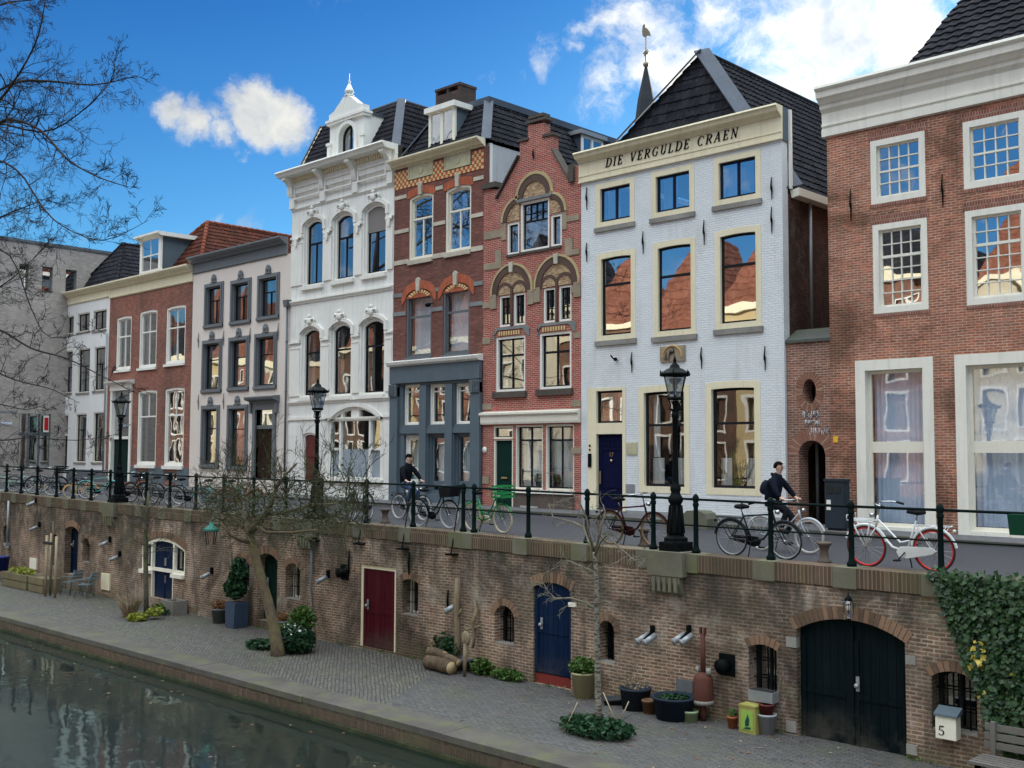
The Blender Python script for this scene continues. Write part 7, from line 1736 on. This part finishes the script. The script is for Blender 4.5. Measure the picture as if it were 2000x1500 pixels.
# logs and driftwood
LOGM=bark("log_bark",(.10,.07,.045),(.15,.11,.07)); LOGE=plain("log_end",(.42,.31,.18),.8)
def log(label,a,b,r,g='logs piled at the wall'):
    a,b=Vector(a),Vector(b); tag(MB().tube([a,a.lerp(b,.5)+Vector((0,0,.02)),b],[r,r*1.03,r*.95],12,0,False).tube([b,b+(b-a).normalized()*.004],[r*.93,r*.93],12,1).tube([a,a-(b-a).normalized()*.004],[r*.93,r*.93],12,1).build('log',[LOGM,LOGE]),label,'log',g)
A=QZ(836,1290,0.55);B=QZ(882,1318,0.55); log("biggest log lying on the paving at the front of the pile",(A.x,A.y,ZW+.15),(B.x,B.y,ZW+.15),.16)
A=QZ(838,1280,0.45);B=QZ(868,1288,0.45); log("shorter log lying on top of the pile",(A.x,A.y,ZW+.36),(B.x,B.y,ZW+.34),.11)
A=QZ(866,1290,0.5);B=QZ(896,1302,0.5); log("pale split log resting on the right end of the pile",(A.x,A.y,ZW+.33),(B.x,B.y,ZW+.25),.09)
x_=P(893,1230,YW-.15).x; y=YW-.16
t=thing('driftwood_post',"tall pale weathered driftwood post leaning on the wall above the logs",'driftwood',(x_,y,ZW)); DW=bark("driftwood",(.26,.2,.13),(.16,.13,.09))
MB().tube([(x_,y,ZW),(x_+.03,y,ZW+.7),(x_-.02,y,ZW+1.5),(x_+.02,y,ZW+2.1)],[.09,.075,.08,.06],8).tube([(x_+.03,y,ZW+1.2),(x_+.15,y,ZW+1.4)],[.04,.02],6).build('post',DW,t)
p=P(926,1240,YW-.12); t=thing('driftwood_sculpture',"twisted driftwood hung on the wall left of the round headed window",'driftwood',(p.x,YW,p.z))
MB().tube([P(926,1170,YW-.06),P(931,1195,YW-.1),P(922,1215,YW-.12),P(927,1240,YW-.12),P(924,1265,YW-.1)],[.03,.045,.05,.035,.03],8).tube([P(925,1225,YW-.12),P(912,1230,YW-.2),P(905,1224,YW-.25)],[.03,.025,.015],6).tube([P(926,1228,YW-.12),P(938,1222,YW-.2)],[.03,.02],6).build('branch',DW,t)
c=QZ(908,1322,.2); t=thing('driftwood_figure',"small upright driftwood figure standing by the log pile",'driftwood',tuple(c))
MB().tube([(c.x-.02,c.y,ZW),(c.x,c.y,ZW+.35),(c.x+.03,c.y,ZW+.75)],[.03,.05,.06],8).sphere((c.x+.02,c.y,ZW+.85),.14,10,8,0,(1,.5,1.2)).build('figure',DW,t)
c=QZ(893,1300,.4); tag(MB().lathe([(.12,0),(.26,.2),(.28,.2),(.1,.02)],(c.x,c.y+.25,ZW+.12),16).build('bowl',DGREY),"dark bowl between the logs and the driftwood post",'bowl')
# window box, mailbox
p0,p1=P(1466,1357,YW-.16),P(1513,1366,YW-.16); z=Z(1490,1370,YW-.16)
t=thing('window_box',"grey rectangular flower box below the barred window",'planter',((p0.x+p1.x)/2,YW-.1,z)); MB().ring(arch(p0.x,p1.x,YW-.24,YW-.02),arch(p0.x+.02,p1.x-.02,YW-.22,YW-.04),z,z+.2).build('box',ZINC,t) if False else MB().box(p0.x,p1.x,YW-.24,YW-.005,z,z+.19).build('box',ZINC,t); MB().box(p0.x+.02,p1.x-.02,YW-.22,YW-.02,z+.185,z+.2).build('soil',DARK,t)
x0,x1,z0,z1=rect(1827,1867,1391,1444,YW-.2); t=thing('mailbox',"cream metal mailbox numbered 5 below the ivy side window",'mailbox',((x0+x1)/2,YW-.1,z0))
MB().box(x0,x1,YW-.2,YW-.01,z0,z1-.04).build('box',PALEC,t); MB().prism([(YW-.0,z1+.06),(YW-.23,z1-.04),(YW-.23,z1-.07),(YW-.0,z1-.04)],x0-.02,x1+.03,ax='x').build('lid',BGREY,t)
m=MB(); lettering(m,"5",(x0+.05,z0+.05),1,1,.15,YW-.208,.008,.05); m.build('number',IRON,t)
# wall lamp above double door, green hanging lantern at left
p=P(1657,1188,YW-.16); t=thing('wall_lantern',"small glass lantern above the double door arch",'wall lamp',(p.x,YW,p.z))
MB().lathe([(.03,-.19),(.06,-.15),(.085,-.08),(.085,.08),(.06,.14)],(p.x,YW-.16,p.z),8,0,False).build('glass',LG,t); m=MB().lathe([(.07,.13),(.06,.17),(.02,.2),(.01,.26)],(p.x,YW-.16,p.z),8).lathe([(.01,-.26),(.03,-.2),(.05,-.18)],(p.x,YW-.16,p.z),8).tube([(p.x,YW-.16,p.z+.2),(p.x,YW,p.z+.1)],.012,5)
for k in range(6): a=k*math.pi/3; m.tube([(p.x+.087*math.cos(a),YW-.16+.087*math.sin(a),p.z-.08),(p.x+.087*math.cos(a),YW-.16+.087*math.sin(a),p.z+.09)],.006,4)
m.build('frame',IRON,t); MB().sphere((p.x,YW-.16,p.z),.035,8,6,0,(1,1,1.6)).build('bulb',BULB,t)
p=P(412,1045,YW-.45); t=thing('wall_lantern',"green copper lantern hanging from the quay wall left of the leaning tree",'wall lamp',(p.x,YW,p.z))
MB().lathe([(.13,-.28),(.2,.12)],(p.x,YW-.45,p.z),4,0,False).build('glass',LG,t)
m=MB().lathe([(.24,.12),(.2,.2),(.08,.3),(.05,.36),(.02,.42)],(p.x,YW-.45,p.z),8); m.build('roof',paint("copper_green",(.03,.16,.13),.6),t)
m=MB().tube([(p.x,YW-.45,p.z+.38),(p.x,YW-.3,p.z+.5),(p.x,YW,p.z+.4)],.02,6)
for k in range(4): a=k*math.pi/2; m.tube([(p.x+.13*math.cos(a),YW-.45+.13*math.sin(a),p.z-.28),(p.x+.2*math.cos(a),YW-.45+.2*math.sin(a),p.z+.12)],.014,4)
m.build('frame',IRON,t)
# stone trough / crate by the blue door, timber planters, tub, chairs
c=QZ(341,1186,.35); tag(MB().ring(arch(c.x-.3,c.x+.3,c.y-.22,c.y+.22),arch(c.x-.24,c.x+.24,c.y-.16,c.y+.16),ZW,ZW+.3).build('x',SILL),None) if False else None
t=thing('stone_trough',"square grey concrete trough right of the blue door",'trough',(c.x,c.y,ZW)); MB().box(c.x-.32,c.x+.32,c.y-.25,c.y-.19,ZW,ZW+.42).box(c.x-.32,c.x+.32,c.y+.19,c.y+.25,ZW,ZW+.42).box(c.x-.32,c.x-.26,c.y-.19,c.y+.19,ZW,ZW+.42).box(c.x+.26,c.x+.32,c.y-.19,c.y+.19,ZW,ZW+.42).box(c.x-.26,c.x+.26,c.y-.19,c.y+.19,ZW,ZW+.25).build('trough',stone("trough_stone",(.24,.23,.21),.1),t)
WD=paint("mossy_timber",(.17,.15,.09),.85,.3,0,.4)
for a,b,lb,py in ((3,52,"mossy timber planter at the left edge with yellow flowers",1137),(56,84,"mossy timber planter right beside the staked sapling",1130)):
    p0,p1=PZ(a,py,ZW),PZ(b,py,ZW); yy=max(p0.y,-9.9); xa,xb=P(a,py-10,-9.9).x,P(b,py-10,-9.9).x
    t=thing('timber_planter',lb,'planter',((xa+xb)/2,-9.7,ZW)); 
    for k in range(2): MB().box(xa,xb,-9.9,-9.84,ZW+.02+k*.27,ZW+.26+k*.27).build('board',WD,t)
    MB().box(xa,xb,-9.84,-9.2,ZW,ZW+.5).build('trough',WD,t)
    if a<10:
        sp=random.Random(2); m=MB(); leaves(m,ell(((xa+xb)/2,-9.6,ZW+.6),(1.1,.3,.15),sp),350,.08,sp); m.build('flowers',GR3,t)
c=P(2,1110,-9.2); tag(MB().lathe([(.3,0),(.34,.5),(.36,.5),(.36,.55),(.3,.55),(.28,.1)],(c.x-.1,-9.2,ZW+.35),18).build('tub',paint("blue_tub",(.015,.03,.16),.4)),"blue plastic tub at the far left edge",'tub')
CH=paint("chair_blue_metal",(.13,.19,.22),.5)
def chair(label,px,py,rz):
    c=QZ(px,py,.6); t=thing('garden_chair',label,'chair',(c.x,c.y,ZW),rz,'garden chairs on the wharf')
    m=MB()
    for k in range(6): m.box(-.22+k*.075,-.165+k*.075,-.22,.22,.44,.455)
    m.build('seat',CH,t,True)
    m=MB()
    for k in range(3): m.box(-.3-k*.035,-.28-k*.035,-.22,.22,.56+k*.11,.64+k*.11)
    m.build('backrest',CH,t,True)
    for s_ in (-1,1):
        MB().tube([(.24,s_*.23,0),(.2,s_*.23,.44),(.18,s_*.24,.64),(-.3,s_*.24,.66)],.013,6).build('leg',CH,t,True); MB().tube([(-.2,s_*.23,0),(-.22,s_*.23,.44),(-.38,s_*.22,.9)],.013,6).build('leg',CH,t,True)
    return t
chair("blue grey metal garden chair nearer the staked sapling",138,1150,R(200)); chair("blue grey metal garden chair further right under the arched window",166,1144,R(215))
# bench bottom right
c=Vector((P(1960,1480,-9.9).x,-9.9,ZW)); WB_=paint("weathered_bench",(.15,.14,.13),.85,.3)
t=thing('bench',"weathered grey slatted wooden bench at the lower right corner",'bench',tuple(c)); bx0=P(1912,1450,-9.4).x
for k in range(5):
    MB().box(bx0,bx0+1.9,-9.35-k*.12,-9.26-k*.12,ZW+.43,ZW+.47).build('slat',WB_,t)
for k in range(3): MB().box(bx0,bx0+1.9,-9.2+k*.02,-9.17+k*.02,ZW+.55+k*.13,ZW+.65+k*.13).build('back_slat',WB_,t)
for x_ in (bx0+.1,bx0+1.7): MB().box(x_,x_+.07,-9.85,-9.78,ZW,ZW+.43).box(x_,x_+.07,-9.22,-9.15,ZW,ZW+.95).box(x_,x_+.07,-9.85,-9.15,ZW+.36,ZW+.43).build('leg',WB_,t)
# ivy on the wall at right
sp=random.Random(15); poly=[(1818,1112),(1850,1122),(1900,1128),(2100,1150),(2100,1520),(2000,1490),(1950,1460),(1925,1420),(1925,1370),(1905,1330),(1890,1300),(1872,1250),(1850,1200),(1835,1160)]
def inside(x,y):
    r=False; n=len(poly)
    for i in range(n):
        x1,y1=poly[i]; x2,y2=poly[(i+1)%n]
        if (y1>y)!=(y2>y) and x<(x2-x1)*(y-y1)/(y2-y1)+x1: r=not r
    return r
iv=thing('ivy',"thick green ivy hanging over the quay wall at the right",'ivy',(P(1960,1300,YW).x,YW,ZW))
m=MB(); cnt=0
while cnt<10500:
    px=sp.uniform(1800,2100); py=sp.uniform(1095,1500); jx,jy=px+sp.gauss(0,6),py+sp.gauss(0,6)
    if not inside(jx,jy): continue
    dpt=sp.uniform(.05,.18)+.2*sp.random()*max(0,min(1,(px-1830)/100)); p=P(px,py,YW-dpt)
    if p.z<ZW+.02: continue
    k=sp.uniform(.025,.068); a=Vector((sp.gauss(0,1),-abs(sp.gauss(.6,.5)),sp.gauss(.0,.7)-.3)).normalized(); u_=Vector((0,-1,.4)).cross(a).normalized()
    tip=a*k; m.add([p-tip*.9,p-u_*k*.95-tip*.1,p-u_*k*.45+tip*.4,p+tip*1.1,p+u_*k*.45+tip*.4,p+u_*k*.95-tip*.1],[(0,1,2,3),(0,3,4,5)],1 if (sp.random()<.004 or (abs(px-1908)<16 and abs(py-1280)<28 and sp.random()<.3)) else 0); cnt+=1
m.build('foliage',[IVG,YLL],iv)
m=MB()
for _ in range(40):
    px=sp.uniform(1850,2050); pts=[]
    py=1125
    while py<1480:
        p=P(px,py,YW-.03); pts.append(p); px+=sp.gauss(0,8); py+=35
        if not inside(px,py): break
    if len(pts)>2: m.tube(pts,.008,4)
m.build('stems',BK4,iv)
# bamboo canes leaning near the young tree, plants on the windowsill
for (a,b,c_,d,lb) in ((1128,1372,1100,1432,"thin cane leaning left of the pale scaly tree"),(1178,1352,1205,1415,"thin pale cane crossing at the right of the young tree"),(1228,1370,1206,1420,"thin pale cane leaning towards the young tree from the right")):
    q=PZ(c_,d,ZW); p=P(a,b,q.y+.1); tag(MB().tube([q,p],.012,5).build('cane',ST),lb,'cane','canes stuck around the young tree')
# snake plants and small plants behind the street level windows
x,z=F(1438,958,.45); t=thing('houseplant',"spiky yellow green houseplant behind the right ground floor window of the white brick house",'houseplant',(x,.4,z))
m=MB(); sp=random.Random(3)
for _ in range(26):
    a=sp.gauss(0,.16); h_=sp.uniform(.6,1.25); m.add([(x+a*.5-.02,.4,z),(x+a*.5+.02,.4,z),(x+a*1.6+.03,.4+sp.gauss(0,.06),z+h_*.6),(x+a*2.2,.4+sp.gauss(0,.05),z+h_),(x+a*1.6-.03,.42,z+h_*.6)],[(0,1,2,3,4)])
m.build('leaves',foliage("snake_leaf",(.12,.16,.03),(.3,.3,.08)),t); MB().lathe(potprof(.16,.25),(x,.42,z-.2),14).build('pot',LEA,t)
for px,py,lb,mt in ((1052,950,"dark leafy pot plant behind the shop window",GR2),(1087,952,"bright green round pot plant behind the right shop window",GR1)):
    x,z=F(px,py,.28); t=thing('houseplant',lb,'houseplant',(x,.28,z)); m=MB(); leaves(m,ell((x,.28,z+.28),(.2,.1,.16),sp),140,.07,sp); m.build('leaves',mt,t); MB().lathe(potprof(.1,.16),(x,.28,z),12).build('pot',LEA,t)

# fallen leaves and grit on the wharf
sp=random.Random(44); m=MB()
for _ in range(900):
    x=sp.uniform(-55,-2); y=YW-.1-abs(sp.gauss(0,1.1)) if sp.random()<.7 else sp.uniform(YI,YW-.1)
    if y<YE+.1: continue
    a=sp.random()*6.28; k=sp.uniform(.015,.045); c=Vector((x,y,ZW+.012+sp.random()*.01)); u_=Vector((math.cos(a),math.sin(a),sp.uniform(-.2,.2)))*k; v_=Vector((-math.sin(a),math.cos(a),sp.uniform(-.2,.2)))*k*.6
    m.add([c-u_,c-v_,c+u_,c+v_],[(0,1,2,3)],0 if sp.random()<.6 else 1)
tag(m.build('fallen_leaves',[RDL,DRY]),"dry brown leaves scattered on the wharf paving",'leaves',None,'stuff')
# moss and weeds along the foot of the quay wall
m=MB()
for _ in range(60):
    x=sp.uniform(-50,-3); c=(x,YW-.06,ZW+.03); leaves(m,ell(c,(sp.uniform(.06,.3),.06,.06),sp),14,.035,sp)
tag(m.build('wall_foot_weeds',GR1),"tiny weeds and moss along the foot of the quay wall",'weeds',None,'stuff')

# leaves and specks floating on the canal
m=MB()
for _ in range(160):
    x=sp.uniform(-48,-6); y=YE-.15-abs(sp.gauss(0,1.5)); k=sp.uniform(.015,.05); a=sp.random()*6.28
    c=Vector((x,y,ZC+.006)); u_=Vector((math.cos(a),math.sin(a),0))*k; v_=Vector((-math.sin(a),math.cos(a),0))*k*.6
    m.add([c-u_,c-v_,c+u_,c+v_],[(0,1,2,3)],sp.randint(0,1))
tag(m.build('floating_leaves',[RDL,DRY]),"dead leaves and specks floating on the canal by the wharf edge",'leaves',None,'stuff')
